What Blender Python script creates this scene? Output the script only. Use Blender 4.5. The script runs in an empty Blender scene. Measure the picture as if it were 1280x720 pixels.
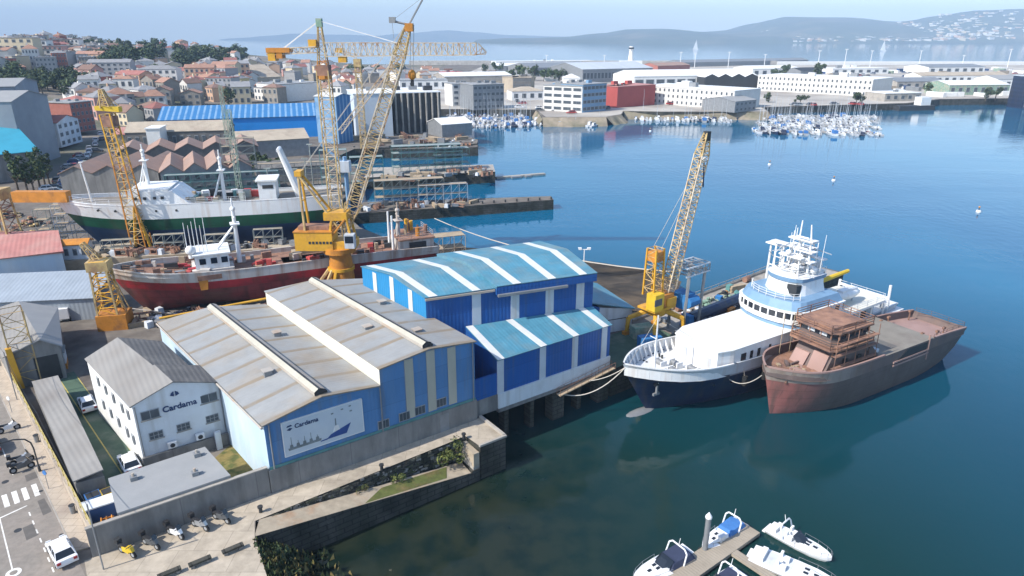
import bpy, math, random
from mathutils import Vector
rnd = random.Random(11)
S = bpy.context.scene
COL = S.collection
R = math.radians
# ---------------------------------------------------------------- camera
FPX, PIT, HC = 853.3, R(20.2), 44.0
cam = bpy.data.cameras.new('camera'); cam.sensor_width = 36; cam.lens = FPX/1280*36
cam.clip_start = 1; cam.clip_end = 60000
co = bpy.data.objects.new('camera', cam); COL.objects.link(co)
co.location = (0, 0, HC); co.rotation_euler = (R(90)-PIT, 0, 0); S.camera = co
# ---------------------------------------------------------------- light
SUN_AZ, SUN_EL = 29.5, 42.0          # direction the light travels (from +X), elevation
w = bpy.data.worlds.new('World'); S.world = w; w.use_nodes = True
nt = w.node_tree; nt.nodes.clear()
sky = nt.nodes.new('ShaderNodeTexSky'); sky.sky_type = 'NISHITA'; sky.sun_disc = False
sky.sun_elevation = R(SUN_EL); sky.sun_rotation = R(270-SUN_AZ)
sky.air_density = 1.0; sky.dust_density = 0.8; sky.ozone_density = 3.0; sky.altitude = 0
tc = nt.nodes.new('ShaderNodeTexCoord'); sx = nt.nodes.new('ShaderNodeSeparateXYZ'); cx = nt.nodes.new('ShaderNodeCombineXYZ')
mx = nt.nodes.new('ShaderNodeMath'); mx.operation = 'MAXIMUM'; mx.inputs[1].default_value = 0.015
bg = nt.nodes.new('ShaderNodeBackground'); bg.inputs[1].default_value = 0.168
wo = nt.nodes.new('ShaderNodeOutputWorld')
l = nt.links.new
l(tc.outputs['Generated'], sx.inputs[0]); l(sx.outputs[0], cx.inputs[0]); l(sx.outputs[1], cx.inputs[1])
l(sx.outputs[2], mx.inputs[0]); l(mx.outputs[0], cx.inputs[2]); l(cx.outputs[0], sky.inputs[0])
l(sky.outputs[0], bg.inputs[0]); l(bg.outputs[0], wo.inputs[0])
sd = bpy.data.lights.new('sun', 'SUN'); sd.energy = 4.35; sd.angle = R(0.6); sd.color = (1, .945, .86)
so = bpy.data.objects.new('sun', sd); COL.objects.link(so)
dv = Vector((math.cos(R(SUN_AZ))*math.cos(R(SUN_EL)), math.sin(R(SUN_AZ))*math.cos(R(SUN_EL)), -math.sin(R(SUN_EL))))
so.rotation_euler = dv.to_track_quat('-Z', 'Y').to_euler(); so.location = (-40, -20, 90)
S.view_settings.view_transform = 'Standard'; S.view_settings.look = 'None'
S.view_settings.exposure = 0.56; S.view_settings.gamma = 1.0
S.cycles.use_denoising = True; S.cycles.max_bounces = 6; S.cycles.diffuse_bounces = 2
S.cycles.glossy_bounces = 3; S.cycles.transmission_bounces = 2; S.cycles.volume_bounces = 0
S.cycles.caustics_reflective = False; S.cycles.caustics_refractive = False
HAZE_D = 0.00014
# ---------------------------------------------------------------- measuring helpers (survey of the site)
SP, CP = math.sin(PIT), math.cos(PIT)
def at(px, py, z=4.0):
    dx = (px-640)/FPX; dy = (py-360)/FPX; t = (HC-z)/(SP+dy*CP)
    return Vector((dx*t, (CP-dy*SP)*t, z))
def atY(px, py, y):
    dx = (px-640)/FPX; dy = (py-360)/FPX; t = y/(CP-dy*SP)
    return Vector((dx*t, y, HC-(SP+dy*CP)*t))
class Frame:
    def __init__(s, x, y, deg):
        a = R(deg); s.o = Vector((x, y, 0)); s.u = Vector((math.cos(a), math.sin(a), 0)); s.v = Vector((-math.sin(a), math.cos(a), 0)); s.deg = deg
    def w(s, u, v, z=0): return s.o+s.u*u+s.v*v+Vector((0, 0, z))
    def loc(s, p): d = Vector((p[0], p[1], 0))-s.o; return (d.dot(s.u), d.dot(s.v), p[2])
YF = Frame(-34.3, 44.8, 35.5)        # the yard: u along the quay wall, v inland
TF = Frame(-6.963, 73.635, 22.0)     # the tall blue hall
SF = Frame(-34.9, 45.5, 43.1)        # the street
# ---------------------------------------------------------------- materials
def mat(name, col, rough=.7, var=.18, scale=.6, metal=0., bump=0., col2=None, c2=(.5, .7), s2=.15, corr=None, seam=None, rnd_v=0., spec=.4, stretch=None, grad=None, cs=.35, brick=None, streak=None):
    m = bpy.data.materials.new(name); m.use_nodes = True; n = m.node_tree.nodes; k = m.node_tree.links.new
    b = n['Principled BSDF']; b.inputs['Roughness'].default_value = rough; b.inputs['Metallic'].default_value = metal
    b.inputs['Specular IOR Level'].default_value = spec
    t = n.new('ShaderNodeTexCoord'); src = t.outputs['Object']
    oi = n.new('ShaderNodeObjectInfo')
    ad = n.new('ShaderNodeVectorMath'); ad.operation = 'MULTIPLY_ADD'; ad.inputs[1].default_value = stretch or (1, 1, 1)
    sc = n.new('ShaderNodeVectorMath'); sc.operation = 'SCALE'; k(oi.outputs['Location'], sc.inputs[0]); sc.inputs['Scale'].default_value = .37
    k(src, ad.inputs[0]); k(sc.outputs[0], ad.inputs[2])
    no = n.new('ShaderNodeTexNoise'); no.inputs['Scale'].default_value = scale; no.inputs['Detail'].default_value = 6; no.inputs['Roughness'].default_value = .65
    k(ad.outputs[0], no.inputs['Vector'])
    mr = n.new('ShaderNodeMapRange'); mr.inputs[1].default_value = .25; mr.inputs[2].default_value = .75
    mr.inputs[3].default_value = 1-var; mr.inputs[4].default_value = 1+var; k(no.outputs[0], mr.inputs[0])
    base = n.new('ShaderNodeRGB'); base.outputs[0].default_value = (*col, 1); cur = base.outputs[0]
    if col2:
        n2 = n.new('ShaderNodeTexNoise'); n2.inputs['Scale'].default_value = s2; n2.inputs['Detail'].default_value = 5; n2.inputs['Roughness'].default_value = .6
        k(ad.outputs[0], n2.inputs['Vector'])
        m2 = n.new('ShaderNodeMapRange'); m2.inputs[1].default_value = c2[0]; m2.inputs[2].default_value = c2[1]; k(n2.outputs[0], m2.inputs[0])
        x = n.new('ShaderNodeMix'); x.data_type = 'RGBA'; k(m2.outputs[0], x.inputs[0]); k(cur, x.inputs[6]); x.inputs[7].default_value = (*col2, 1); cur = x.outputs[2]
    if seam:   # seam = (axis, period, width, colour): stripes that belong to the sheet metal
        sp = n.new('ShaderNodeSeparateXYZ'); k(src, sp.inputs[0])
        d = n.new('ShaderNodeMath'); d.operation = 'DIVIDE'; k(sp.outputs['XYZ'.index(seam[0])], d.inputs[0]); d.inputs[1].default_value = seam[1]
        n3 = n.new('ShaderNodeTexNoise'); n3.inputs['Scale'].default_value = .35; k(src, n3.inputs['Vector'])
        q = n.new('ShaderNodeMath'); q.operation = 'MULTIPLY_ADD'; k(n3.outputs[0], q.inputs[0]); q.inputs[1].default_value = .1; k(d.outputs[0], q.inputs[2])
        f = n.new('ShaderNodeMath'); f.operation = 'FRACT'; k(q.outputs[0], f.inputs[0])
        g = n.new('ShaderNodeMapRange'); g.inputs[1].default_value = seam[2]*.55; g.inputs[2].default_value = seam[2]; g.inputs[3].default_value = 1; g.inputs[4].default_value = 0
        k(f.outputs[0], g.inputs[0])
        g2 = n.new('ShaderNodeMath'); g2.operation = 'MULTIPLY'; k(g.outputs[0], g2.inputs[0])
        g3 = n.new('ShaderNodeMapRange'); g3.inputs[1].default_value = .2; g3.inputs[2].default_value = .5; k(no.outputs[0], g3.inputs[0]); k(g3.outputs[0], g2.inputs[1])
        x = n.new('ShaderNodeMix'); x.data_type = 'RGBA'; k(g2.outputs[0], x.inputs[0]); k(cur, x.inputs[6]); x.inputs[7].default_value = (*seam[3], 1); cur = x.outputs[2]
    if grad:   # a second coat of paint that ends at a ragged line along an axis
        sp = n.new('ShaderNodeSeparateXYZ'); k(src, sp.inputs[0]); n4 = n.new('ShaderNodeTexNoise'); n4.inputs['Scale'].default_value = .45; n4.inputs['Detail'].default_value = 5; k(src, n4.inputs['Vector'])
        q = n.new('ShaderNodeMath'); q.operation = 'MULTIPLY_ADD'; k(n4.outputs[0], q.inputs[0]); q.inputs[1].default_value = grad[4]; k(sp.outputs['XYZ'.index(grad[0])], q.inputs[2])
        g = n.new('ShaderNodeMapRange'); g.inputs[1].default_value = grad[1]+grad[4]*.5; g.inputs[2].default_value = grad[2]+grad[4]*.5; k(q.outputs[0], g.inputs[0])
        x = n.new('ShaderNodeMix'); x.data_type = 'RGBA'; k(g.outputs[0], x.inputs[0]); k(cur, x.inputs[6]); x.inputs[7].default_value = (*grad[3], 1); cur = x.outputs[2]
    if streak:   # weather streaks running down: (colour, amount, horizontal scale)
        mp = n.new('ShaderNodeMapping'); mp.inputs['Scale'].default_value = (streak[2], streak[2], streak[2]*.06); k(src, mp.inputs[0])
        n5 = n.new('ShaderNodeTexNoise'); n5.inputs['Scale'].default_value = 1; n5.inputs['Detail'].default_value = 4; k(mp.outputs[0], n5.inputs['Vector'])
        g = n.new('ShaderNodeMapRange'); g.inputs[1].default_value = .52; g.inputs[2].default_value = .72; g.inputs[4].default_value = streak[1]; k(n5.outputs[0], g.inputs[0])
        x = n.new('ShaderNodeMix'); x.data_type = 'RGBA'; k(g.outputs[0], x.inputs[0]); k(cur, x.inputs[6]); x.inputs[7].default_value = (*streak[0], 1); cur = x.outputs[2]
    bf = None
    if brick:   # plate seams or slab joints: (plane, width, height, joint, darkening)
        sp = n.new('ShaderNodeSeparateXYZ'); k(src, sp.inputs[0]); cb_ = n.new('ShaderNodeCombineXYZ'); k(sp.outputs['xyz'.index(brick[0][0])], cb_.inputs[0]); k(sp.outputs['xyz'.index(brick[0][1])], cb_.inputs[1])
        br_ = n.new('ShaderNodeTexBrick'); br_.inputs['Scale'].default_value = 1; br_.inputs['Brick Width'].default_value = brick[1]; br_.inputs['Row Height'].default_value = brick[2]; br_.inputs['Mortar Size'].default_value = brick[3]; br_.inputs['Mortar Smooth'].default_value = .3; br_.inputs['Bias'].default_value = 0
        br_.inputs['Color1'].default_value = (1, 1, 1, 1); br_.inputs['Color2'].default_value = (.9, .9, .9, 1); br_.inputs['Mortar'].default_value = (1-brick[4],)*3+(1,); k(cb_.outputs[0], br_.inputs['Vector']); bf = br_.outputs['Fac']
        x = n.new('ShaderNodeMix'); x.data_type = 'RGBA'; x.blend_type = 'MULTIPLY'; x.inputs[0].default_value = 1; k(cur, x.inputs[6]); k(br_.outputs['Color'], x.inputs[7]); cur = x.outputs[2]
    hs = n.new('ShaderNodeHueSaturation'); k(cur, hs.inputs['Color'])
    if rnd_v:
        mv = n.new('ShaderNodeMapRange'); mv.inputs[3].default_value = 1-rnd_v; mv.inputs[4].default_value = 1+rnd_v; k(oi.outputs['Random'], mv.inputs[0])
        mm = n.new('ShaderNodeMath'); mm.operation = 'MULTIPLY'; k(mv.outputs[0], mm.inputs[0]); k(mr.outputs[0], mm.inputs[1]); k(mm.outputs[0], hs.inputs['Value'])
    else: k(mr.outputs[0], hs.inputs['Value'])
    k(hs.outputs[0], b.inputs['Base Color'])
    h = None
    if corr:   # corrugation: (axis, period)
        wv = n.new('ShaderNodeTexWave'); wv.wave_type = 'BANDS'; wv.bands_direction = corr[0]; wv.inputs['Scale'].default_value = 1/corr[1]*.314
        k(src, wv.inputs['Vector']); h = wv.outputs['Fac']; st = cs; di = .05
    elif bump: h = no.outputs[0]; st = bump; di = .3
    if h:
        bp = n.new('ShaderNodeBump'); bp.inputs['Strength'].default_value = st; bp.inputs['Distance'].default_value = di
        k(h, bp.inputs['Height']); k(bp.outputs[0], b.inputs['Normal'])
    return m
RUST = (.19, .085, .04)
M = dict(
 conc=mat('concrete', (.36, .33, .29), .9, .2, .8, bump=.15, col2=(.20, .19, .17), c2=(.5, .75), s2=.25),
 wallc=mat('wall_concrete', (.23, .222, .21), .9, .22, .9, bump=.2, streak=((.13, .125, .115), .6, .9), brick=('xz', 5.2, 40, .04, .3), col2=(.15, .145, .14), c2=(.45, .7), s2=.4, stretch=(1, 1, .35)),
 prom=mat('promenade_paving', (.45, .385, .30), .9, .18, 1.3, bump=.1, col2=(.30, .255, .195), c2=(.48, .75), s2=.3, brick=('xy', 2.4, 2.4, .035, .3)),
 asph=mat('asphalt', (.225, .20, .172), .9, .2, 1.6, bump=.1, streak=None, col2=(.27, .23, .195), c2=(.45, .65), s2=.16),
 walk=mat('pavement_slabs', (.45, .38, .30), .9, .15, 1.2, bump=.1, brick=('xy', .9, .9, .03, .3), col2=(.30, .245, .20), c2=(.5, .7), s2=.3),
 yard=mat('yard_concrete', (.165, .145, .122), .92, .3, .35, bump=.15, col2=(.09, .075, .065), c2=(.45, .65), s2=.12),
 green=mat('green_floor_paint', (.075, .125, .085), .8, .25, .5, col2=(.16, .17, .13), c2=(.5, .75), s2=.25),
 stone=mat('dark_sea_wall', (.085, .08, .068), .95, .45, 1.6, bump=.8, brick=('xz', 1.3, .55, .06, .5), streak=((.035, .04, .025), .8, .8), col2=(.03, .032, .024), c2=(.4, .65), s2=.4),
 algae=mat('ramp_concrete', (.37, .31, .23), .9, .25, 1.0, bump=.2, col2=(.36, .21, .12), c2=(.55, .75), s2=.4),
 moss=mat('green_algae', (.10, .115, .03), .95, .4, 1.2, bump=.3, col2=(.17, .12, .05), c2=(.5, .7), s2=.4),
 mud=mat('slip_mud', (.20, .15, .10), .85, .3, .3, bump=.15, col2=(.10, .085, .07), c2=(.42, .6), s2=.1),
 rock=mat('shore_rock', (.13, .12, .09), .95, .4, 1.5, bump=.8, col2=(.05, .06, .025), c2=(.42, .6), s2=.7),
 shedroof=mat('galvanised_roof', (.285, .29, .285), .6, .12, .5, corr=('Y', .5), cs=.2, seam=('Y', 3.9, .2, (.24, .195, .14)), col2=(.285, .25, .205), c2=(.48, .68), s2=.13),
 shedblue=mat('faded_blue_cladding', (.085, .215, .43), .55, .14, .5, corr=('X', .4), cs=.3, streak=((.17, .20, .24), .6, 1.6), brick=('xz', 60, 2.6, .03, .25), col2=(.11, .235, .42), c2=(.45, .7), s2=.3, stretch=(1, 1, .3)),
 shedside=mat('pale_blue_lit_cladding', (.44, .56, .66), .55, .10, .4, corr=('Y', .4), col2=(.55, .62, .66), c2=(.45, .7), s2=.3, stretch=(1, 1, .3)),  # paler blue carries the sunlight on the big shed's side wall
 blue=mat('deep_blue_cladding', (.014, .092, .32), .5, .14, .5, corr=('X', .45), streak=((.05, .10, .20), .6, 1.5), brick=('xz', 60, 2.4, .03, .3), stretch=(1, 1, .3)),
 blueside=mat('sunlit_blue_cladding', (.02, .21, .44), .5, .08, .5, corr=('Y', .45)),  # lit copy of the deep blue, sunlight put into the colour
 blueroof=mat('blue_roof_sheet', (.075, .235, .325), .55, .18, .5, brick=('xy', 60, 3.2, .03, .22), streak=None, corr=('X', .45), cs=.18, col2=(.15, .235, .265), c2=(.44, .64), s2=.18),
 skylight=mat('white_roof_sheet', (.58, .59, .58), .6, .10, .8, col2=(.55, .52, .46), c2=(.55, .8), s2=.5),
 strip=mat('beige_sheet', (.42, .40, .33), .6, .12, .6, stretch=(1, 1, .3)),
 cream=mat('cream_translucent_sheet', (.66, .64, .56), .6, .10, .7, col2=(.62, .55, .42), c2=(.55, .8), s2=.5),
 vent=mat('vent_sheet', (.40, .365, .32), .6, .15, .8, col2=(.34, .25, .18), c2=(.5, .7), s2=.4),
 white=mat('white_paint', (.74, .74, .72), .5, .08, .6, col2=(.58, .56, .52), c2=(.58, .8), s2=.35),
 whitew=mat('white_render', (.60, .63, .66), .8, .08, .5, col2=(.50, .51, .51), c2=(.5, .8), s2=.3, streak=((.38, .37, .34), .45, 1.2)),
 shipwhite=mat('ship_white', (.75, .76, .76), .45, .08, .5, col2=(.60, .56, .48), c2=(.62, .82), s2=.5, streak=((.45, .30, .18), .35, 1.3)),
 shipgrey=mat('ship_pale_grey', (.50, .54, .58), .5, .10, .5, streak=((.36, .27, .19), .45, 1.2), brick=('xz', 5, 30, .03, .12)),
 navy=mat('navy_hull_paint', (.012, .026, .075), .38, .2, .4, col2=(.025, .038, .07), c2=(.4, .7), s2=.3, streak=((.07, .06, .055), .6, .9), brick=('xz', 5.5, 1.3, .03, .3)),
 blockgrey=mat('block_render', (.235, .265, .30), .9, .12, .15, col2=(.29, .32, .35), c2=(.45, .7), s2=.05),
 slatey=mat('blue_grey_sheet', (.29, .33, .37), .6, .12, .4, corr=('X', .6)),
 redbow=mat('hull_primer_coats', (.33, .125, .11), .75, .16, .5, grad=('X', 2.5, 8, (.125, .098, .09), 5), streak=((.10, .075, .065), .7, .8), brick=('xz', 4.2, 1.25, .035, .3)),
 paleband=mat('pale_strake', (.33, .275, .24), .75, .14, .6, grad=('X', 7, 13, (.16, .12, .11), 5), streak=((.20, .13, .09), .6, 1.0), brick=('xz', 4.2, 30, .035, .25)),
 shipblue=mat('pale_blue_deck', (.17, .29, .43), .5, .12, .5),
 brown=mat('primer_brown', (.15, .11, .10), .75, .16, .5, col2=(.115, .09, .085), c2=(.42, .62), s2=.18),
 brownl=mat('primer_pink_brown', (.36, .235, .205), .75, .16, .6, col2=(.27, .17, .14), c2=(.45, .7), s2=.3),
 browng=mat('grey_brown_band', (.34, .29, .25), .75, .14, .6, col2=(.28, .21, .18), c2=(.45, .7), s2=.3),
 redprim=mat('red_primer', (.36, .115, .10), .75, .18, .5, col2=(.20, .10, .09), c2=(.45, .65), s2=.3),
 deckrust=mat('rusty_deck', (.30, .165, .11), .85, .3, .9, bump=.2, col2=(.17, .10, .08), c2=(.45, .65), s2=.5),
 deckgrey=mat('grey_green_deck', (.22, .20, .17), .85, .16, .5, col2=(.17, .14, .12), c2=(.45, .7), s2=.2),
 redhull=mat('red_hull_paint', (.40, .028, .036), .55, .22, .5, streak=((.14, .05, .035), .7, .7), brick=('xz', 5, 1.3, .04, .25), col2=(.19, .03, .03), c2=(.45, .65), s2=.3),
 redlow=mat('weathered_red_antifouling', (.25, .05, .048), .75, .35, .5, streak=((.07, .035, .03), .7, .6), brick=('xz', 5, 1.3, .04, .3), col2=(.13, .055, .045), c2=(.45, .6), s2=.25, stretch=(.35, 1, 1)),
 dirtywhite=mat('dirty_ship_white', (.54, .51, .47), .6, .14, .7, streak=((.28, .13, .06), .75, .8), brick=('xz', 5, 30, .04, .25), col2=(.40, .30, .22), c2=(.55, .72), s2=.35, stretch=(1, 1, .4)),
 ggreen=mat('green_hull_paint', (.006, .075, .04), .5, .3, .4, streak=((.03, .05, .035), .7, .7), brick=('xz', 5, 1.4, .04, .3)),
 gblue=mat('blue_hull_paint', (.008, .028, .075), .5, .35, .4, streak=((.03, .035, .045), .7, .6), brick=('xz', 5, 1.4, .04, .3)),
 yellow=mat('crane_yellow', (.62, .33, .03), .5, .14, .8, col2=(.42, .22, .05), c2=(.52, .72), s2=.6),
 orange=mat('crane_orange', (.52, .21, .03), .55, .2, .8, col2=(.30, .13, .04), c2=(.5, .7), s2=.6),
 lat=mat('weathered_lattice', (.50, .36, .16), .7, .25, .8, col2=(.30, .19, .10), c2=(.48, .66), s2=.5),
 latpale=mat('pale_lattice', (.55, .47, .36), .7, .2, .8, col2=(.40, .24, .13), c2=(.5, .66), s2=.5),
 steel=mat('grey_steel', (.25, .26, .27), .55, .2, .8, metal=.3),
 dark=mat('dark_steel', (.035, .037, .04), .6, .3, .8),
 rope=mat('mooring_rope', (.50, .46, .40), .9, .1, 2),
 teal=mat('teal_steel', (.10, .24, .23), .7, .3, .8),
 scaf=mat('scaffold_tube', (.30, .33, .31), .6, .25, .8, metal=.2),
 plank=mat('scaffold_plank', (.36, .28, .19), .9, .25, .8),
 glass=mat('dark_glass', (.02, .026, .035), .12, .2, 1, spec=.6),
 tyre=mat('rubber', (.02, .02, .02), .85, .2, 2),
 rubber=mat('black_plastic', (.03, .03, .032), .5, .2, 2),
 carwhite=mat('car_white', (.78, .78, .78), .25, .04, 1, spec=.5),
 cargrey=mat('car_grey', (.10, .105, .11), .3, .06, 1, spec=.5),
 carblue=mat('car_blue', (.03, .07, .18), .3, .06, 1, spec=.5),
 carred=mat('car_red', (.33, .03, .025), .3, .06, 1, spec=.5),
 carsilver=mat('car_silver', (.42, .43, .44), .3, .06, 1, metal=.4),
 paint=mat('road_paint', (.72, .70, .65), .8, .22, 2.5, col2=(.40, .37, .33), c2=(.55, .75), s2=1.4),
 yellowline=mat('yellow_line', (.50, .40, .12), .8, .2, 1.5),
 tan=mat('tan_roof_sheet', (.42, .355, .27), .75, .14, .4, corr=('X', .6), col2=(.32, .26, .2), c2=(.48, .7), s2=.15),
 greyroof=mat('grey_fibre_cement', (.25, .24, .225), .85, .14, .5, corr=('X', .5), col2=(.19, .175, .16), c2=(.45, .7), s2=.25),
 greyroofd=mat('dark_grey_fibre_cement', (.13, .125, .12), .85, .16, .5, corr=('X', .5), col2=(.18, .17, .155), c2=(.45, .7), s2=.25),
 flatroof=mat('grey_membrane', (.28, .285, .285), .8, .07, .4, col2=(.30, .30, .295), c2=(.45, .7), s2=.2),
 redroof=mat('pink_red_roof_sheet', (.44, .19, .165), .75, .12, .5, corr=('X', .7), col2=(.46, .26, .22), c2=(.45, .7), s2=.2),
 brownroof=mat('brown_tile_roof', (.30, .205, .165), .9, .16, .6, col2=(.36, .22, .16), c2=(.48, .68), s2=.12),
 tealshed=mat('turquoise_roof', (.04, .30, .42), .6, .12, .3, corr=('X', .6)),
 bshed=mat('bright_blue_wall', (.012, .25, .68), .6, .06, .3),
 bshedr=mat('striped_blue_roof', (.035, .17, .38), .6, .06, .3, seam=('X', 2.3, .42, (.20, .34, .50))),
 brick=mat('red_clad_block', (.38, .075, .065), .7, .10, .3),
 leaf=mat('leaf_dark', (.035, .062, .026), .8, .35, .4, rnd_v=.25), leaf2=mat('leaf_light', (.075, .10, .035), .8, .35, .4, rnd_v=.25),
 bark=mat('bark', (.10, .075, .055), .95, .3, 1.5),
 rockpale=mat('breakwater_rock', (.42, .40, .37), .95, .3, .2, bump=.4),
 land=mat('town_ground', (.20, .17, .14), .95, .3, .05, col2=(.10, .105, .065), c2=(.42, .6), s2=.02),
 port=mat('port_paving', (.44, .41, .36), .95, .2, .06, col2=(.30, .27, .24), c2=(.42, .62), s2=.02),
 hill=mat('hill_woods', (.045, .065, .040), .95, .4, .006, col2=(.12, .11, .075), c2=(.50, .68), s2=.0025),
 bank=mat('earth_bank', (.27, .225, .165), .95, .3, .15, col2=(.15, .14, .09), c2=(.45, .6), s2=.06),
 patch=mat('dark_asphalt_patch', (.12, .11, .10), .9, .2, 1.5), patch2=mat('pale_asphalt_patch', (.27, .235, .20), .9, .2, 1.5),
 farhull=mat('weathered_gelcoat', (.52, .53, .54), .5, .1, 1, rnd_v=.4),
 sand=mat('pale_sand', (.50, .42, .32), .95, .1, .02),
 boat=mat('boat_gelcoat', (.80, .80, .79), .3, .05, 1),
 canvasn=mat('navy_canvas', (.035, .045, .085), .8, .2, 1.5), canvasb=mat('blue_canvas', (.05, .17, .42), .8, .15, 1.5),
 wood=mat('pontoon_planks', (.34, .29, .225), .85, .18, .8, corr=('X', .3), col2=(.26, .22, .17), c2=(.5, .7), s2=.4),
 navyink=mat('navy_ink', (.02, .045, .12), .6, .05, 1), ship_ink=mat('ship_ink', (.03, .075, .25), .6, .1, 1), grey_ink=mat('grey_ink', (.20, .23, .24), .6, .3, 1.2),
 poster=mat('poster_pale', (.50, .56, .62), .6, .06, .3, col2=(.58, .62, .64), c2=(.4, .7), s2=.25),
 net=mat('net_green', (.22, .34, .26), .95, .3, 1.2, col2=(.36, .34, .26), c2=(.45, .65), s2=.6),
 tarp=mat('blue_tarp', (.03, .16, .38), .7, .2, 1), weed=mat('dry_weeds', (.22, .17, .06), .95, .4, 1.0, col2=(.09, .10, .03), c2=(.45, .6), s2=.8),
 yel2=mat('signal_yellow', (.62, .42, .03), .6, .1, 1), redtar=mat('red_tarp', (.45, .07, .06), .7, .15, 1),
 wins=mat('window_dark', (.07, .085, .10), .3, .3, .8, spec=.5), alu=mat('window_frame', (.30, .31, .32), .5, .1, 1),
)
WALLS = {'white': mat('render_white', (.66, .64, .60), .9, .1, .3, rnd_v=.08), 'cream': mat('render_cream', (.58, .49, .34), .9, .1, .3, rnd_v=.1),
 'peach': mat('render_peach', (.56, .37, .25), .9, .1, .3, rnd_v=.1), 'grey': mat('render_grey', (.34, .34, .34), .9, .12, .3, rnd_v=.12),
 'pink': mat('render_pink', (.52, .30, .26), .9, .1, .3, rnd_v=.08), 'yellow': mat('render_yellow', (.52, .43, .22), .9, .1, .3), 'stone': mat('granite', (.30, .27, .23), .9, .2, .5, rnd_v=.1),
 'brick': mat('brick_red', (.34, .13, .10), .9, .15, .5)}
ROOFS = {'terracotta': mat('tile_terracotta', (.31, .175, .125), .9, .2, .4, rnd_v=.2), 'red': mat('tile_red', (.29, .12, .10), .9, .2, .4, rnd_v=.2),
 'brown': mat('tile_brown', (.21, .13, .10), .9, .2, .4, rnd_v=.2), 'grey': mat('roof_grey', (.25, .25, .255), .85, .15, .4, rnd_v=.15)}
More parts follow.
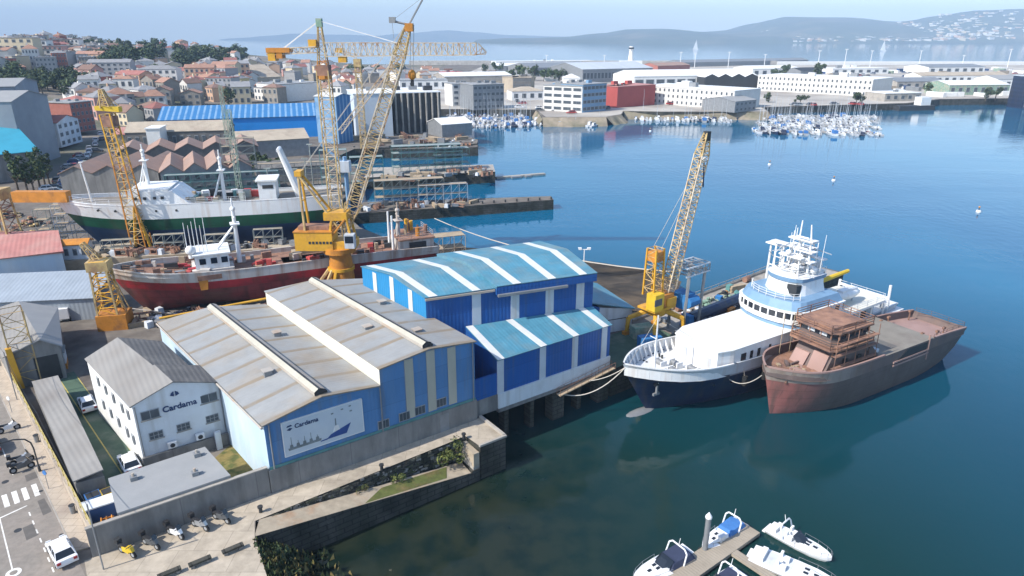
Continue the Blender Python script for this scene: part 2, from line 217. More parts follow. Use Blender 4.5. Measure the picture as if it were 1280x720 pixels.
# ---------------------------------------------------------------- mesh builder
class MB:
    def __init__(s, o=(0, 0, 0)): s.v = []; s.f = []; s.m = []; s.mats = []; s.o = Vector(o)
    def mi(s, m):
        if isinstance(m, str): m = M[m]
        if m not in s.mats: s.mats.append(m)
        return s.mats.index(m)
    def add(s, pts): b = len(s.v); s.v += [Vector(p)-s.o for p in pts]; return b
    def face(s, pts, m): b = s.add(pts); s.f.append(tuple(range(b, b+len(pts)))); s.m.append(s.mi(m))
    def hexa(s, p, m):     # 4 bottom points, 4 top points
        b = s.add(p); i = s.mi(m)
        for q in ((3, 2, 1, 0), (4, 5, 6, 7), (0, 1, 5, 4), (1, 2, 6, 5), (2, 3, 7, 6), (3, 0, 4, 7)): s.f.append(tuple(b+j for j in q)); s.m.append(i)
    def box(s, x0, x1, y0, y1, z0, z1, m): s.hexa([(x0, y0, z0), (x1, y0, z0), (x1, y1, z0), (x0, y1, z0), (x0, y0, z1), (x1, y0, z1), (x1, y1, z1), (x0, y1, z1)], m)
    def obox(s, c, sx, sy, z0, z1, deg, m, taper=1):
        a = R(deg); u = Vector((math.cos(a), math.sin(a), 0))*sx/2; v = Vector((-math.sin(a), math.cos(a), 0))*sy/2; c = Vector((c[0], c[1], 0))
        q = [c-u-v, c+u-v, c+u+v, c-u+v]; q2 = [c+(p-c)*taper for p in q]
        s.hexa([p+Vector((0, 0, z0)) for p in q]+[p+Vector((0, 0, z1)) for p in q2], m)
    def prism(s, pts, z0, z1, m, top=None):
        n = len(pts); b = s.add([(p[0], p[1], z0) for p in pts]+[(p[0], p[1], z1) for p in pts]); i = s.mi(m); j = s.mi(top or m)
        s.f.append(tuple(b+k for k in reversed(range(n)))); s.m.append(i); s.f.append(tuple(b+n+k for k in range(n))); s.m.append(j)
        for k in range(n): s.f.append((b+k, b+(k+1) % n, b+n+(k+1) % n, b+n+k)); s.m.append(i)
    def slab(s, pts, t, m):  # thin sheet with thickness t under the given top points
        p = [Vector(q) for q in pts]; nn = (p[1]-p[0]).cross(p[2]-p[0]).normalized()
        if nn.z < 0: nn = -nn
        n = len(p); b = s.add(p+[q-nn*t for q in p]); i = s.mi(m)
        s.f.append(tuple(b+k for k in range(n))); s.m.append(i); s.f.append(tuple(b+n+k for k in reversed(range(n)))); s.m.append(i)
        for k in range(n): s.f.append((b+k, b+n+k, b+n+(k+1) % n, b+(k+1) % n)); s.m.append(i)
    def tube(s, a, b_, r, m, n=6, r2=None, cap=True):
        a = Vector(a); b_ = Vector(b_); d = (b_-a)
        if d.length < 1e-6: return
        d.normalize(); h = Vector((0, 0, 1)) if abs(d.z) < .95 else Vector((1, 0, 0)); x = d.cross(h).normalized(); y = d.cross(x); r2 = r if r2 is None else r2
        b0 = s.add([a+(x*math.cos(2*math.pi*(k+.5)/n)+y*math.sin(2*math.pi*(k+.5)/n))*r for k in range(n)]+[b_+(x*math.cos(2*math.pi*(k+.5)/n)+y*math.sin(2*math.pi*(k+.5)/n))*r2 for k in range(n)])
        i = s.mi(m)
        for k in range(n): s.f.append((b0+k, b0+(k+1) % n, b0+n+(k+1) % n, b0+n+k)); s.m.append(i)
        if cap: s.f.append(tuple(b0+k for k in reversed(range(n)))); s.m.append(i); s.f.append(tuple(b0+n+k for k in range(n))); s.m.append(i)
    def path(s, pts, r, m, n=5):
        for a, b in zip(pts[:-1], pts[1:]): s.tube(a, b, r, m, n)
    def sphere(s, c, r, m, nu=10, nv=6, sx=1, sy=1, sz=1, jit=0):
        c = Vector(c); b = len(s.v); i = s.mi(m); pts = []
        for a in range(nv+1):
            th = math.pi*a/nv
            for k in range(nu):
                ph = 2*math.pi*k/nu; q = 1+rnd.uniform(-jit, jit)
                pts.append(c+Vector((math.sin(th)*math.cos(ph)*sx, math.sin(th)*math.sin(ph)*sy, math.cos(th)*sz))*r*q)
        s.add(pts)
        for a in range(nv):
            for k in range(nu): s.f.append((b+a*nu+k, b+(a+1)*nu+k, b+(a+1)*nu+(k+1) % nu, b+a*nu+(k+1) % nu)); s.m.append(i)
    def lattice(s, a, b, w0, w1, n, rc, rb, m, m2=None, h0=None, h1=None):
        a = Vector(a); b = Vector(b); d = (b-a).normalized(); hh = Vector((0, 0, 1)) if abs(d.z) < .97 else Vector((0, 1, 0))
        x = d.cross(hh).normalized(); y = x.cross(d).normalized(); h0 = h0 or w0; h1 = h1 or w1; m2 = m2 or m
        def ring(t):
            c = a.lerp(b, t); ww = w0+(w1-w0)*t; h = h0+(h1-h0)*t
            return [c+x*ww/2*i+y*h/2*j for i, j in ((-1, -1), (1, -1), (1, 1), (-1, 1))]
        r0, r1 = ring(0), ring(1)
        for p, q in zip(r0, r1): s.tube(p, q, rc, m, 4)
        pr = r0
        for k in range(1, n+1):
            r = ring(k/n)
            for j in range(4):
                s.tube(r[j], r[(j+1) % 4], rb, m2, 3, cap=False)
                if k % 2: s.tube(pr[j], r[(j+1) % 4], rb, m2, 3, cap=False)
                else: s.tube(pr[(j+1) % 4], r[j], rb, m2, 3, cap=False)
            pr = r
    def mesh(s, name, smooth=None):
        me = bpy.data.meshes.new(name); me.from_pydata([tuple(v) for v in s.v], [], s.f)
        for m in s.mats: me.materials.append(m)
        me.polygons.foreach_set('material_index', s.m)
        if smooth: me.polygons.foreach_set('use_smooth', [True]*len(s.f)); me.update(); me.set_sharp_from_angle(angle=R(smooth))
        me.update(); return me
    def build(s, name, parent=None, loc=None, deg=0, smooth=None):
        o = bpy.data.objects.new(name, s.mesh(name, smooth)); COL.objects.link(o)
        if parent: o.parent = parent
        if loc is not None: o.location = loc; o.rotation_euler = (0, 0, R(deg))
        return o
def inst(name, me, parent=None, loc=(0, 0, 0), deg=0, sc=None):
    o = bpy.data.objects.new(name, me); COL.objects.link(o); o.location = loc; o.rotation_euler = (0, 0, R(deg))
    if sc: o.scale = sc if hasattr(sc, '__len__') else (sc, sc, sc)
    if parent: o.parent = parent
    return o
def tag(o, label=None, cat=None, group=None, kind=None):
    if label: o['label'] = label
    if cat: o['category'] = cat
    if group: o['group'] = group
    if kind: o['kind'] = kind
    return o
def thing(name, label, cat, loc=(0, 0, 0), deg=0, group=None):
    o = bpy.data.objects.new(name, None); COL.objects.link(o); o.empty_display_size = .5
    o.location = loc; o.rotation_euler = (0, 0, R(deg)); return tag(o, label, cat, group)
def dup(root, loc, deg, label=None, group=None, sc=None):
    def cp(o, par):
        c = o.copy(); COL.objects.link(c); c.parent = par
        for ch in o.children: cp(ch, c)
        return c
    kids = list(root.children); c = root.copy(); COL.objects.link(c); c.location = loc; c.rotation_euler = (0, 0, R(deg))
    if sc: c.scale = sc if hasattr(sc, '__len__') else (sc, sc, sc)
    if label: c['label'] = label
    if group: c['group'] = group
    for k in kids: cp(k, c)
    return c
def lettering(name, body, parent, size, m, loc, rot, depth=.02, bold=0.):
    cu = bpy.data.curves.new(name, 'FONT'); cu.body = body; cu.size = size; cu.extrude = depth; cu.offset = bold; cu.align_x = 'LEFT'
    o = bpy.data.objects.new(name, cu); COL.objects.link(o); bpy.context.view_layer.update()
    me = bpy.data.meshes.new_from_object(o.evaluated_get(bpy.context.evaluated_depsgraph_get())); bpy.data.objects.remove(o)
    me.materials.clear(); me.materials.append(M[m] if isinstance(m, str) else m)
    q = bpy.data.objects.new(name, me); COL.objects.link(q); q.parent = parent; q.location = loc; q.rotation_euler = rot; return q
def V3(f, pts): return [f.w(*p) for p in pts]
# ================================================================ SETTING
def struct(mb, name, **k): return tag(mb.build(name, **k), kind='structure')
# ---- water
wm = bpy.data.materials.new('harbour_water'); wm.use_nodes = True
n = wm.node_tree.nodes; k = wm.node_tree.links.new; b = n['Principled BSDF']
b.inputs['Roughness'].default_value = .035; b.inputs['IOR'].default_value = 1.33; b.inputs['Specular IOR Level'].default_value = .5
t = n.new('ShaderNodeTexCoord')
def noise(scale, det, vec, st=(1, 1, 1)):
    mp = n.new('ShaderNodeMapping'); mp.inputs['Scale'].default_value = st; k(vec, mp.inputs[0])
    q = n.new('ShaderNodeTexNoise'); q.inputs['Scale'].default_value = scale; q.inputs['Detail'].default_value = det; k(mp.outputs[0], q.inputs['Vector']); return q.outputs[0]
# shallows: the bed shows through near the sea wall (distance from a point on the wall)
vd = n.new('ShaderNodeVectorMath'); vd.operation = 'DISTANCE'; k(t.outputs['Object'], vd.inputs[0]); vd.inputs[1].default_value = (-12, 50, 0)
sh = n.new('ShaderNodeMapRange'); sh.inputs[1].default_value = 12; sh.inputs[2].default_value = 36; sh.inputs[3].default_value = 1; sh.inputs[4].default_value = 0; k(vd.outputs['Value'], sh.inputs[0])
bedn = n.new('ShaderNodeMapRange'); bedn.inputs[1].default_value = .42; bedn.inputs[2].default_value = .62; k(noise(.35, 6, t.outputs['Object']), bedn.inputs[0])
bed = n.new('ShaderNodeMix'); bed.data_type = 'RGBA'; bed.inputs[6].default_value = (.017, .024, .015, 1); bed.inputs[7].default_value = (.007, .016, .012, 1); k(bedn.outputs[0], bed.inputs[0])
dn = n.new('ShaderNodeMapRange'); dn.inputs[1].default_value = .35; dn.inputs[2].default_value = .65; k(noise(.012, 4, t.outputs['Object'], (1, .5, 1)), dn.inputs[0])
deep = n.new('ShaderNodeMix'); deep.data_type = 'RGBA'; deep.inputs[6].default_value = (.002, .084, .18, 1); deep.inputs[7].default_value = (.005, .120, .220, 1); k(dn.outputs[0], deep.inputs[0])
v2 = n.new('ShaderNodeVectorMath'); v2.operation = 'DISTANCE'; k(t.outputs['Object'], v2.inputs[0]); v2.inputs[1].default_value = (10, 40, 0)
md = n.new('ShaderNodeMapRange'); md.inputs[1].default_value = 24; md.inputs[2].default_value = 118; k(v2.outputs['Value'], md.inputs[0])
mid = n.new('ShaderNodeMix'); mid.data_type = 'RGBA'; mid.inputs[6].default_value = (.004, .031, .030, 1); k(md.outputs[0], mid.inputs[0]); k(deep.outputs[2], mid.inputs[7])
fin = n.new('ShaderNodeMix'); fin.data_type = 'RGBA'; k(sh.outputs[0], fin.inputs[0]); k(mid.outputs[2], fin.inputs[6]); k(bed.outputs[2], fin.inputs[7])
k(fin.outputs[2], b.inputs['Base Color'])
a1 = n.new('ShaderNodeMath'); a1.operation = 'ADD'; k(noise(.55, 5, t.outputs['Object'], (1, .6, 1)), a1.inputs[0])
a2 = n.new('ShaderNodeMath'); a2.operation = 'MULTIPLY'; a2.inputs[1].default_value = 1.2; k(noise(.06, 4, t.outputs['Object'], (1, .45, 1)), a2.inputs[0]); k(a2.outputs[0], a1.inputs[1])
bp = n.new('ShaderNodeBump'); bp.inputs['Strength'].default_value = .17; bp.inputs['Distance'].default_value = .35; pw_ = n.new('ShaderNodeMapRange'); pw_.inputs[1].default_value = .38; pw_.inputs[2].default_value = .66; pw_.inputs[3].default_value = .25; pw_.inputs[4].default_value = 1.5; k(noise(.016, 5, t.outputs['Object'], (.6, 1.5, 1)), pw_.inputs[0])
pm_ = n.new('ShaderNodeMath'); pm_.operation = 'MULTIPLY'; k(a1.outputs[0], pm_.inputs[0]); k(pw_.outputs[0], pm_.inputs[1]); k(pm_.outputs[0], bp.inputs['Height']); k(bp.outputs[0], b.inputs['Normal'])
M['water'] = wm
mb = MB(); mb.face([(-11000, -320, 0), (11000, -320, 0), (11000, 12300, 0), (-11000, 12300, 0)], 'water'); struct(mb, 'water')
# ---- land
Y = lambda u, v, z=4: YF.w(u, v, z)
shore = [Y(-260, -70), Y(10.4, -70), Y(10.8, -10.2), Y(11.6, -5.0), Y(12.2, -3.05), Y(34.4, -2.2), Y(34.6, -4.9), Y(37.8, -4.9), Y(37.8, 6), Y(57.0, 6), Y(58.0, .2)]
shore = [tuple(p[:2]) for p in shore]+[(23.7, 86.7), (60, 116.8), (53.5, 124.6), (30, 104.4), (24, 99.2), (4, 94), (-4, 104), (-9, 118), (-14, 127), (-22, 134), (-34, 148), (-40, 160), (-44, 172), (-46, 205),
    (-52, 226), (-62, 246), (-60, 262), (-14, 276), (-14, 285), (-20, 300), (-30, 340), (-50, 360), (-54, 414), (14, 410), (16, 370), (50, 371), (60, 384), (64, 402), (86, 398), (146, 399), (152, 425), (255, 452), (292, 482), (354, 490), (900, 492), (1500, 700), (1500, 1085), (300, 1085), (-40, 1085), (-700, 1120), (-1600, 1150), (-1600, -100)]
mb = MB(); mb.prism(shore, -1.4, 4, 'stone', 'yard'); struct(mb, 'ground')
def sheet(name, pts, z, m, dz=0):
    mb = MB(); mb.face([(p[0], p[1], z) for p in pts], m); return struct(mb, name)
sheet('port_pavement', [(-53, 416), (14, 412), (18, 372), (50, 373), (60, 386), (64, 404), (86, 400), (146, 401), (151, 427), (254, 454), (291, 484), (354, 492), (900, 494), (1490, 702), (1490, 1080), (-40, 1080), (-60, 700), (-70, 470)], 4.05, 'port')
mb = MB()
for (x0, y0), (x1, y1), wd in (((14, 409), (16.5, 369.6), 3), ((16, 369.9), (50, 370.9), 9), ((50, 370.9), (60, 383.9), 6), ((64, 401.9), (146, 398.9), 7)):
    a = Vector((x0, y0, 0)); c = Vector((x1, y1, 0)); d = (c-a).normalized(); q = Vector((d.y, -d.x, 0))*wd; e = Vector((d.x, d.y, 0))*2; N = 10
    top = [a.lerp(c, i/N)+Vector((0, 0, 4.06+rnd.uniform(-.02, .0))) for i in range(N+1)]; bot = [a.lerp(c, i/N)+q*rnd.uniform(.7, 1.1)-Vector((0, 0, .3)) for i in range(N+1)]
    for i in range(N): mb.face([bot[i], bot[i+1], top[i+1], top[i]], 'bank')
struct(mb, 'embankment')
# town hill
def hgt(x, y):
    a = max(0., min(36., .088*(-x-165)))
    def ss(p, q, v): v = max(0, min(1, (v-p)/(q-p))); return v*v*(3-2*v)
    return 4+a*ss(190, 420, y)*(1-ss(980, 1110, y))*(1-.55*ss(-250, -120, x)) - .35
mb = MB(); nx, ny = 60, 50; X0, X1, Y0, Y1 = -1500, -100, 200, 1112
pts = [(X0+(X1-X0)*i/nx, Y0+(Y1-Y0)*j/ny) for j in range(ny+1) for i in range(nx+1)]
mb.add([(x, y, hgt(x, y)+.4) for x, y in pts]); 
for j in range(ny):
    for i in range(nx): q = j*(nx+1)+i; mb.f.append((q, q+1, q+nx+2, q+nx+1)); mb.m.append(mb.mi('land'))
struct(mb, 'town_hill', smooth=60)
def hit(px, py):      # where a sight line from the survey point meets the hill
    d = at(px, py, 0)-Vector((0, 0, HC)); d.normalize(); tt = 150.
    if py < 49: d = (atY(px, py, 500)-Vector((0, 0, HC))).normalized()
    while tt < 1500:
        p = Vector((0, 0, HC))+d*tt
        if p.z <= hgt(p.x, p.y)+.4: return p
        tt += 4
    return p
# far hills
def hills(name, sky_, ycrest, y0, y1, seed, amp, nx=90, ny=14):
    r = random.Random(seed); ph = [(r.uniform(.0008, .006), r.uniform(0, 6), r.uniform(.0005, .004)) for _ in range(9)]
    xs = [atY(p, q, ycrest) for p, q in sky_]
    def H(x):
        if x <= xs[0].x: return xs[0].z
        for a, c in zip(xs[:-1], xs[1:]):
            if x <= c.x: t = (x-a.x)/(c.x-a.x); t = t*t*(3-2*t); return a.z+(c.z-a.z)*t
        return xs[-1].z
    mb = MB(); X0, X1 = xs[0].x, xs[-1].x; out = []
    for j in range(ny+1):
        y = y0+(y1-y0)*j/ny; f = 1-abs(y-ycrest)/(ycrest-y0 if y < ycrest else y1-ycrest); f = max(0, f); f = f**.8*(1.35-.35*f)
        for i in range(nx+1):
            x = X0+(X1-X0)*i/nx; d = sum(math.sin(x*a+q+y*c) for a, q, c in ph)/9*amp
            out.append((x, y, max(-1.2, (H(x)+2)*min(1, f)+d*min(1, f*1.5)-1.5+(0 if f > 0 else 0))))
    mb.add(out)
    for j in range(ny):
        for i in range(nx): q = j*(nx+1)+i; mb.f.append((q, q+1, q+nx+2, q+nx+1)); mb.m.append(mb.mi('hill'))
    struct(mb, name, smooth=80); return H
H1 = hills('hills', [(600, 50), (640, 48), (700, 46), (750, 41.5), (790, 36), (830, 35), (880, 39), (920, 37), (945, 29), (985, 21), (1030, 22), (1060, 22), (1100, 26), (1150, 30), (1250, 33), (1420, 34), (1700, 40)], 6900, 5250, 8600, 3, 14)
H2 = hills('hills', [(1040, 47), (1080, 38), (1110, 31), (1140, 25), (1180, 18), (1220, 12), (1280, 9.5), (1350, 9), (1500, 20), (1750, 44)], 6300, 5250, 7600, 5, 14)
hills('hills', [(300, 47), (340, 44.5), (370, 42), (420, 43), (470, 45), (500, 42), (560, 38), (590, 40), (640, 44), (700, 45.5), (760, 45), (860, 46)], 11300, 10400, 12200, 9, 10)
sheet('beach', [(2700, 5255), (3080, 5250), (4700, 5230), (4700, 5330), (3300, 5350), (2750, 5330)], 3, 'sand')
# far-off shore town, one mass of houses
mb = MB(); r = random.Random(4)
for i in range(620):
    px = r.gauss(1130, 75) if r.random() < .7 else r.uniform(990, 1290); dist = 5320+abs(r.gauss(0, 1))*430
    x = (px-640)/FPX*dist*.94
    if dist > 6300: continue
    f = (dist-5250)/1050; f = max(0, min(1, f)); f = f**.8*(1.35-.35*f); z = max(0, max((H2(x)+2)*min(1, f), (H1(x)+2)*min(1, ((dist-5250)/1650)**.8))-12)
    s = r.uniform(12, 30); h = r.uniform(9, 22)
    mb.obox((x, dist), s*1.4, s, z-8, z+h, r.uniform(-30, 30), WALLS[r.choice(['white', 'white', 'cream', 'white', 'peach'])])
tag(mb.build('far_town'), 'pale houses of the far town across the bay, one hazy mass on the shore', 'town', kind='stuff')
# ---- near ground sheets
Sf = lambda u, v, z=4: SF.w(u, v, z)
road = [Sf(-1.0, -20), Sf(-1.0, 46), Sf(-6, 95), Sf(-18, 148), Sf(-60, 200), Sf(-78, 200), Sf(-32, 148), Sf(-18, 95), Sf(-13, 46), Sf(-13, -20)]
sheet('road', road, 4.004, 'asph')
mb = MB()
for a, c in (((-1.0, -1.2), (.55, 44.5)),):
    mb.prism([Sf(-.95, .8), Sf(.45, .4), Sf(.45, 46), Sf(-.95, 46)], 4.0, 4.11, 'walk')
struct(mb, 'pavement')
mb = MB(); mb.prism([Sf(-1.06, .8), Sf(-.953, .8), Sf(-.953, 46), Sf(-1.06, 46)], 4.0, 4.12, 'conc'); struct(mb, 'kerb')
mb = MB()   # road markings
def line(mb, a, c, w, z=4.009, m='paint'):
    a = Vector((a[0], a[1], 0)); c = Vector((c[0], c[1], 0)); d = (c-a).normalized(); p = Vector((-d.y, d.x, 0))*w/2
    mb.face([(q.x, q.y, z) for q in (a-p, c-p, c+p, a+p)], m)
for i in range(9): line(mb, Sf(-2.72, 9.4-i*1.55), Sf(-2.72, 8.7-i*1.55), .11)
line(mb, Sf(-4.78, 10.2), Sf(-5.1, 1.6), .1); line(mb, Sf(-5.15, 1.0), Sf(-5.3, -12), .1); line(mb, Sf(-4.75, 10.2), Sf(-2.66, 10.6), .16)
for u in (-4.0, -3.24, -2.48, -1.66, -5.6, -6.4, -7.2): line(mb, Sf(u, 11.6), Sf(u+.06, 13.9), .42)
for i in range(6): line(mb, Sf(-2.75, 17+i*4.2), Sf(-2.75, 19+i*4.2), .1)
struct(mb, 'road_markings')
mb = MB()   # repairs, manholes and gullies in the road
for u, v, w_, l_ in ((-3.6, 5.2, .9, 2.2), (-1.9, 8.0, .7, 2.8), (-6.4, 8.5, 1.2, 3.0), (-2.0, 14.8, 1.1, 1.4), (-4.2, 19, .8, 5), (-7.2, 1.0, 1.3, 2.2)): mb.face([Sf(u, v, 4.0065), Sf(u+w_, v+.1, 4.0065), Sf(u+w_-.1, v+l_, 4.0065), Sf(u+.05, v+l_-.1, 4.0065)], rnd.choice(['patch', 'patch2']))
for u, v in ((-3.9, 7.2), (-3.5, 16.2), (-6.0, 4.4), (-1.3, 12.2), (-1.3, 4.0)): p = Sf(u, v, 4.0); mb.tube(p, p+Vector((0, 0, .0125)), .3 if u < -2 else .18, 'dark', 14)
struct(mb, 'road_repairs')
# promenade
sheet('promenade', [Y(-.6, -.02), Y(-.6, -14), Y(10.6, -14), Y(11.5, -5.2), Y(12.1, -3.1), Y(34.4, -2.26), Y(34.65, -4.85), Y(37.75, -4.85), Y(37.75, -.02)], 4.008, 'prom')
mb = MB()
mb.prism([Y(34.5, -5.0), Y(34.5, -4.72), Y(37.9, -4.72), Y(37.9, -5.0)], 4.0, 4.22, 'conc'); mb.prism([Y(37.6, -4.715), Y(37.9, -4.715), Y(37.9, -.02), Y(37.6, -.02)], 4.0, 4.3, 'conc')
struct(mb, 'quay_kerb')
# ramp down to the water, with a pillar of steps at its foot
mb = MB()
rt = [(11.6, -5.1, 3.985), (12.6, -3.1, 3.97), (33.6, -2.6, 1.35), (33.4, -5.0, 1.3)]
p = [Y(*q) for q in rt]; mb.hexa([Vector((q.x, q.y, -1.5)) for q in p]+p, 'stone')
struct(mb, 'ramp_wall')
mb = MB(); q = [Y(11.5, -5.1, 4.0), Y(12.5, -3.1, 3.99), Y(22.5, -2.95, 2.73), Y(22.5, -5.02, 2.66)]
mb.face(q, 'algae'); q = [Y(22.5, -5.02, 2.66), Y(22.5, -2.95, 2.73), Y(33.55, -2.65, 1.37), Y(33.35, -4.95, 1.325)]; mb.face(q, 'algae'); struct(mb, 'ramp'); mb = MB(); mb.face([Y(21.6, -4.95, 2.785), Y(24.0, -3.4, 2.565), Y(31.6, -2.9, 1.63), Y(30.6, -4.7, 1.70)], 'moss'); struct(mb, 'ramp')
mb = MB(); mb.prism([Y(33.45, -5.0), Y(34.45, -5.0), Y(34.45, -2.3), Y(33.9, -2.3)], -1.4, 1.5, 'stone'); 
mb.prism([Y(33.75, -4.9), Y(34.45, -4.9), Y(34.45, -2.4), Y(33.75, -2.4)], 1.5, 3.4, 'algae')
for i in range(6): mb.prism([Y(33.7-.0, -4.9+i*.42), Y(34.46, -4.9+i*.42), Y(34.46, -2.39), Y(33.7, -2.39)], 1.5+i*.34, 1.84+i*.34, 'conc')
struct(mb, 'quay_steps')
# rocks and weeds on the bank at the foot of the promenade
mb = MB()
for i in range(300):
    v = rnd.uniform(-16, -5.6); u = 11.1+abs(rnd.gauss(0, 1))*2.7+(-5-v)*.05; z = max(-.35, 3.2-(u-11)*.72)
    mb.sphere(Y(u, v, z), rnd.uniform(.2, .75), 'rock', 6, 4, 1, rnd.uniform(.6, 1.2), .7, .22)
tag(mb.build('shore_rocks'), kind='stuff', label='dark boulders on the bank below the promenade', cat='rocks')
mb = MB()
for i in range(2200):
    v = rnd.uniform(-15, -5.4); u = 11.2+abs(rnd.gauss(0, 1))*2.1; z = max(0, 3.4-(u-11)*.72)+rnd.uniform(.2, .6); p = Y(u, v, z); a = rnd.uniform(0, 6.28); s = rnd.uniform(.12, .32)
    d = Vector((math.cos(a), math.sin(a), 0))*s; mb.face([p-d, p+d, p+d*.3+Vector((rnd.uniform(-.2, .2), rnd.uniform(-.2, .2), s*2.2))], rnd.choice(['leaf', 'leaf2', 'weed']))
tag(mb.build('bank_weeds'), kind='stuff', label='weeds growing between the boulders of the bank', cat='weeds')
# yard floors
sheet('green_floor', [Sf(3.4, 6.5), Sf(6.9, 6.5), Sf(6.9, 38), Sf(3.4, 38)], 4.006, 'green')
sheet('weed_patch', [Y(11.4, .5), Y(14.6, .5), Y(13.6, 10.6), Y(11.6, 9)], 4.01, 'weed')
mb = MB(); line(mb, Sf(5.05, 6.5), Sf(5.05, 36), .12, 4.012, 'yellowline'); line(mb, Sf(6.85, 6.5), Sf(6.85, 36), .1, 4.012, 'yellowline'); struct(mb, 'yard_lines')
sheet('green_floor', [(13.5, 79), (24.2, 87.4), (20, 93.5), (9.5, 86)], 4.008, 'green')
sheet('jetty_deck', [(24.4, 87.6), (59.4, 116.7), (53.4, 124), (29.8, 103.9), (21, 94)], 4.006, 'conc')
# slipway mud between hall and jetty, and under the red ship
mb = MB(); p = [Vector((-18, 116, 3.9)), Vector((-4, 101, 3.9)), Vector((24, 98, 3.9)), at(852, 352, 2.5), at(815, 338, .12), at(735, 326, .12), at(640, 314, .12), at(528, 305, .12)]
mb.add([(6, 110, 2.6)]+p)
for i in range(len(p)): mb.f.append((0, 1+i, 1+(i+1) % len(p))); mb.m.append(mb.mi('mud')); struct(mb, 'slipway')
# piers
def pier(name, pts, z0, z1, m='stone', top='yard'):
    mb = MB(); mb.prism([q[:2] for q in pts], z0, z1, m, top); return mb.build(name)
a, c = at(440, 266, 3), at(692, 251, 2.4); d = Vector((0, 9, 0))
tag(pier('stone_pier', [a, c, c+Vector((-.5, 4.5, 0)), a+Vector((0, 13, 0))], -1.4, 2.7), 'long dark stone pier tapering into the water nearest behind the red ship', 'pier')
a, c = at(455, 222, 3.6), at(619, 214.5, 3.6)
tag(pier('concrete_pier', [a, c, c+Vector((-1, 13, 0)), a+Vector((-1, 17, 0))], -1.4, 3.6, 'stone', 'conc'), 'broad concrete pier with a square end and items parked on top', 'pier')
a, c = at(430, 188, 3.4), at(597, 184, 3.4)
tag(pier('mooring_quay', [a, c, c+Vector((-1, 22, 0)), a+Vector((-1, 22, 0))], -1.4, 3.42, 'stone', 'yard'), 'low quay in front of the dark columned hall', 'quay')
a, c = at(621, 222, .5), at(682, 217, .5)
mb = MB(); o = (c-a).normalized(); q = Vector((-o.y, o.x, 0))
mb.prism([a, c, c+q*1.6, a+q*1.6], -.3, .55, 'conc'); mb.prism([a+o*5, a+o*8.5, a+o*8.5-q*1.3, a+o*5-q*1.3], -.3, .5, 'steel'); mb.prism([a+o*10, a+o*12, a+o*12-q*1.5, a+o*10-q*1.5], -.3, .5, 'steel')
tag(mb.build('floating_pontoon'), 'narrow pale floating pontoon off the end of the concrete pier', 'pontoon')
for i in range(9):
    p = at(575+i*14.2, 263.5-i*.9, 1); mb = MB(); mb.tube((p.x, p.y-.6, -1.3), (p.x, p.y-.6, 3.4), .22, 'dark', 6)
    tag(mb.build('pier_pile'), 'dark timber pile standing along the edge of the dark stone pier', 'pile', 'piles along the stone pier')
# ================================================================ SHIPYARD BUILDINGS
def yroot(name, label, cat, u0, v0, z0=4.0, f=YF): r = thing(name, label, cat, f.w(u0, v0, z0), f.deg); return r, (u0, v0, z0)
def lerp(a, b, t): return Vector(a).lerp(Vector(b), t)
# ---- big grey-roofed shed
root, O = yroot('industrial_shed', 'big shed with ribbed grey twin roofs, faded blue front and a ship poster', 'shed', 14.7, .05)
FL, FR1, FC, FR2, FR = (14.7, .05), (20.2, .05), (26.2, .05), (31.7, .05), (37.2, .05)
BL, BR1, BC, BR2, BR = (11.4, 31.4), (17.2, 29.6), (23.7, 28.4), (29.3, 27.0), (35.7, 25.6)
zL, z1, zc, zC, z2, zR = 11.15, 12.3, 11.6, 13.4, 14.05, 13.4
P3 = lambda p, z: (p[0], p[1], z)
mb = MB(O); mb.face([P3(FL, 6.45), P3(FC, 6.45), P3(FC, zc), P3(FR1, z1), P3(FL, zL)], 'shedblue'); mb.face([P3(FC, 6.45), P3(FR, 6.45), P3(FR, zR), P3(FR2, z2), P3(FC, zC)], 'shedblue')
mb.face([P3(BL, 4), P3(BL, zL), P3(BR1, z1), P3(BC, zc), P3(BC, 4)], 'shedblue'); mb.face([P3(BC, 4), P3(BC, zC), P3(BR2, z2), P3(BR, zR), P3(BR, 4)], 'shedblue')
mb.face([P3(FL, 4), P3(FL, zL), P3(BL, zL), P3(BL, 4)], 'shedside'); mb.face([P3(FR, 4), P3(BR, 4), P3(BR, zR), P3(FR, zR)], 'shedblue'); mb.build('wall', root)
mb = MB(O); mb.face([(x, y+.09, z) for x, y, z in (P3(FC, zc), P3(BC, zc), P3(BC, zC), P3(FC, zC))], 'cream'); mb.build('clerestory', root)
mb = MB(O); mb.prism([(14.55, -.12), (37.3, -.12), (37.3, .4), (14.55, .4)], 4, 6.45, 'wallc'); pl = mb.build('plinth', root)
mb = MB(O); mb.box(32.6, 33.7, -.14, -.05, 4.0, 6.1, 'steel'); mb.build('door', root)
mb = MB(O)
ov = lambda f, bk, z: ((f[0]+(f[0]-bk[0])*.008, f[1]-.18, z), (bk[0], bk[1]+.2, z))
def roofp(a, za, c, zb_, ab, cb):
    (p, q), (r_, s_) = ov(a, ab, za), ov(c, cb, zb_); mb.slab([p, r_, s_, q], .12, 'shedroof')
roofp((FL[0]-.2, .05), zL+.1, FR1, z1+.14, (BL[0]-.2, BL[1]), BR1); roofp(FR1, z1+.138, (FC[0]-.1, .05), zc+.12, BR1, (BC[0]-.1, BC[1]))
roofp((FC[0]-.12, .05), zC+.12, FR2, z2+.14, (BC[0]-.12, BC[1]), BR2); roofp(FR2, z2+.138, (FR[0]+.2, .05), zR+.1, BR2, (BR[0]+.2, BR[1]))
mb.build('roof', root)
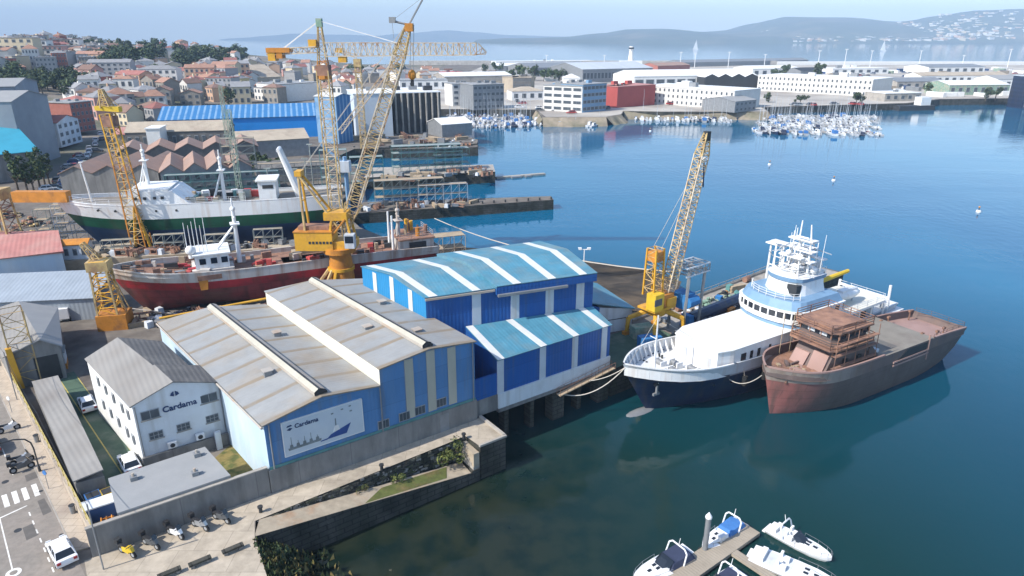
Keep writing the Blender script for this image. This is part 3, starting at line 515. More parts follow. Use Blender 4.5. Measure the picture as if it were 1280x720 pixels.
for f, bk, z in ((FR1, BR1, z1), (FR2, BR2, z2)):
    mb = MB(O); a = lerp((f[0], f[1]+.3, 0), (bk[0], bk[1], 0), .0); c = lerp((f[0], f[1], 0), (bk[0], bk[1], 0), .985); d = (c-a).normalized(); q = Vector((d.y, -d.x, 0))
    prof = [(-.55, .05), (-.55, .4), (-.12, .66), (.12, .66), (.55, .45), (.55, .05)]
    A_ = [a+q*x+Vector((0, 0, z+.1+h)) for x, h in prof]; C_ = [c+q*x+Vector((0, 0, z+.1+h)) for x, h in prof]
    for i in range(5): mb.face([A_[i], A_[i+1], C_[i+1], C_[i]], ('vent', 'strip', 'dark', 'vent', 'dark')[i])  # sunward faces pale, far side dark: light put into the colours; groove dark too
    mb.face(A_, 'dark'); mb.face(C_, 'dark'); v = mb.build('ridge_vent', root)
    mb = MB(O); mb.prism([a+q*.56, a+q*.75, c+q*.75, c+q*.56], z+.12, z+.3, 'dark'); mb.build('flashing', v)
for u in (29.35, 31.85, 34.35):
    mb = MB(O); zt = (z2-.06*(abs(u-31.7)/5.5*10.8)) - .14; mb.box(u-.48, u+.48, -.02, .1, 6.9, zt, 'strip'); mb.build('light_strip', root)
for u, z in ((26.2, 7.25), (28.55, 7.35), (30.35, 7.45), (32.9, 7.55)):
    mb = MB(O); mb.box(u-.62, u+.62, -.03, .08, z-.5, z+.5, 'alu'); wn = mb.build('window', root)
    mb = MB(O)
    for i in range(3): mb.box(u-.56+i*.39, u-.56+i*.39+.33, -.05, .0, z-.42, z+.42, 'wins')
    mb.build('pane', wn)
mb = MB(O); mb.box(14.7, 37.2, -.045, .0, 6.46, 6.75, 'teal'); mb.build('drip_rail', root)
mb = MB(O); mb.tube((11.6, 31.9, 11.5), (24.0, 28.95, 12.3), .16, 'yellow', 7); mb.build('yellow_pipe', root)
for u, z in ((15.1, 11.1), (26.05, 11.4), (36.9, 13.3)): mb = MB(O); mb.tube((u, -.1, 6.5), (u, -.1, z), .075, 'steel', 6); mb.tube((u, -.1, z), (u, .15, z+.25), .075, 'steel', 6); mb.build('downpipe', root)
mb = MB(O); mb.tube((14.45, -.2, 11.05), (11.15, 31.4, 11.05), .11, 'vent', 6); mb.build('gutter', root)
for u, v in ((17.6, 8), (21.4, 17), (29.0, 9), (33.6, 15), (33.0, 5)): mb = MB(O); zz_ = 12.2 if u < 24 else 13.85; mb.box(u-.4, u+.4, v-.4, v+.4, zz_-.8, zz_+.35, 'steel'); mb.box(u-.48, u+.48, v-.48, v+.48, zz_+.35, zz_+.42, 'vent'); mb.build('roof_hatch', root)
# poster
mb = MB(O); mb.box(16.25, 24.0, -.10, .03, 7.35, 10.85, 'poster'); bb = mb.build('billboard', root)
mb = MB(O)
for x0, x1, z0_, z3 in ((16.2, 24.05, 7.27, 7.35), (16.2, 24.05, 10.85, 10.93)): mb.box(x0, x1, -.12, .03, z0_, z3, 'white')
mb.box(16.17, 16.25, -.12, .03, 7.27, 10.93, 'white'); mb.box(24.0, 24.08, -.12, .03, 7.27, 10.93, 'white'); mb.build('frame', bb)
mb = MB(O); yy = -.125   # printed blue ship on the poster
def flat(mb, pts, m, t=.02): mb.hexa([(x, yy, z) for x, z in pts]+[(x, yy+t, z) for x, z in pts], m) if len(pts) == 4 else mb.face([(x, yy, z) for x, z in pts], m)
flat(mb, [(20.2, 7.75), (22.25, 7.75), (22.75, 8.75), (20.7, 8.15)], 'ship_ink'); flat(mb, [(20.9, 8.3), (21.6, 8.4), (21.5, 8.95), (21.1, 8.9)], 'shipwhite'); flat(mb, [(21.2, 8.95), (21.3, 8.95), (21.3, 9.7), (21.2, 9.7)], 'grey_ink'); flat(mb, [(19.6, 7.7), (20.3, 7.72), (20.4, 7.86), (19.7, 7.8)], 'ship_ink')
mb.build('printed_ship', bb)
mb = MB(O)
for i in range(5):
    x = 16.9+i*.62; flat(mb, [(x-.3, 7.85), (x+.3, 7.85), (x+.36, 8.1), (x-.36, 8.08)], 'grey_ink'); h = [1.1, .6, .8, .95, .5][i]; flat(mb, [(x-.03, 8.1), (x+.03, 8.1), (x+.02, 8.1+h), (x-.02, 8.1+h)], 'grey_ink'); flat(mb, [(x-.2, 8.1), (x+.15, 8.1), (x+.1, 8.4), (x-.15, 8.4)], 'grey_ink')
mb.build('printed_fleet', bb)
lettering('lettering', 'Cardama', bb, .62, 'navyink', (17.35-14.7, -.18, 10.02-4), (R(90), 0, 0), .01, .012)
mb = MB(O); flat(mb, [(16.62, 10.05), (16.9, 9.9), (17.15, 10.1), (16.9, 10.2)], 'navyink'); flat(mb, [(16.62, 10.3), (17.15, 10.35), (17.05, 10.5), (16.7, 10.45)], 'navyink'); mb.build('emblem', bb)
mb = MB(O)
for x, z in ((21.0, 10.3), (22.0, 10.45), (22.8, 10.55), (22.85, 10.0)): flat(mb, [(x-.12, z-.07), (x+.12, z-.07), (x+.12, z+.07), (x-.12, z+.07)], 'grey_ink')
mb.build('small_print', bb)
# ---- tall blue hall
root, O = yroot('blue_hall', 'tall blue hall with white striped blue roof stepping up to the right', 'hall', -3.1, 0, 4, TF)
fl, fr, bl, br, rl, rr = (-3.1, 0), (18.5, 0), (-7.8, 13.8), (17.6, 14.6), (-5.5, 6.9), (18.2, 7.1); ze, zr = 16.1, 17.0
stx = 5.3; stb = lerp((*bl, 0), (*br, 0), .40); strd = lerp((*rl, 0), (*rr, 0), .40)
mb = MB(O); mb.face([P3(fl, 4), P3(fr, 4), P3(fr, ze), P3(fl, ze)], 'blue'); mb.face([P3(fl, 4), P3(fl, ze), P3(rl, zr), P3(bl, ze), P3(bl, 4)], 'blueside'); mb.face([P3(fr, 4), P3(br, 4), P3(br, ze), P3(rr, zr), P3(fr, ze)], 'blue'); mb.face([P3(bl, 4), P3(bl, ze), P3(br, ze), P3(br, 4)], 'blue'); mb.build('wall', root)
def broof(name, f0, f1, r0, r1, b0, b1, dz, ovf):
    mb = MB(O); sh = lambda p, z, dv=0: (p[0], p[1]+dv, z+dz)
    mb.slab([sh(f0, ze+.12, -ovf), sh(f1, ze+.12, -ovf), sh(r1, zr+.14), sh(r0, zr+.14)], .1, 'blueroof'); mb.slab([sh(r0, zr+.139), sh(r1, zr+.139), sh(b1, ze+.12, .2), sh(b0, ze+.12, .2)], .1, 'blueroof'); return mb.build(name, root)
rf = broof('roof', (-3.25, 0), (stx, 0), (-5.65, 6.9), tuple(strd)[:2], (-7.95, 13.8), tuple(stb)[:2], 0, .15)
rf2 = broof('raised_roof', (stx, 0), (18.65, 0), tuple(strd)[:2], (18.35, 7.1), tuple(stb)[:2], (17.75, 14.6), .38, .7)
mb = MB(O); mb.box(stx, 18.6, -.68, -.3, 15.5, 16.44, 'blue'); mb.face([(stx, -.66, 16.2), (stx, 0, 16.1), P3(tuple(strd)[:2], zr), P3(tuple(strd)[:2], zr+.45), (stx, -.66, 16.55)], 'blueroof'); mb.face([P3(tuple(strd)[:2], zr), P3(tuple(stb)[:2], ze-.1), P3((stb[0], stb[1]+.2), ze+.5), P3(tuple(strd)[:2], zr+.5)], 'blueroof'); mb.build('fascia', root)
mb = MB(O); mb.box(-3.2, stx-.05, -.3, -.08, 15.82, 16.06, 'vent'); mb.box(5.4, 14.5, -1.0, -.7, 15.3, 15.6, 'steel'); mb.build('gutter', root)
for u, dz, o_ in ((-2.2, 0, .16), (3.0, 0, .16), (7.9, .38, .71), (12.5, .38, .71), (16.7, .38, .71)):
    mb = MB(O); t = (u+3.1)/21.6; rx = rl[0]+(rr[0]-rl[0])*t; ry = rl[1]+(rr[1]-rl[1])*t; bx = bl[0]+(br[0]-bl[0])*t; by = bl[1]+(br[1]-bl[1])*t
    mb.slab([(u-.5, -o_, ze+.16+dz), (u+.5, -o_, ze+.16+dz), (rx+.5, ry, zr+.18+dz), (rx-.5, ry, zr+.18+dz)], .03, 'skylight'); mb.slab([(rx-.5, ry, zr+.178+dz), (rx+.5, ry, zr+.178+dz), (bx+.5, by, ze+.16+dz), (bx-.5, by, ze+.16+dz)], .03, 'skylight'); mb.build('roof_light', root)
    if u > 0: mb = MB(O); mb.box(u-.55, u+.55, -.04, .02, 11.6, 15.8 if dz == 0 else 15.48, 'strip' if 0 else 'shipgrey'); mb.build('light_strip', root)
for t in (.22, .50, .78):
    mb = MB(O); p = lerp((*fl, 0), (*bl, 0), t); d = (lerp((*bl, 0), (*fl, 0), 0)-lerp((*fl, 0), (*bl, 0), 0)).normalized()*-.45; q = Vector((-.04, -.015, 0)); h = ze-.25+.9*(1-abs(t-.5)*2)
    mb.face([p+d+q+Vector((0, 0, 4)), p-d+q+Vector((0, 0, 4)), p-d+q+Vector((0, 0, h)), p+d+q+Vector((0, 0, h))], 'skylight'); mb.build('side_strip', root)
# ---- blue lean-to over the water
root, O = yroot('blue_lean_to', 'lower dark blue lean-to with white strips standing over the water', 'lean-to', 40.4, .3)
b0 = YF.loc(TF.w(-.1, 0))[:2]; b1 = YF.loc(TF.w(18.6, 0))[:2]; b0 = (b0[0]+1.6, b0[1]-.45)
zE, zB = 10.2, 11.75
mb = MB(O); mb.face([(40.4, .3, 6), (57.5, .3, 6), (57.5, .3, zE), (40.4, .3, zE)], 'blue'); mb.face([(57.5, .3, 6), (57.5, 8, 6), P3(b1, zB), (57.5, .3, zE)], 'blue'); mb.face([(40.4, .3, 6), (40.4, .3, zE), P3(b0, zB), P3(b0, 6)], 'blue'); mb.build('wall', root)
mb = MB(O); mb.box(37.3, 40.38, .32, .6, 6.0, 8.6, 'blue'); mb.box(37.3, 40.38, .3, .62, 4.0, 5.995, 'wallc'); mb.build('link_wall', root)
mb = MB(O); N = 16
for i in range(N):
    t, t1 = i/N, (i+1)/N; f = lambda q: (40.25+(57.6-40.25)*q, .1, zE+.1); g = lambda q: (b0[0]+(b1[0]-b0[0])*q, b0[1]+(b1[1]-b0[1])*q-.02, zB+.1); mb.slab([f(t), f(t1), g(t1), g(t)], .1, 'blueroof')
mb.build('roof', root)
for px_f, tb in ((.028, .0), (.375, .325), (.66, .625), (.935, .90)):
    f = lambda q: (40.25+(57.6-40.25)*q, .06, zE+.15); g = lambda q: (b0[0]+(b1[0]-b0[0])*q, b0[1]+(b1[1]-b0[1])*q-.05, zB+.15); wq = .026
    tb = max(tb, wq); mb = MB(O); mb.slab([f(px_f-wq), f(px_f+wq), g(tb+wq), g(tb-wq)], .03, 'skylight'); mb.build('roof_light', root)
    u = f(px_f)[0]; mb = MB(O); mb.box(u-.45, u+.45, .24, .31, 6.0, zE-.05, 'shipgrey'); mb.build('light_strip', root)
mb = MB(O); mb.box(40.35, 57.55, .12, .6, 4.15, 6.0, 'whitew'); mb.box(40.3, 57.6, .05, 5.9, 3.7, 4.15, 'wallc'); mb.build('plinth', root)
for u in (41.5, 45.2, 49.0, 52.6, 56.4):
    mb = MB(O); big = u in (49.0, 56.4); mb.box(u-(.9 if big else .3), u+(.9 if big else .3), .2 if not big else -.1, 1.4, -1.4, 3.7, 'stone'); mb.build('support', root)
# ---- small blue-roofed shed behind
root, O = yroot('quay_shed', 'small grey walled shed with sloping blue roof right of the tall blue hall', 'shed', *YF.loc(at(748, 418))[:2])
o3 = Vector(O); u1, v1 = YF.loc(at(789, 411))[:2]; u0, v0 = O[0], O[1]; dl = Vector((u1-u0, v1-v0, 0)); L_ = dl.length; dl.normalize(); nl = Vector((-dl.y, dl.x, 0)); B_ = lambda x, y, z: o3+dl*x+nl*y+Vector((0, 0, z-4))
mb = MB(O); mb.hexa([B_(0, 0, 4), B_(L_, 0, 4), B_(L_, 11, 4), B_(0, 11, 4), B_(0, 0, 8.1), B_(L_, 0, 7.2), B_(L_, 11, 7.2), B_(0, 11, 8.1)], 'whitew'); mb.build('wall', root)
mb = MB(O); mb.slab([B_(L_+.3, -.3, 7.3), B_(L_+.3, 11.3, 7.3), B_(-3.2, 11.3, 9.6), B_(-3.2, -.3, 9.6)], .15, 'blueroof'); mb.hexa([B_(-3.2, -.05, 4), B_(-.02, -.05, 4), B_(-.02, 11, 4), B_(-3.2, 11, 4), B_(-3.2, -.05, 9.4), B_(-.02, -.05, 8.15), B_(-.02, 11, 8.15), B_(-3.2, 11, 9.4)], 'blue'); mb.build('roof', root)
mb = MB(O); mb.hexa([B_(.3, -.04, 5.9), B_(L_-.2, -.04, 5.9), B_(L_-.2, 0, 5.9), B_(.3, 0, 5.9), B_(.3, -.04, 6.0), B_(L_-.2, -.04, 6.0), B_(L_-.2, 0, 6.0), B_(.3, 0, 6.0)], 'dark'); mb.build('trim', root)
# ---- office building
root, O = yroot('office_building', 'whitewashed office block with blue company lettering on its gable front', 'building', 5.6, 11)
f0, f1, fm = (5.6, 11), (13.6, 11.2), (9.4, 10.95); m0, m1, mm = (4.85, 15.6), (13.0, 16.0), (8.6, 15.8); b0, b1, bm = (3.15, 25.8), (10.6, 26.0), (6.5, 26.0)
e, rz = 11.0, 12.45
mb = MB(O); mb.face([P3(f0, 4), P3(f1, 4), P3(f1, e), P3(fm, rz), P3(f0, e)], 'whitew'); mb.face([P3(f0, 4), P3(f0, e), P3(m0, e), P3(m0, 4)], 'white'); mb.face([P3(f1, 4), P3(m1, 4), P3(m1, e), P3(f1, e)], 'whitew')  # sunward side whiter, front duller: sun and shade put into the wall colours
mb.face([P3(m0, 4), P3(m0, e), P3(mm, rz), P3(m1, e), P3(m1, 4)], 'whitew')
q0, q1 = (4.86, 15.62), (12.0, 15.9); mb.face([P3(q0, 4), P3(q0, e-.25), P3(b0, e-.25), P3(b0, 4)], 'white'); mb.face([P3(q1, 4), P3(b1, 4), P3(b1, e-.25), P3(q1, e-.25)], 'whitew'); mb.face([P3(b0, 4), P3(b0, e-.25), P3(bm, rz-.1), P3(b1, e-.25), P3(b1, 4)], 'whitew'); mb.build('wall', root)
mb = MB(O); up = .14
mb.slab([(f0[0]-.2, f0[1]-.15, e+up-.05), (fm[0], fm[1]-.15, rz+up), (mm[0], mm[1]+.1, rz+up), (m0[0]-.2, m0[1]+.1, e+up-.05)], .1, 'greyroof'); mb.slab([(fm[0], fm[1]-.15, rz+up-.001), (f1[0]+.2, f1[1]-.15, e+up-.05), (m1[0]+.2, m1[1]+.1, e+up-.05), (mm[0], mm[1]+.1, rz+up-.001)], .1, 'greyroofd')  # right slopes take a darker copy of the sheet, shade put into the colour
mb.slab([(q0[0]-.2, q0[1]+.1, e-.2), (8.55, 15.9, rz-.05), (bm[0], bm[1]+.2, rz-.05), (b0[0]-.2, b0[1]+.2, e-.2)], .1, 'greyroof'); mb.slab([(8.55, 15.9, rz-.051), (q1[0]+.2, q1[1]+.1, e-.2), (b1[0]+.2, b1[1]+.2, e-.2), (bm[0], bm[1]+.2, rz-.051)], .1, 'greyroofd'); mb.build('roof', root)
def win(mbO, root, x, y, z, w, h, cols=1, rows=1, m='wins', fr='alu'):
    mb = MB(mbO); mb.box(x-w/2, x+w/2, y-.06, y+.02, z-h/2, z+h/2, fr); wn = mb.build('window', root); mb = MB(mbO); g = .06
    cw = (w-g*(cols+1))/cols; rh = (h-g*(rows+1))/rows
    for i in range(cols):
        for j in range(rows): mb.box(x-w/2+g+i*(cw+g), x-w/2+g+i*(cw+g)+cw, y-.075, y-.05, z-h/2+g+j*(rh+g), z-h/2+g+j*(rh+g)+rh, m)
    mb.build('pane', wn); mb = MB(mbO); mb.box(x-w/2-.08, x+w/2+.08, y-.14, y+.02, z-h/2-.09, z-h/2-.005, 'conc'); mb.build('sill', wn)
wy = lambda u: 11+.2*(u-5.6)/8
win(O, root, 6.95, wy(6.95)-.02, 9.7, 1.65, .95, 2, 1); win(O, root, 12.35, wy(12.35)-.02, 9.7, 1.65, .95, 2, 1)
for u in (7.1, 9.6, 12.35): win(O, root, u, wy(u)-.02, 7.35, 1.25, .8, 3, 2)
mb = MB(O); mb.box(5.5, 13.7, 10.72, 10.98, 4, 5.35, 'wallc'); mb.build('base_course', root)
mb = MB(O); mb.box(12.2, 12.75, 10.3, 10.7, 4, 6.0, 'whitew'); mb.build('meter_cabinet', root)
mb = MB(O); mb.tube((5.75, 10.88, 4.4), (5.75, 10.88, 10.9), .06, 'steel', 6); mb.tube((13.45, 11.08, 5.4), (13.45, 11.08, 10.9), .06, 'steel', 6); mb.build('downpipe', root)
for u in (8.3, 10.9): mb = MB(O); mb.box(u-.4, u+.4, 10.62, 10.98, 5.6, 6.2, 'shipwhite'); mb.tube((u, 10.6, 5.9), (u, 10.64, 5.9), .24, 'dark', 10); mb.build('air_conditioner', root)
mb = MB(O); mb.tube((5.45, 11, 10.95), (4.7, 15.6, 10.95), .08, 'steel', 6); mb.tube((13.75, 11.1, 10.95), (13.2, 16, 10.95), .08, 'steel', 6); mb.build('gutter', root)
lettering('sign_lettering', 'Cardama', root, .86, 'navyink', (8.05-5.6, -.03, 9.5-4), (R(90), 0, R(1.4)), .03, .02)
mb = MB(O)
for s in (-1, 1):
    mb.hexa([(9.35+s*.42, 10.93, 11.1), (9.35+s*.06, 10.93, 10.95), (9.35+s*.06, 10.97, 10.95), (9.35+s*.42, 10.97, 11.1), (9.35+s*.3, 10.93, 11.35), (9.35+s*.06, 10.93, 11.5), (9.35+s*.06, 10.97, 11.5), (9.35+s*.3, 10.97, 11.35)], 'navyink')
mb.build('sign_emblem', root)
for i, v in enumerate((13, 14.8, 17.5, 20, 22.5)):
    for z in (9.4, 6.6):
        t = (v-11)/14.8; x = 5.6-2.45*t; mb = MB(O); mb.box(x-.1, x+.02, v-.45, v+.45, z-.5, z+.5, 'alu'); wn = mb.build('window', root); mb = MB(O); mb.box(x-.12, x-.08, v-.38, v+.38, z-.43, z+.43, 'wins'); mb.build('pane', wn)
# ---- flat-roofed low building
root, O = yroot('low_annex', 'low flat-roofed pale grey annex along the inside of the long wall', 'building', 2.5, .45)
mb = MB(O); mb.prism([(2.5, .45), (11.2, .4), (10.45, 6.3), (2.5, 6.0)], 4, 6.9, 'white'); mb.build('wall', root)
mb = MB(O); mb.prism([(2.35, .32), (11.35, .3), (10.55, 6.45), (2.35, 6.15)], 6.9, 7.12, 'flatroof'); mb.build('roof', root)
for u, v in ((4.2, 4.6), (8.8, 2.2), (9.6, 5.2)): mb = MB(O); mb.box(u-.28, u+.28, v-.28, v+.28, 7.1, 7.5, 'steel'); mb.tube((u, v, 7.5), (u, v, 7.8), .12, 'vent', 7); mb.build('roof_vent', root)
# ---- long wall on the promenade side
mb = MB(); p = [YF.w(.0, 0), YF.w(14.5, 0), YF.w(14.5, .3), YF.w(0, .3)]; mb.prism(p, 4, 6.75, 'wallc'); mb.prism([YF.w(-.05, -.04), YF.w(14.5, -.04), YF.w(14.5, .34), YF.w(-.05, .34)], 6.75, 6.85, 'conc')
tag(mb.build('perimeter_wall'), 'long grey rendered wall along the promenade with parked motorcycles', 'wall')
# ---- street side wall with railing
root = thing('street_wall', 'low cream wall and railing between the street pavement and the yard', 'wall', SF.w(.5, 0, 4), SF.deg)
mb = MB((.5, 0, 4)); mb.box(.46, .78, .35, 46, 4, 5.1, 'walk'); mb.build('wall', root)
mb = MB((.5, 0, 4))
for i in range(22): mb.tube((.62, 1+i*2.1, 5.1), (.62, 1+i*2.1, 6.2), .04, 'yellowline', 5)
for z in (5.6, 6.15): mb.tube((.62, .5, z), (.62, 46, z), .03, 'yellowline', 4)
mb.build('railing', root)
# ---- long grey lean-to roof by the street
root = thing('storage_shed', 'long narrow shed with corrugated grey roof between street wall and green alley', 'shed', SF.w(1.0, 7.5, 4), SF.deg); O = (1.0, 7.5, 4)
q = [(.98, 7.9), (3.2, 7.3), (4.3, 31.6), (2.0, 33.0)]
mb = MB(O); mb.prism(q, 4, 6.0, 'wallc'); mb.build('wall', root)
mb = MB(O); zz = (6.3, 6.75, 6.75, 6.3); mb.slab([(x+(x-2.6)*.08, y, z) for (x, y), z in zip(q, zz)], .12, 'greyroof'); mb.build('roof', root)
for nm, lb, c, m in (('skip', 'blue steel skip below the end of the long grey shed roof', (1.9, 6.7), 'canvasb'), ('skip', 'yellow steel skip below the end of the long grey shed roof', (3.1, 6.4), 'yel2')):
    mb = MB(); p = SF.w(*c, 4); mb.obox((0, 0), 1.1, 1.0, .05, 1.0, 0, m, 1.12); mb.obox((0, 0), 1.05, .95, 1.0, 1.03, 0, 'dark'); mb.obox((.7, 0), .1, .5, .55, .7, 0, m); tag(mb.build(nm, loc=p, deg=SF.deg), lb, 'skip')
mb = MB(); mb.box(-1.15, 1.15, -.65, .65, 0, 1.4, 'carblue'); mb.box(-1.25, 1.25, -.75, .75, 1.4, 1.52, 'whitew'); tag(mb.build('container_cabin', loc=at(127, 645, 4), deg=35), 'small blue cabin with pale roof in the corner beside the flat annex', 'cabin')
mb = MB()
for i in range(3): mb.box(-.5+i*.4, -.42+i*.4, -.3, .3, 0, .9, 'orange'); mb.box(-.5, .5, -.3+i*.25, -.24+i*.25, .4+i*.15, .5+i*.15, 'orange')
tag(mb.build('cable_rack', loc=SF.w(2.0, 2.4, 4), deg=30), 'orange steel rack in the yard corner behind the long wall', 'rack')
# ---- grey gabled hut, small cabin
def gpx(px, py, z): return at(px, py, z)
def quadhouse(name, label, cat, base, zb, ze, ridge_a, ridge_b, zr, wm_, rm, rm2=None):
    # base: four ground points FL,FR,BR,BL (world xy); gables on the FL-FR and BR-BL sides
    FL, FR, BR, BL = [Vector((p[0], p[1], 0)) for p in base]; d = (FR-FL); deg = math.degrees(math.atan2(d.y, d.x)); root = thing(name, label, cat, (FL.x, FL.y, zb), deg)
    f = Frame(FL.x, FL.y, deg); lc = lambda p, z: (*f.loc(p)[:2], z-zb); ra = FL.lerp(FR, ridge_a); rb = BL.lerp(BR, ridge_b)
    mb = MB(); mb.face([lc(FL, zb), lc(FR, zb), lc(FR, ze), lc(ra, zr), lc(FL, ze)], wm_); mb.face([lc(BL, zb), lc(BL, ze), lc(rb, zr), lc(BR, ze), lc(BR, zb)], wm_); mb.face([lc(FL, zb), lc(FL, ze), lc(BL, ze), lc(BL, zb)], wm_); mb.face([lc(FR, zb), lc(BR, zb), lc(BR, ze), lc(FR, ze)], wm_); mb.build('wall', root)
    o1 = (FL-FR).normalized()*.3; o2 = (FL-BL).normalized()*.3; mb = MB()
    mb.slab([lc(FL+o1+o2, ze+.06), lc(ra+o2, zr+.14), lc(rb-o2, zr+.14), lc(BL+o1-o2, ze+.06)], .12, rm); mb.slab([lc(ra+o2, zr+.138), lc(FR-o1+o2, ze+.06), lc(BR-o1-o2, ze+.06), lc(rb-o2, zr+.138)], .12, rm2 or rm); mb.build('roof', root); return root, f
zb = 9.2
base = [at(6, 445, 8.4), at(74, 432, 8.4), at(70, 385, 8.4), at(-22, 392, 8.4)]
hut, hf = quadhouse('grey_hut', 'grey gabled hut with dark open front beside the small yellow lattice crane', 'hut', [(p.x, p.y) for p in base], 4, 8.3, .68, .52, 9.6, 'wallc', 'greyroof', 'flatroof')
mb = MB(); a = hf.loc(base[0]); c = hf.loc(base[1]); mb.box(a[0]+2.6, c[0]-.4, -.05, .02, .1, 3.4, 'dark'); mb.build('opening', hut)  # flat dark sheet stands in for the unlit inside of the hut
root = thing('guard_cabin', 'little white cabin with two windows on an orange base by the grey hut', 'cabin', at(50, 468), 30)
mb = MB(); mb.box(0, 3.0, 0, 2.4, .8, 2.3, 'whitew'); mb.box(-.01, 3.01, -.01, 2.41, 0, .8, 'orange'); mb.build('wall', root); mb = MB(); mb.box(-.1, 3.1, -.1, 2.5, 2.3, 2.45, 'flatroof'); mb.build('roof', root)
win((0, 0, 0), root, .8, -.02, 1.65, .6, .6); win((0, 0, 0), root, 1.75, -.02, 1.65, .6, .6)
# red-roofed and blue-grey sheds at the left edge
base = [at(-50, 392, 7.2), at(87, 368, 7.2), at(75, 322, 7.2), at(-45, 335, 7.2)]
root, f = quadhouse('red_roof_shed', 'long shed with faded pink red roof and blue grey walls at the left edge', 'shed', [(p.x, p.y) for p in (at(-60, 372), at(86, 352), at(78, 322), at(-50, 330))], 4, 9.3, .5, .5, 9.5, 'shedside', 'redroof')
bpts = [at(-60, 372), at(86, 352), at(78, 322), at(-50, 330)]
mb = MB(); p = [Vector(f.loc(q)) for q in bpts]; mb.slab([(p[0].x-.3, p[0].y-.4, 5.6), (p[1].x+.3, p[1].y-.4, 5.6), (p[1].lerp(p[2], .5).x+.3, p[1].lerp(p[2], .5).y, 7.3), (p[0].x, p[0].lerp(p[3], .5).y, 7.3)], .15, 'redroof'); mb.build('canopy', root)
root = thing('blue_grey_lean_to', 'low shed with pale blue grey sheet roof in front of the pink red roof', 'shed', at(-60, 408), 8)
mb = MB(); mb.box(0, 20, 0, 8.2, 0, 3.5, 'slatey'); mb.build('wall', root); mb = MB(); mb.slab([(-.3, -.3, 3.5), (20.3, -.3, 3.5), (20.3, 8.4, 5.2), (-.3, 8.4, 5.2)], .12, 'slatey'); mb.build('roof', root)
root = thing('dark_canopy', 'grey canopy roof over a dark loading bay left of the orange ballast crane', 'canopy', at(92, 395), 20)
mb = MB(); mb.slab([(0, 0, 3.2), (5, 0, 3.2), (5, 5, 3.6), (0, 5, 3.6)], .15, 'flatroof'); mb.build('roof', root)
for x, y in ((.2, .2), (4.8, .2), (4.8, 4.8), (.2, 4.8)): mb = MB(); mb.tube((x, y, 0), (x, y, 3.3), .1, 'steel'); mb.build('post', root)
mb = MB(); mb.box(.3, 4.7, 4.6, 4.8, 0, 3.2, 'dark'); mb.build('rear_wall', root)
# ================================================================ SHIPS
def hull(L, B, zs, mats, bowrise, sternrise, rake, srake=1.5, tb=.30, tbl=.5, pw=2.2, stern_k=.25, stern_l=.65, nst=26, keelw=.05, bil=.8):
    """returns row(t,r) -> (x, half breadth, z); rows run keel..rail"""
    nr = len(zs)
    def pt(t, r):
        f = (zs[r]-zs[0])/(zs[-1]-zs[0]); rise = bowrise*max(0, (.42-t)/.42)**1.8+sternrise*max(0, (t-.7)/.3)**1.6
        z = zs[r]+rise*f**1.3; x0 = rake*(1-f)**1.15; x1 = L-srake*(1-f); x = x0+(x1-x0)*t
        tt = tbl+(tb-tbl)*f; e = 1-(1-min(1, t/tt))**(pw*.85+.9*f); s = 1-(stern_l+(stern_k-stern_l)*f)*max(0, (t-.68)/.32)**1.8
        row = keelw if r == 0 else (bil if r == 1 else (bil+(1-bil)*min(1, (r-1)/2)))
        return x, B/2*e*s*row, z
    return pt
def hull_mesh(pt, nr, mats, nst=30, side=None):
    mb = MB(); g = {}
    ts = [(i/nst)**1.35 if i < nst*.5 else i/nst for i in range(nst+1)]; ts = [t*.999 for t in sorted(ts)]
    for s in (1, -1):
        for i, t in enumerate(ts):
            for r in range(nr): x, hb, z = pt(t, r); g[s, i, r] = mb.add([(x, s*hb, z)])
        for i in range(nst):
            for r in range(nr-1):
                q = (g[s, i, r], g[s, i+1, r], g[s, i+1, r+1], g[s, i, r+1]); mb.f.append(q if s == -1 else q[::-1]); mb.m.append(mb.mi(mats[r]))
    for r in range(nr-1):
        mb.f.append((g[-1, nst, r], g[1, nst, r], g[1, nst, r+1], g[-1, nst, r+1])); mb.m.append(mb.mi(mats[r]))
    return mb, ts
def deck_mesh(pt, top, drop, t0, t1, m, n=20, inset=.12, zfix=None):
    mb = MB(); pr = None
    for i in range(n+1):
        t = t0+(t1-t0)*i/n; x, hb, z = pt(t, top); x2, hb2, z2 = pt(t, top-1); z = z-drop if zfix is None else zfix; hb = max(.02, hb-inset)
        c = ((x, -hb, z), (x, hb, z))
        if pr: mb.face([pr[0], c[0], c[1], pr[1]], m)
        pr = c
    return mb
def bulwark_in(pt, top, drop, t0, t1, m, mcap, n=20, th=.16, stays=0, zfix=None, cap=.12):
    mb = MB(); st = MB()
    for s in (1, -1):
        pr = None
        for i in range(n+1):
            t = t0+(t1-t0)*i/n; x, hb, z = pt(t, top); zb = z-drop if zfix is None else zfix; hi = max(.01, hb-th); c = [Vector(q) for q in ((x+.02, s*hi, zb), (x+.02, s*hi, z), (x, s*(hb+.04), z+cap), (x, s*max(.0, hi-.06), z+cap), (x, s*(hb+.04), z-.02))]
            if pr: mb.face([pr[0], c[0], c[1], pr[1]], m); mb.face([pr[3], c[3], c[2], pr[2]], mcap); mb.face([pr[2], c[2], c[4], pr[4]], mcap); mb.face([pr[1], c[1], c[3], pr[3]], mcap)
            pr = c
            if stays and i % stays == 0 and i: d = Vector((.25, -s, 0)).normalized(); mb.hexa([c[0]+Vector((-.06, 0, 0)), c[0]+Vector((.06, 0, 0)), c[0]+d*.8+Vector((.06, 0, 0)), c[0]+d*.8+Vector((-.06, 0, 0)), c[1]+Vector((-.06, 0, 0)), c[1]+Vector((.06, 0, 0)), c[1]+d*.15+Vector((.06, 0, 0)), c[1]+d*.15+Vector((-.06, 0, 0))], m)
    return mb
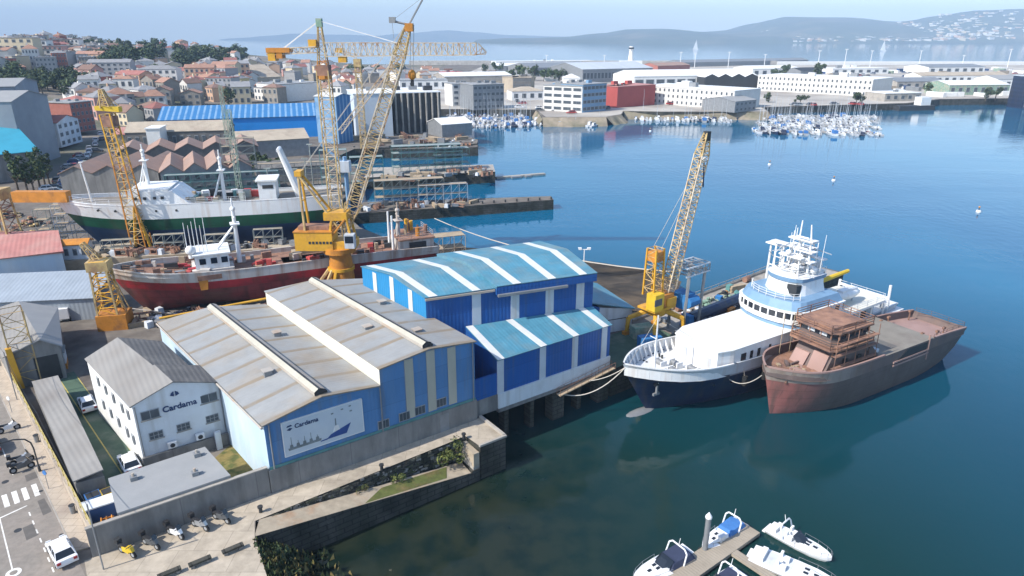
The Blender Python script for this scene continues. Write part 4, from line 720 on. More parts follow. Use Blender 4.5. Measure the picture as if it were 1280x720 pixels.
def rail(pts, h, m, parent, name='railing', r=.035, every=1, n=3):
    mb = MB(); pts = [Vector(p) for p in pts]
    for p in pts: mb.tube(p, p+Vector((0, 0, h)), r, m, 4, cap=False)
    for k_ in range(1, n+1): mb.path([p+Vector((0, 0, h*k_/n)) for p in pts], r*.85, m, 4)
    return mb.build(name, parent)
def mastpole(parent, name, a, b, r, m, r2=None): mb = MB(); mb.tube(a, b, r, m, 8, r2 or r*.6); return mb.build(name, parent)
# ---------------------------------------------------------------- white and navy ship alongside the jetty
WS = thing('research_ship', 'white and navy ship moored along the jetty with white roofed foredeck and lattice masts', 'ship', (13.2, 73.0, 0), 32.5)
zs = [-2.2, -.8, .6, 3.6, 4.25, 5.5]; pt = hull(51.5, 10.0, zs, None, 2.0, .4, 6.0, 2.5, .27, .55, 2.2, .12, .5)
mb, ts = hull_mesh(pt, 6, ['navy', 'navy', 'navy', 'navy', 'shipgrey']); mb.build('hull', WS, smooth=40)
mb = MB(); mb.sphere((3.4, 0, -.35), 1, 'steel', 12, 8, 2.9, .95, .62); mb.build('bulbous_bow', WS, smooth=60)
deck_mesh(pt, 5, 1.5, .02, .995, 'white').build('deck', WS); bulwark_in(pt, 5, 1.5, .004, .27, 'shipwhite', 'shipwhite', 24, stays=2, cap=.14).build('bulwark', WS); bulwark_in(pt, 5, 1.5, .28, .99, 'shipgrey', 'shipgrey', 24).build('side_rail', WS)
mb = MB(); q = [(11.6, -4.2), (14.0, -4.75), (28, -4.78), (28, 3.9), (14, 3.9), (11.6, 2.9)]; mb.prism(q, 3.9, 7.6, 'shipwhite'); blk = mb.build('covered_deck', WS)
mb = MB(); mb.prism([(x+(.0 if x > 20 else -.12), y*1.02) for x, y in q], 7.6, 7.74, 'white'); mb.build('roof', blk)
for x, w_ in ((15.3, .9), (17.0, .5), (18.4, .5), (20.6, .4)): mb = MB(); mb.box(x, x+w_, -4.83, -4.74, 5.7, 6.8, 'glass'); mb.build('window', WS)
for y in (-2.8, 1.2): mb = MB(); mb.box(11.52, 11.62, y-.45, y+.45, 4.6, 6.5, 'shipgrey'); mb.build('door', WS)
mb = MB(); mb.tube((5.2, 0, 4.6), (5.2, 0, 12.6), .16, 'shipwhite', 8, .09); mb.tube((5.2, 0, 9.5), (5.2, 1.1, 9.5), .05, 'shipwhite', 5); mb.tube((5.2, 0, 12.5), (1.0, 0, 7.3), .025, 'rope', 4); mb.tube((5.2, 0, 12.3), (11.8, .5, 8), .025, 'rope', 4); mb.build('foremast', WS)
for x, y in ((7.2, -1.4), (7.4, 1.3), (8.9, 0), (4.6, -1.2), (9.6, -2.3)):
    mb = MB(); mb.tube((x, y-.6, 5.25), (x, y+.6, 5.25), .38, 'steel', 10); mb.box(x-.5, x+.5, y-.75, y-.6, 4.4, 5.6, 'shipwhite'); mb.box(x-.5, x+.5, y+.6, y+.75, 4.4, 5.6, 'shipwhite'); mb.box(x-.5, x+.5, y-.75, y+.75, 4.3, 4.6, 'dark'); mb.build('winch', WS)
for x, y in ((6.2, 2.6), (6.2, -2.7), (9.2, 2.9), (3.3, .8), (3.3, -.8)): mb = MB(); mb.tube((x, y-.2, 4.5), (x, y-.2, 5.2), .14, 'dark', 7); mb.tube((x, y+.3, 4.5), (x, y+.3, 5.2), .14, 'dark', 7); mb.build('bollard', WS)
for s_ in (-1, 1):
    mb = MB(); xx, hb, z = pt(.055, 3); mb.tube((xx, s_*(hb-.2), z-.2), (xx+.0, s_*(hb+.12), z-.2), .32, 'dark', 9); mb.box(xx-.1, xx+.1, min(s_*hb, s_*(hb+.25)), max(s_*hb, s_*(hb+.25)), z-1.5, z-.3, 'steel'); mb.box(xx-.5, xx+.5, min(s_*hb*.97, s_*(hb+.2)), max(s_*hb*.97, s_*(hb+.2)), z-1.6, z-1.3, 'steel'); mb.build('anchor', WS)
for i in range(14):
    xx, hb, z = pt(.2+i*.055, 3); mb = MB(); mb.tube((xx, -hb+.05, z-.55), (xx, -hb-.05, z-.55), .17, 'glass', 8); mb.build('porthole', WS)
for i in range(9):
    xx, hb, z = pt(.30+i*.075, 4); mb = MB(); mb.tube((xx, -hb-.35, z-1.9), (xx, -hb-.35, z-.6), .34, 'tyre', 9); mb.tube((xx, -hb-.2, z-.6), (xx, -hb+.1, z+.8), .03, 'rope', 4); mb.build('fender', WS)
mb = MB()
for i in range(9): xx, hb, z = pt(.25+.08*i, 4); xx2, hb2, z2 = pt(.25+.08*(i+1), 4); mb.tube((xx, -hb-.04, z-.1), (xx2, -hb2-.04, z2-.1), .1, 'steel', 5)
mb.build('rubbing_strake', WS)
# bridge: bow-fronted tiers
def tier(x0, x1, yb, bulge, z0, z1, m, name, grow=0, yc=-.4, n=9, par=WS, top=None):
    pts = [(x1, yc+yb), (x0+bulge, yc+yb)]
    for i in range(1, n): a = math.pi/2*(1-2*i/n); pts.append((x0+bulge-bulge*math.cos(a), yc+yb*math.sin(a)**1 if 0 else yc+yb*math.sin(a)))
    pts += [(x0+bulge, yc-yb), (x1, yc-yb)]
    mb = MB(); c = Vector(((x0+x1)/2, yc, 0)); up = [c+(Vector((p[0], p[1], 0))-c)*(1+grow) for p in pts]; k_ = len(pts); b_ = mb.add([(p[0], p[1], z0) for p in pts]+[(p.x, p.y, z1) for p in up]); i0 = mb.mi(m); i1 = mb.mi(top or m)
    for j in range(k_): mb.f.append((b_+j, b_+k_+j, b_+k_+(j+1) % k_, b_+(j+1) % k_)); mb.m.append(i0)
    mb.f.append(tuple(b_+k_+j for j in reversed(range(k_)))); mb.m.append(i1); mb.f.append(tuple(b_+j for j in range(k_))); mb.m.append(i0)
    return mb.build(name, par)
tier(24.2, 34.5, 5.2, 2.6, 7.6, 8.4, 'shipblue', 'bridge_base'); tier(23.9, 34.5, 5.3, 2.7, 8.4, 9.1, 'shipwhite', 'bridge_skirt', .02); wnd = tier(23.9, 34.5, 5.25, 2.7, 9.1, 10.0, 'glass', 'bridge_windows')
for i in range(15):
    a = math.pi/2*(1-2*i/14); x, y = 26.6-2.72*math.cos(a), -.4+5.28*math.sin(a); mb = MB(); mb.tube((x, y, 9.08), (x, y, 10.02), .13, 'shipwhite', 4); mb.build('mullion', wnd)
for x in (28.5, 30.3, 32.1, 33.9): mb = MB(); mb.box(x-.35, x+.35, -5.69, -5.6, 9.08, 10.02, 'shipwhite'); mb.build('mullion', wnd)
tier(23.7, 34.7, 5.4, 2.8, 10.0, 10.25, 'shipwhite', 'bridge_eave'); tier(24.0, 34.4, 5.1, 2.7, 10.25, 11.35, 'shipblue', 'bridge_roof', -.10, top='shipblue'); tier(26.8, 33, 3.1, 2, 11.2, 13.2, 'shipwhite', 'upper_house', -.12); tier(26.9, 33, 2.9, 1.9, 13.2, 13.75, 'shipblue', 'upper_trim', .03, top='shipwhite')
mb = MB(); mb.box(27.2, 28.2, -3.1, -1.6, 11.5, 12.9, 'dark'); mb.build('dark_screen', WS)
rail([(24.6+2*(1-math.cos(a))*1.2, -.4+3.9*math.sin(a), 11.3) for a in [R(q) for q in range(-80, 81, 20)]], 1.0, 'shipwhite', WS)
rail([(x, y, 13.75) for x, y in ((27.4, 2), (27.1, 0), (27.4, -2.6), (30, -3.2), (33, -3.2))], 1.0, 'shipwhite', WS)
# masts
def gantry(x, y0, y1, z0, z1, r=.16, m='shipwhite', name='mast_frame'):
    mb = MB(); mb.tube((x, y0, z0), (x, y0+.1, z1), r, m, 7, r*.7); mb.tube((x, y1, z0), (x, y1-.1, z1), r, m, 7, r*.7); mb.box(x-.5, x+.5, min(y0, y1)-.5, max(y0, y1)+.5, z1, z1+.18, m); mb.tube((x, y0, (z0+z1)/2), (x, y1, (z0+z1)/2), r*.6, m, 5); return mb.build(name, WS)
gantry(30, -2.4, -.5, 13.7, 18.3); gantry(28.7, -1.9, .6, 13.7, 16.2, .13); gantry(32.6, -2.6, -.6, 13.7, 15.6, .15); gantry(29.4, 1.2, 2.6, 13.2, 17.4, .12); gantry(31.2, -.2, 1.2, 13.7, 18.0, .13); gantry(30.5, 2.2, 4.2, 10.5, 16.6, .2); gantry(34.2, .2, 2.8, 9.5, 16.2, .2); gantry(31.6, -1.0, 1.6, 13.7, 16.6, .14)
for a, b_, r_ in (((30, -2.3, 18.4), (30, -2.0, 20.7), .12), ((30, -.5, 18.4), (30, -.6, 21.0), .12), ((31.5, -3.2, 13.7), (31.5, -3.4, 19.4), .05), ((28, 1.4, 13.7), (28, 1.4, 18.2), .06), ((33.6, 2.4, 17.2), (33.6, 2.4, 18.8), .08), ((29.2, .2, 16.2), (29.2, .2, 19.3), .05), ((32.5, -1.8, 13.7), (32.5, -1.8, 17.8), .1), ((30.6, .8, 13.7), (30.6, .8, 19.2), .07), ((34.6, 3.4, 17), (34.6, 3.4, 18.8), .06)): mastpole(WS, 'antenna_pole', a, b_, r_, 'shipwhite', r_*.7)
for p, rr_ in (((29.4, -.9, 14.6), .62), ((30.9, -2.7, 14.4), .5), ((32.4, .3, 15.2), .7), ((33.6, -1.6, 14.5), .55), ((28.2, -.4, 16.8), .4)): mb = MB(); mb.sphere(p, rr_, 'shipwhite', 10, 7); mb.tube((p[0], p[1], p[2]-1.2), p, .12, 'shipwhite', 6); mb.build('radar_dome', WS, smooth=60)
for z, y in ((17.0, -1.5), (15.6, -1.5), (18.5, -1.4)): mb = MB(); mb.box(29.3, 30.7, y-1.6, y+1.2, z, z+.15, 'shipwhite'); mb.tube((29.3, y-1.0, z+.5), (29.3, y+.8, z+.5), .12, 'shipwhite', 6); mb.build('radar_platform', WS)
for i in range(46): a_ = Vector((rnd.uniform(28, 34), rnd.uniform(-3.2, 2.6), rnd.uniform(13.8, 17.2))); d = Vector((rnd.uniform(-1.6, 1.6), rnd.uniform(-1.6, 1.6), rnd.uniform(-.8, 1.3))); mb = MB(); mb.tube(a_, a_+d, rnd.uniform(.04, .1), rnd.choice(['shipwhite', 'shipwhite', 'shipwhite', 'shipgrey', 'steel']), 4); mb.build('brace', WS)
mb = MB(); mb.box(33.4, 35.4, -1.6, .6, 9.5, 13.4, 'shipwhite'); mb.box(33.5, 35.3, -1.68, -1.6, 12.2, 13.1, 'dark'); mb.build('funnel', WS)
# aft part
mb = MB(); mb.box(36.5, 46.4, -5.1, 3.6, 4.4, 4.5, 'shipwhite'); mb.prism([(36.5, -5.3), (46.4, -5.0), (46.4, 2.6), (36.5, 2.8)], 7.3, 7.6, 'shipwhite', 'cream'); aft = mb.build('aft_canopy', WS)
for x in (37, 40, 43, 46.2):
    for y in (-5.0, 2.4): mb = MB(); mb.tube((x, y, 4.2), (x, y, 7.3), .14, 'shipwhite', 6); mb.build('canopy_post', aft)
rail([(36.6, -5.2, 7.6), (39, -5.1, 7.6), (41.5, -5.1, 7.6), (44, -5.0, 7.6), (46.3, -4.9, 7.6), (46.3, -2, 7.6), (46.3, .5, 7.6), (46.3, 2.5, 7.6)], 1.0, 'shipwhite', WS)
mb = MB(); mb.box(38, 45, -4.2, 1.8, 4.1, 6.9, 'shipgrey'); mb.box(39, 40.2, -4.28, -4.19, 4.5, 6.4, 'tarp'); mb.box(41.2, 43, -4.28, -4.19, 4.5, 6.4, 'dark'); mb.build('aft_house', WS)
mb = MB(); mb.box(36.6, 38.9, .6, 2.2, 9.0, 10.2, 'yellow'); mb.tube((38, 1.4, 4.4), (38, 1.4, 9.2), .6, 'yellow', 10); mb.tube((38.3, 1.4, 9.9), (45.6, 1.0, 10.6), .42, 'yel2', 8, .3); mb.build('deck_crane', WS)
mb = MB(); mb.sphere((40.5, -2.4, 9.0), 1, 'shipwhite', 12, 7, 2.9, .95, .75); mb.box(38.6, 42.2, -2.9, -1.9, 9.2, 9.85, 'shipwhite'); mb.tube((38.8, -2.4, 7.6), (38.8, -2.4, 8.6), .12, 'shipgrey', 5); mb.tube((42, -2.4, 7.6), (42, -2.4, 8.6), .12, 'shipgrey', 5); mb.build('lifeboat', WS, smooth=50)
mb = MB(); mb.prism([(46, -5.4), (52.2, -5.0), (52.6, 0), (52.2, 4.2), (46, 4.2)], 4.6, 5.0, 'shipwhite'); mb.build('stern_platform', WS)
mb = MB(); mb.tube((48.2, -4.5, 5), (48.2, -4.4, 9.4), .2, 'shipwhite', 7); mb.tube((48.2, 3.6, 5), (48.2, 3.5, 8.0), .2, 'shipwhite', 7); mb.box(48.0, 48.4, -4.5, 3.6, 7.2, 7.5, 'shipwhite'); mb.build('stern_gantry', WS)
for i in range(9): x, y = rnd.uniform(46.5, 51), rnd.uniform(-4, 3.5); mb = MB(); mb.box(x-.4, x+.4, y-.35, y+.35, 5, 5+rnd.uniform(.5, 1.3), rnd.choice(['tarp', 'shipwhite', 'steel', 'shipgrey'])); mb.build('deck_locker', WS)
# ---------------------------------------------------------------- brown unfinished ship
BS = thing('unfinished_ship', 'brown primer-coated unfinished ship with rusty scaffolded bridge moored outside the white ship', 'ship', (30.4, 73.4, 0), 30.5)
zs = [-2.0, -.7, .6, 2.6, 4.4, 5.9]; pt = hull(37.5, 8.6, zs, None, 1.0, -.7, 2.6, 2.2, .24, .42, 2.3, .10, .45)
mb, ts = hull_mesh(pt, 6, ['redbow', 'redbow', 'redbow', 'redbow', 'paleband'], 34)
mb.build('hull', BS, smooth=40)
deck_mesh(pt, 5, 1.1, .02, .42, 'deckrust').build('fore_deck', BS); bulwark_in(pt, 5, 1.1, .004, .46, 'brown', 'brownl', 24, cap=.2).build('bulwark', BS)
deck_mesh(pt, 5, .0, .44, .76, 'deckgrey', inset=-.02).build('shelter_deck', BS); deck_mesh(pt, 5, 1.05, .70, .999, 'brownl').build('aft_deck', BS); bulwark_in(pt, 5, 1.05, .76, .995, 'brown', 'brownl', 16, cap=.16).build('aft_bulwark', BS)
xa, ha, za = pt(.62, 5); mb = MB()
mb.hexa([(19.2, -4.37, 3.95), (26.8, -4.33, 3.9), (26.8, -4.0, 3.9), (19.2, -4.0, 3.95), (22.2, -4.37, 5.75), (26.8, -4.33, 5.62), (26.8, -4.0, 5.62), (22.2, -4.0, 5.75)], 'dark'); mb.build('side_opening', BS)  # dark panel paints the shade inside the cut-out
mb = MB(); 
for z in (3.9, 4.35): mb.hexa([(19.3, -4.48, z), (27.4, -4.42, z), (27.4, -4.3, z), (19.3, -4.3, z), (19.3, -4.48, z+.22), (27.4, -4.42, z+.22), (27.4, -4.3, z+.22), (19.3, -4.3, z+.22)], 'brownl')
mb.tube((27.2, -4.3, 3.0), (27.2, -4.25, 6.6), .14, 'brownl', 5); mb.build('fender_rail', BS)
mb = MB(); mb.hexa([(28.6, -2.2, 4.1), (34.5, -2.0, 3.95), (34.5, 2.6, 3.95), (28.6, 2.6, 4.1), (28.6, -2.2, 4.34), (34.5, -2.0, 4.26), (34.5, 2.6, 4.26), (28.6, 2.6, 4.34)], 'dark'); mb.build('open_hatch', BS)
rail([(29+i*1.6, -3.9+.12*i*.4, 5.1) for i in range(6)]+[(36.9, -1.5, 5.1), (37, 1, 5.1), (36.5, 3, 5.1)], 1.0, 'brown', BS)
for x, y in ((28.4, -2.6), (30, 3.2), (33, -3), (35, 3), (27.8, 3), (31, -3.2)): mb = MB(); mb.tube((x, y, 4.4), (x, y, 6.0), .1, 'deckrust', 5); mb.box(x-.25, x+.25, y-.15, y+.15, 5.7, 6.0, 'deckrust'); mb.build('deck_post', BS)
# deckhouse tiers
mb = MB(); mb.hexa([(7.6, -2.6, 4.8), (15.6, -3.3, 4.7), (15.6, 3.3, 4.7), (7.6, 2.6, 4.8), (9.2, -2.5, 7.4), (15.2, -2.9, 7.4), (15.2, 2.9, 7.4), (9.2, 2.5, 7.4)], 'brown'); dh = mb.build('deckhouse', BS)
mb = MB(); mb.hexa([(7.4, -2.3, 4.85), (9.0, -2.3, 4.85), (9.0, -.2, 4.85), (7.4, -.2, 4.85), (8.5, -2.3, 7.2), (9.0, -2.3, 7.2), (9.0, -.2, 7.2), (8.5, -.2, 7.2)], 'brownl'); mb.build('front_plate', dh)
mb = MB(); mb.hexa([(7.2, .3, 4.85), (9.0, .3, 4.85), (9.0, 2.3, 4.85), (7.2, 2.3, 4.85), (8.4, .3, 6.6), (9.0, .3, 6.6), (9.0, 2.3, 6.6), (8.4, 2.3, 6.6)], 'brownl'); mb.build('front_plate', dh)
mb = MB(); mb.hexa([(15.2, -3.4, 5.0), (17.8, -3.6, 5.0), (17.8, -3.3, 5.0), (15.2, -3.1, 5.0), (15.2, -3.3, 7.6), (15.4, -3.3, 7.6), (15.4, -3.1, 7.6), (15.2, -3.1, 7.6)], 'brown'); mb.build('side_buttress', dh)
for x in (10.8, 13.4): mb = MB(); mb.box(x, x+.55, -3.06+.0, -2.7, 5.6, 6.5, 'dark'); mb.build('porthole', dh)
mb = MB(); mb.box(13.2, 13.9, -3.2, -2.9, 4.9, 6.5, 'dark'); mb.build('doorway', dh)
mb = MB(); mb.prism([(7.6, -2.9), (8.4, -3.4), (15.4, -3.6), (15.4, 3.6), (8.4, 3.4), (7.6, 2.9)], 7.4, 7.62, 'deckrust'); mb.build('bridge_deck', BS)
mb = MB(); mb.prism([(8.6, -2.2), (9.2, -2.7), (14.6, -2.8), (14.6, 2.8), (9.2, 2.7), (8.6, 2.2)], 7.62, 8.7, 'brown'); mb.prism([(8.55, -2.3), (9.1, -2.85), (14.7, -2.95), (14.7, 2.95), (9.1, 2.85), (8.55, 2.3)], 8.7, 9.55, 'glass'); br = mb.build('bridge', BS)
for x, y in ((8.5, -2.2), (8.5, -.8), (8.5, .8), (8.5, 2.2), (9.1, -2.9), (10.5, -2.95), (12, -2.95), (13.4, -2.98), (14.7, -3.0), (9.1, 2.9), (12, 2.95)): mb = MB(); mb.tube((x, y, 8.68), (x, y, 9.57), .11, 'deckrust', 4); mb.build('mullion', br)
for y in (-1.6, .1): mb = MB(); mb.box(8.44, 8.5, y, y+1.0, 8.85, 9.4, 'shipgrey'); mb.build('sheeted_pane', br)
mb = MB(); mb.prism([(7.9, -2.5), (8.8, -3.2), (15.2, -3.3), (15.2, 3.3), (8.8, 3.2), (7.9, 2.5)], 9.55, 9.75, 'deckrust'); mb.prism([(8.6, -2.3), (14.4, -2.6), (14.4, 2.6), (8.6, 2.3)], 9.75, 10.15, 'deckrust'); mb.build('monkey_island', BS)
def ring_rail(x0, x1, y, z, h, m, name, r=.05):
    P_ = [(x0, -y*.8, z), (x0, 0, z), (x0, y*.8, z), (x0+1, y, z), ((x0+x1)/2, y, z), (x1, y, z), (x1, 0, z), (x1, -y, z), ((x0+x1)/2, -y, z), (x0+1, -y, z), (x0, -y*.8, z)]; return rail(P_, h, m, BS, name, r, n=3)
ring_rail(7.7, 15.3, 3.5, 7.62, 1.0, 'deckrust', 'scaffold_rail', .06); ring_rail(7.9, 15.1, 3.2, 9.76, 1.0, 'deckrust', 'scaffold_rail', .06)
for o_ in list(BS.children):
    if o_.name.split('.')[0] in ('bridge_deck', 'bridge', 'monkey_island', 'scaffold_rail'): o_.location.z = .75
for x, y in ((8.4, -2.8), (8.4, 2.8), (10.8, -3.0), (13, -3.0), (15, -3.0), (10.8, 3), (15, 3)): mb = MB(); mb.tube((x, y, 7.38), (x, y, 8.2), .12, 'deckrust', 5); mb.build('pillar', BS)
mb = MB(); mb.box(9.6, 14.6, -2.2, 2.2, 7.39, 8.14, 'dark'); mb.build('gap_shade', BS)  # dark box painted as the shade in the open gap below the bridge
mb = MB()
for x in (7.4, 9.4, 11.4, 13.4, 15.6): mb.tube((x, -3.9, 4.9), (x, -3.85, 10.6), .05, 'deckrust', 4); mb.tube((x, 3.9, 4.9), (x, 3.85, 10.6), .05, 'plank', 4)
for z in (6.3, 7.9, 9.2): mb.box(7.3, 15.7, -4.0, -3.5, z, z+.07, 'deckrust')
mb.build('scaffolding', BS)
mb = MB()
for i in range(34): x, y = rnd.uniform(2.5, 7.2), rnd.uniform(-2.2, 2.2)*min(1, .3+rnd.random()); h = rnd.uniform(.15, .7); mb.obox((x, y), rnd.uniform(.3, 1.6), rnd.uniform(.1, .5), 4.95, 4.95+h, rnd.uniform(0, 180), rnd.choice(['deckrust', 'plank', 'brownl', 'brown']))
mb.build('deck_fittings', BS)
mb = MB(); mb.box(16.2, 17.6, -3.2, -2.5, 5.95, 6.4, 'shipgrey'); mb.build('white_bundle', BS)
# ---------------------------------------------------------------- red ship on the slip
RS = thing('red_hulled_trawler', 'red and dirty white ship hauled out on the slip with white bridge amidships', 'ship', (-60.4, 96.1, 4.0), 25.0)
zs = [0, 1.0, 2.2, 3.7, 4.9, 6.3]; pt = hull(51, 9.5, zs, None, 1.6, -.5, 4.6, 1.5, .24, .5, 2.2, .12, .55, bil=.82)
mb, ts = hull_mesh(pt, 6, ['redlow', 'redlow', 'redlow', 'redhull', 'dirtywhite'], 36); mb.build('hull', RS, smooth=40)
deck_mesh(pt, 5, .7, .02, .995, 'deckrust').build('deck', RS); bulwark_in(pt, 5, .7, .004, .99, 'dirtywhite', 'dirtywhite', 40).build('bulwark', RS)
mb = MB(); mb.box(11.6, 17.6, -3.6, 2.6, 5.4, 6.6, 'dirtywhite'); mb.box(12.2, 17, -3.1, 2.2, 6.6, 8.8, 'shipwhite'); mb.box(11.9, 17.3, -3.4, 2.5, 8.8, 9.0, 'white'); br = mb.build('bridge', RS)
for x in (12.8, 14.4, 15.9): mb = MB(); mb.box(x, x+.9, -3.16, -3.08, 7.4, 8.3, 'glass'); mb.build('window', br)
for y in (-2.6, -1.2, .2): mb = MB(); mb.box(12.13, 12.21, y, y+1.0, 7.4, 8.3, 'glass'); mb.build('window', br)
mb = MB(); mb.box(12.2, 15.6, -4.82, -4.4, 5.4, 6.15, 'deckrust'); mb.hexa([(12.4, -4.75, 3.9), (13.4, -4.8, 3.9), (13.4, -4.5, 3.9), (12.4, -4.5, 3.9), (12.3, -4.78, 5.4), (13.6, -4.8, 5.4), (13.6, -4.5, 5.4), (12.3, -4.5, 5.4)], 'orange'); mb.build('rusty_opening', RS)
mb = MB(); mb.sphere((11.8, -2.2, 9.6), .75, 'shipwhite', 10, 7); mb.tube((11.8, -2.2, 8.4), (11.8, -2.2, 9.3), .4, 'shipwhite', 8); mb.build('radar_dome', RS, smooth=60)
def tripod(x, y, z0, h, spread, name='tripod_mast', m='shipwhite', par=RS, lean=0):
    mb = MB(); t = Vector((x+lean, y, z0+h)); mb.tube((x, y, z0), t, .38, m, 8, .28); mb.tube((x-spread, y-1.2, z0), t-Vector((0, 0, h*.28)), .14, m, 6); mb.tube((x-spread, y+1.2, z0), t-Vector((0, 0, h*.28)), .14, m, 6)
    mb.box(x-.7+lean, x+.7+lean, y-.9, y+.9, z0+h*.72, z0+h*.74, m); mb.tube(t, t+Vector((0, 0, h*.2)), .13, m, 6); mb.tube((x+lean, y-1.1, z0+h*.86), (x+lean, y+1.1, z0+h*.86), .1, m, 5); mb.sphere(t, .42, m, 8, 5); return mb.build(name, par)
tripod(18.6, -.6, 6.4, 8.6, 5.2)
for i in range(6): x, y = 11.4+i*.55, -1.5+rnd.uniform(-1, 1); mastpole(RS, 'antenna_pole', (x, y, 9), (x, y, 12.6+rnd.uniform(0, 2.4)), .07, 'shipwhite')
tripod(44.8, 0, 5.4, 6.6, .9, m='dirtywhite'); mastpole(RS, 'derrick_post', (43.4, 1.2, 5.3), (43.4, 1.2, 11.6), .26, 'shipwhite'); mastpole(RS, 'derrick_post', (43.4, -1.2, 5.3), (43.4, -1.2, 11.4), .26, 'shipwhite')
mb = MB(); mb.box(44, 50, -3.6, 3.4, 5.4, 7.4, 'dirtywhite'); mb.box(45.6, 48.6, -3.68, -3.55, 5.5, 7.0, 'dark'); mb.box(43.8, 50.2, -3.8, 3.6, 7.4, 7.6, 'deckrust'); mb.build('stern_house', RS); rail([(44, -3.6, 7.6), (46, -3.6, 7.6), (48, -3.6, 7.6), (50, -3.5, 7.6), (50, 0, 7.6), (50, 3.4, 7.6)], 1.0, 'dirtywhite', RS)
for i in range(8): p = (rnd.uniform(46, 49.6), rnd.uniform(-2.6, 2.6)); mb = MB(); mb.tube((p[0], p[1], 7.6), (p[0], p[1], 8.6+rnd.uniform(0, 1.3)), rnd.uniform(.15, .45), rnd.choice(['yellow', 'deckrust', 'orange', 'plank']), 7); mb.build('deck_gear', RS)
for i in range(84): t = rnd.uniform(.04, .86); x, hb, z = pt(t, 5); y = rnd.uniform(-hb*.8, hb*.8); mb = MB(); mb.obox((x, y), rnd.uniform(.4, 2.0), rnd.uniform(.4, 1.0), z-.7, z-.7+rnd.uniform(.3, 1.2), rnd.uniform(-20, 20), rnd.choice(['deckrust', 'plank', 'dirtywhite', 'redtar', 'steel', 'brownl', 'dark', 'redhull'])); mb.build('deck_gear', RS)
for x in (2.5, 6.5, 29, 36.5): rail([(x+i*1.4, pt((x+i*1.4)/51, 5)[1]*-.97, pt((x+i*1.4)/51, 5)[2]) for i in range(4)], 1.0, 'deckrust', RS)
mb = MB(); mb.box(25, 37, -1.6, 1.6, 5.3, 5.6, 'plank'); mb.box(27, 36, 2.0, 3.6, 5.3, 6.2, 'plank'); mb.build('hatch_cover', RS)
mb = MB(); mb.tube((1.2, -.5, 1.5), (9.0, -4.0, .3), .08, 'dirtywhite', 4); mb.build('bilge_glint', RS)  # pale bar stands for light caught along the bilge keel
for i in range(9): x = 6+i*5; mb = MB(); mb.box(x-.4, x+.4, -3, 3, -.9, .35, 'plank'); tag(mb.build('keel_block', loc=RS.location, deg=25), 'timber keel block under the red hulled ship on the slip', 'block', 'keel blocks under the red ship')
# ---------------------------------------------------------------- green ship on the far slip
g0 = at(38, 258, 15.5); GS = thing('green_hulled_ship', 'large green and white ship hauled out on the farther slip behind the red one', 'ship', (g0.x, g0.y+6.2, 4.5), 12.5)
zs = [0, 1.4, 3.0, 5.2, 7.3, 10.0]; pt = hull(53, 11, zs, None, 1.3, .3, 8.0, 1.5, .30, .5, 2.1, .10, .5)
mb, ts = hull_mesh(pt, 6, ['gblue', 'gblue', 'gblue', 'ggreen', 'shipwhite'], 36); mb.build('hull', GS, smooth=40)
deck_mesh(pt, 5, .6, .02, .995, 'deckgrey').build('deck', GS); bulwark_in(pt, 5, .6, .004, .99, 'shipwhite', 'shipwhite', 36).build('bulwark', GS)
mb = MB(); mb.hexa([(14, -4.9, 9.6), (25.5, -5.0, 9.4), (25.5, 4.6, 9.4), (14, 4.6, 9.6), (14.6, -4.7, 12.6), (22.0, -4.7, 12.4), (22.0, 4.6, 12.4), (14.6, 4.6, 12.6)], 'shipwhite'); mb.box(14.4, 21.4, -4.4, 4.3, 12.5, 12.75, 'white'); dk = mb.build('deckhouse', GS)
for x in (15.4, 17.0, 18.7, 20.0): mb = MB(); mb.box(x, x+.5, -4.95, -4.6, 11.0, 11.5, 'dark'); mb.build('porthole', dk)
for x in (9, 12, 15.5, 19, 22.5): xx, hb, z = pt(x/53, 5); mb = MB(); mb.tube((xx, -hb-.06, z-1.1), (xx, -hb+.25, z-1.1), .22, 'dark', 7); mb.build('porthole', GS)
tripod(16.5, 1.5, 12.6, 6.5, 1.2, m='shipwhite', par=GS); tripod(30.5, -1.0, 9.4, 8.2, 2.0, m='shipwhite', par=GS); mastpole(GS, 'bow_mast', (6.6, 0, 10), (6.0, 0, 17.4), .2, 'shipwhite')
mb = MB(); mb.tube((44.8, -1.5, 9.4), (41.6, -1.5, 19.0), .8, 'shipwhite', 8, .42); mb.tube((44.8, 1.5, 9.4), (41.6, 1.5, 19.0), .5, 'shipwhite', 8, .3); mb.tube((41.5, -1.8, 18.8), (41.5, 1.8, 18.8), .4, 'shipwhite', 6); mb.build('leaning_gantry', GS)
mb = MB(); mb.box(37.2, 40.4, -3.2, 2.2, 9.4, 13.2, 'shipwhite'); mb.box(36.8, 40.8, -3.5, 2.5, 13.2, 13.5, 'white'); fn = mb.build('funnel', GS); mb = MB(); mb.box(38, 40, -3.26, -3.18, 11.8, 12.5, 'dark'); mb.build('vent_louvre', fn)
for i in range(44): x, y = rnd.uniform(21, 36), rnd.uniform(-4, 4); mb = MB(); mb.obox((x, y), rnd.uniform(.5, 2.2), rnd.uniform(.5, 1.2), 9.35, 9.4+rnd.uniform(.3, 1.6), rnd.uniform(-20, 20), rnd.choice(['steel', 'dark', 'redtar', 'shipwhite', 'scaf', 'teal', 'plank'])); mb.build('deck_gear', GS)
rail([(4+i*2.4, 0-pt((4+i*2.4)/53, 5)[1]*.98, pt((4+i*2.4)/53, 5)[2]) for i in range(5)], 1, 'shipwhite', GS)
rail([(23+i*3, -pt((23+i*3)/53, 5)[1]*.98, pt((23+i*3)/53, 5)[2]) for i in range(5)], 1, 'shipwhite', GS)
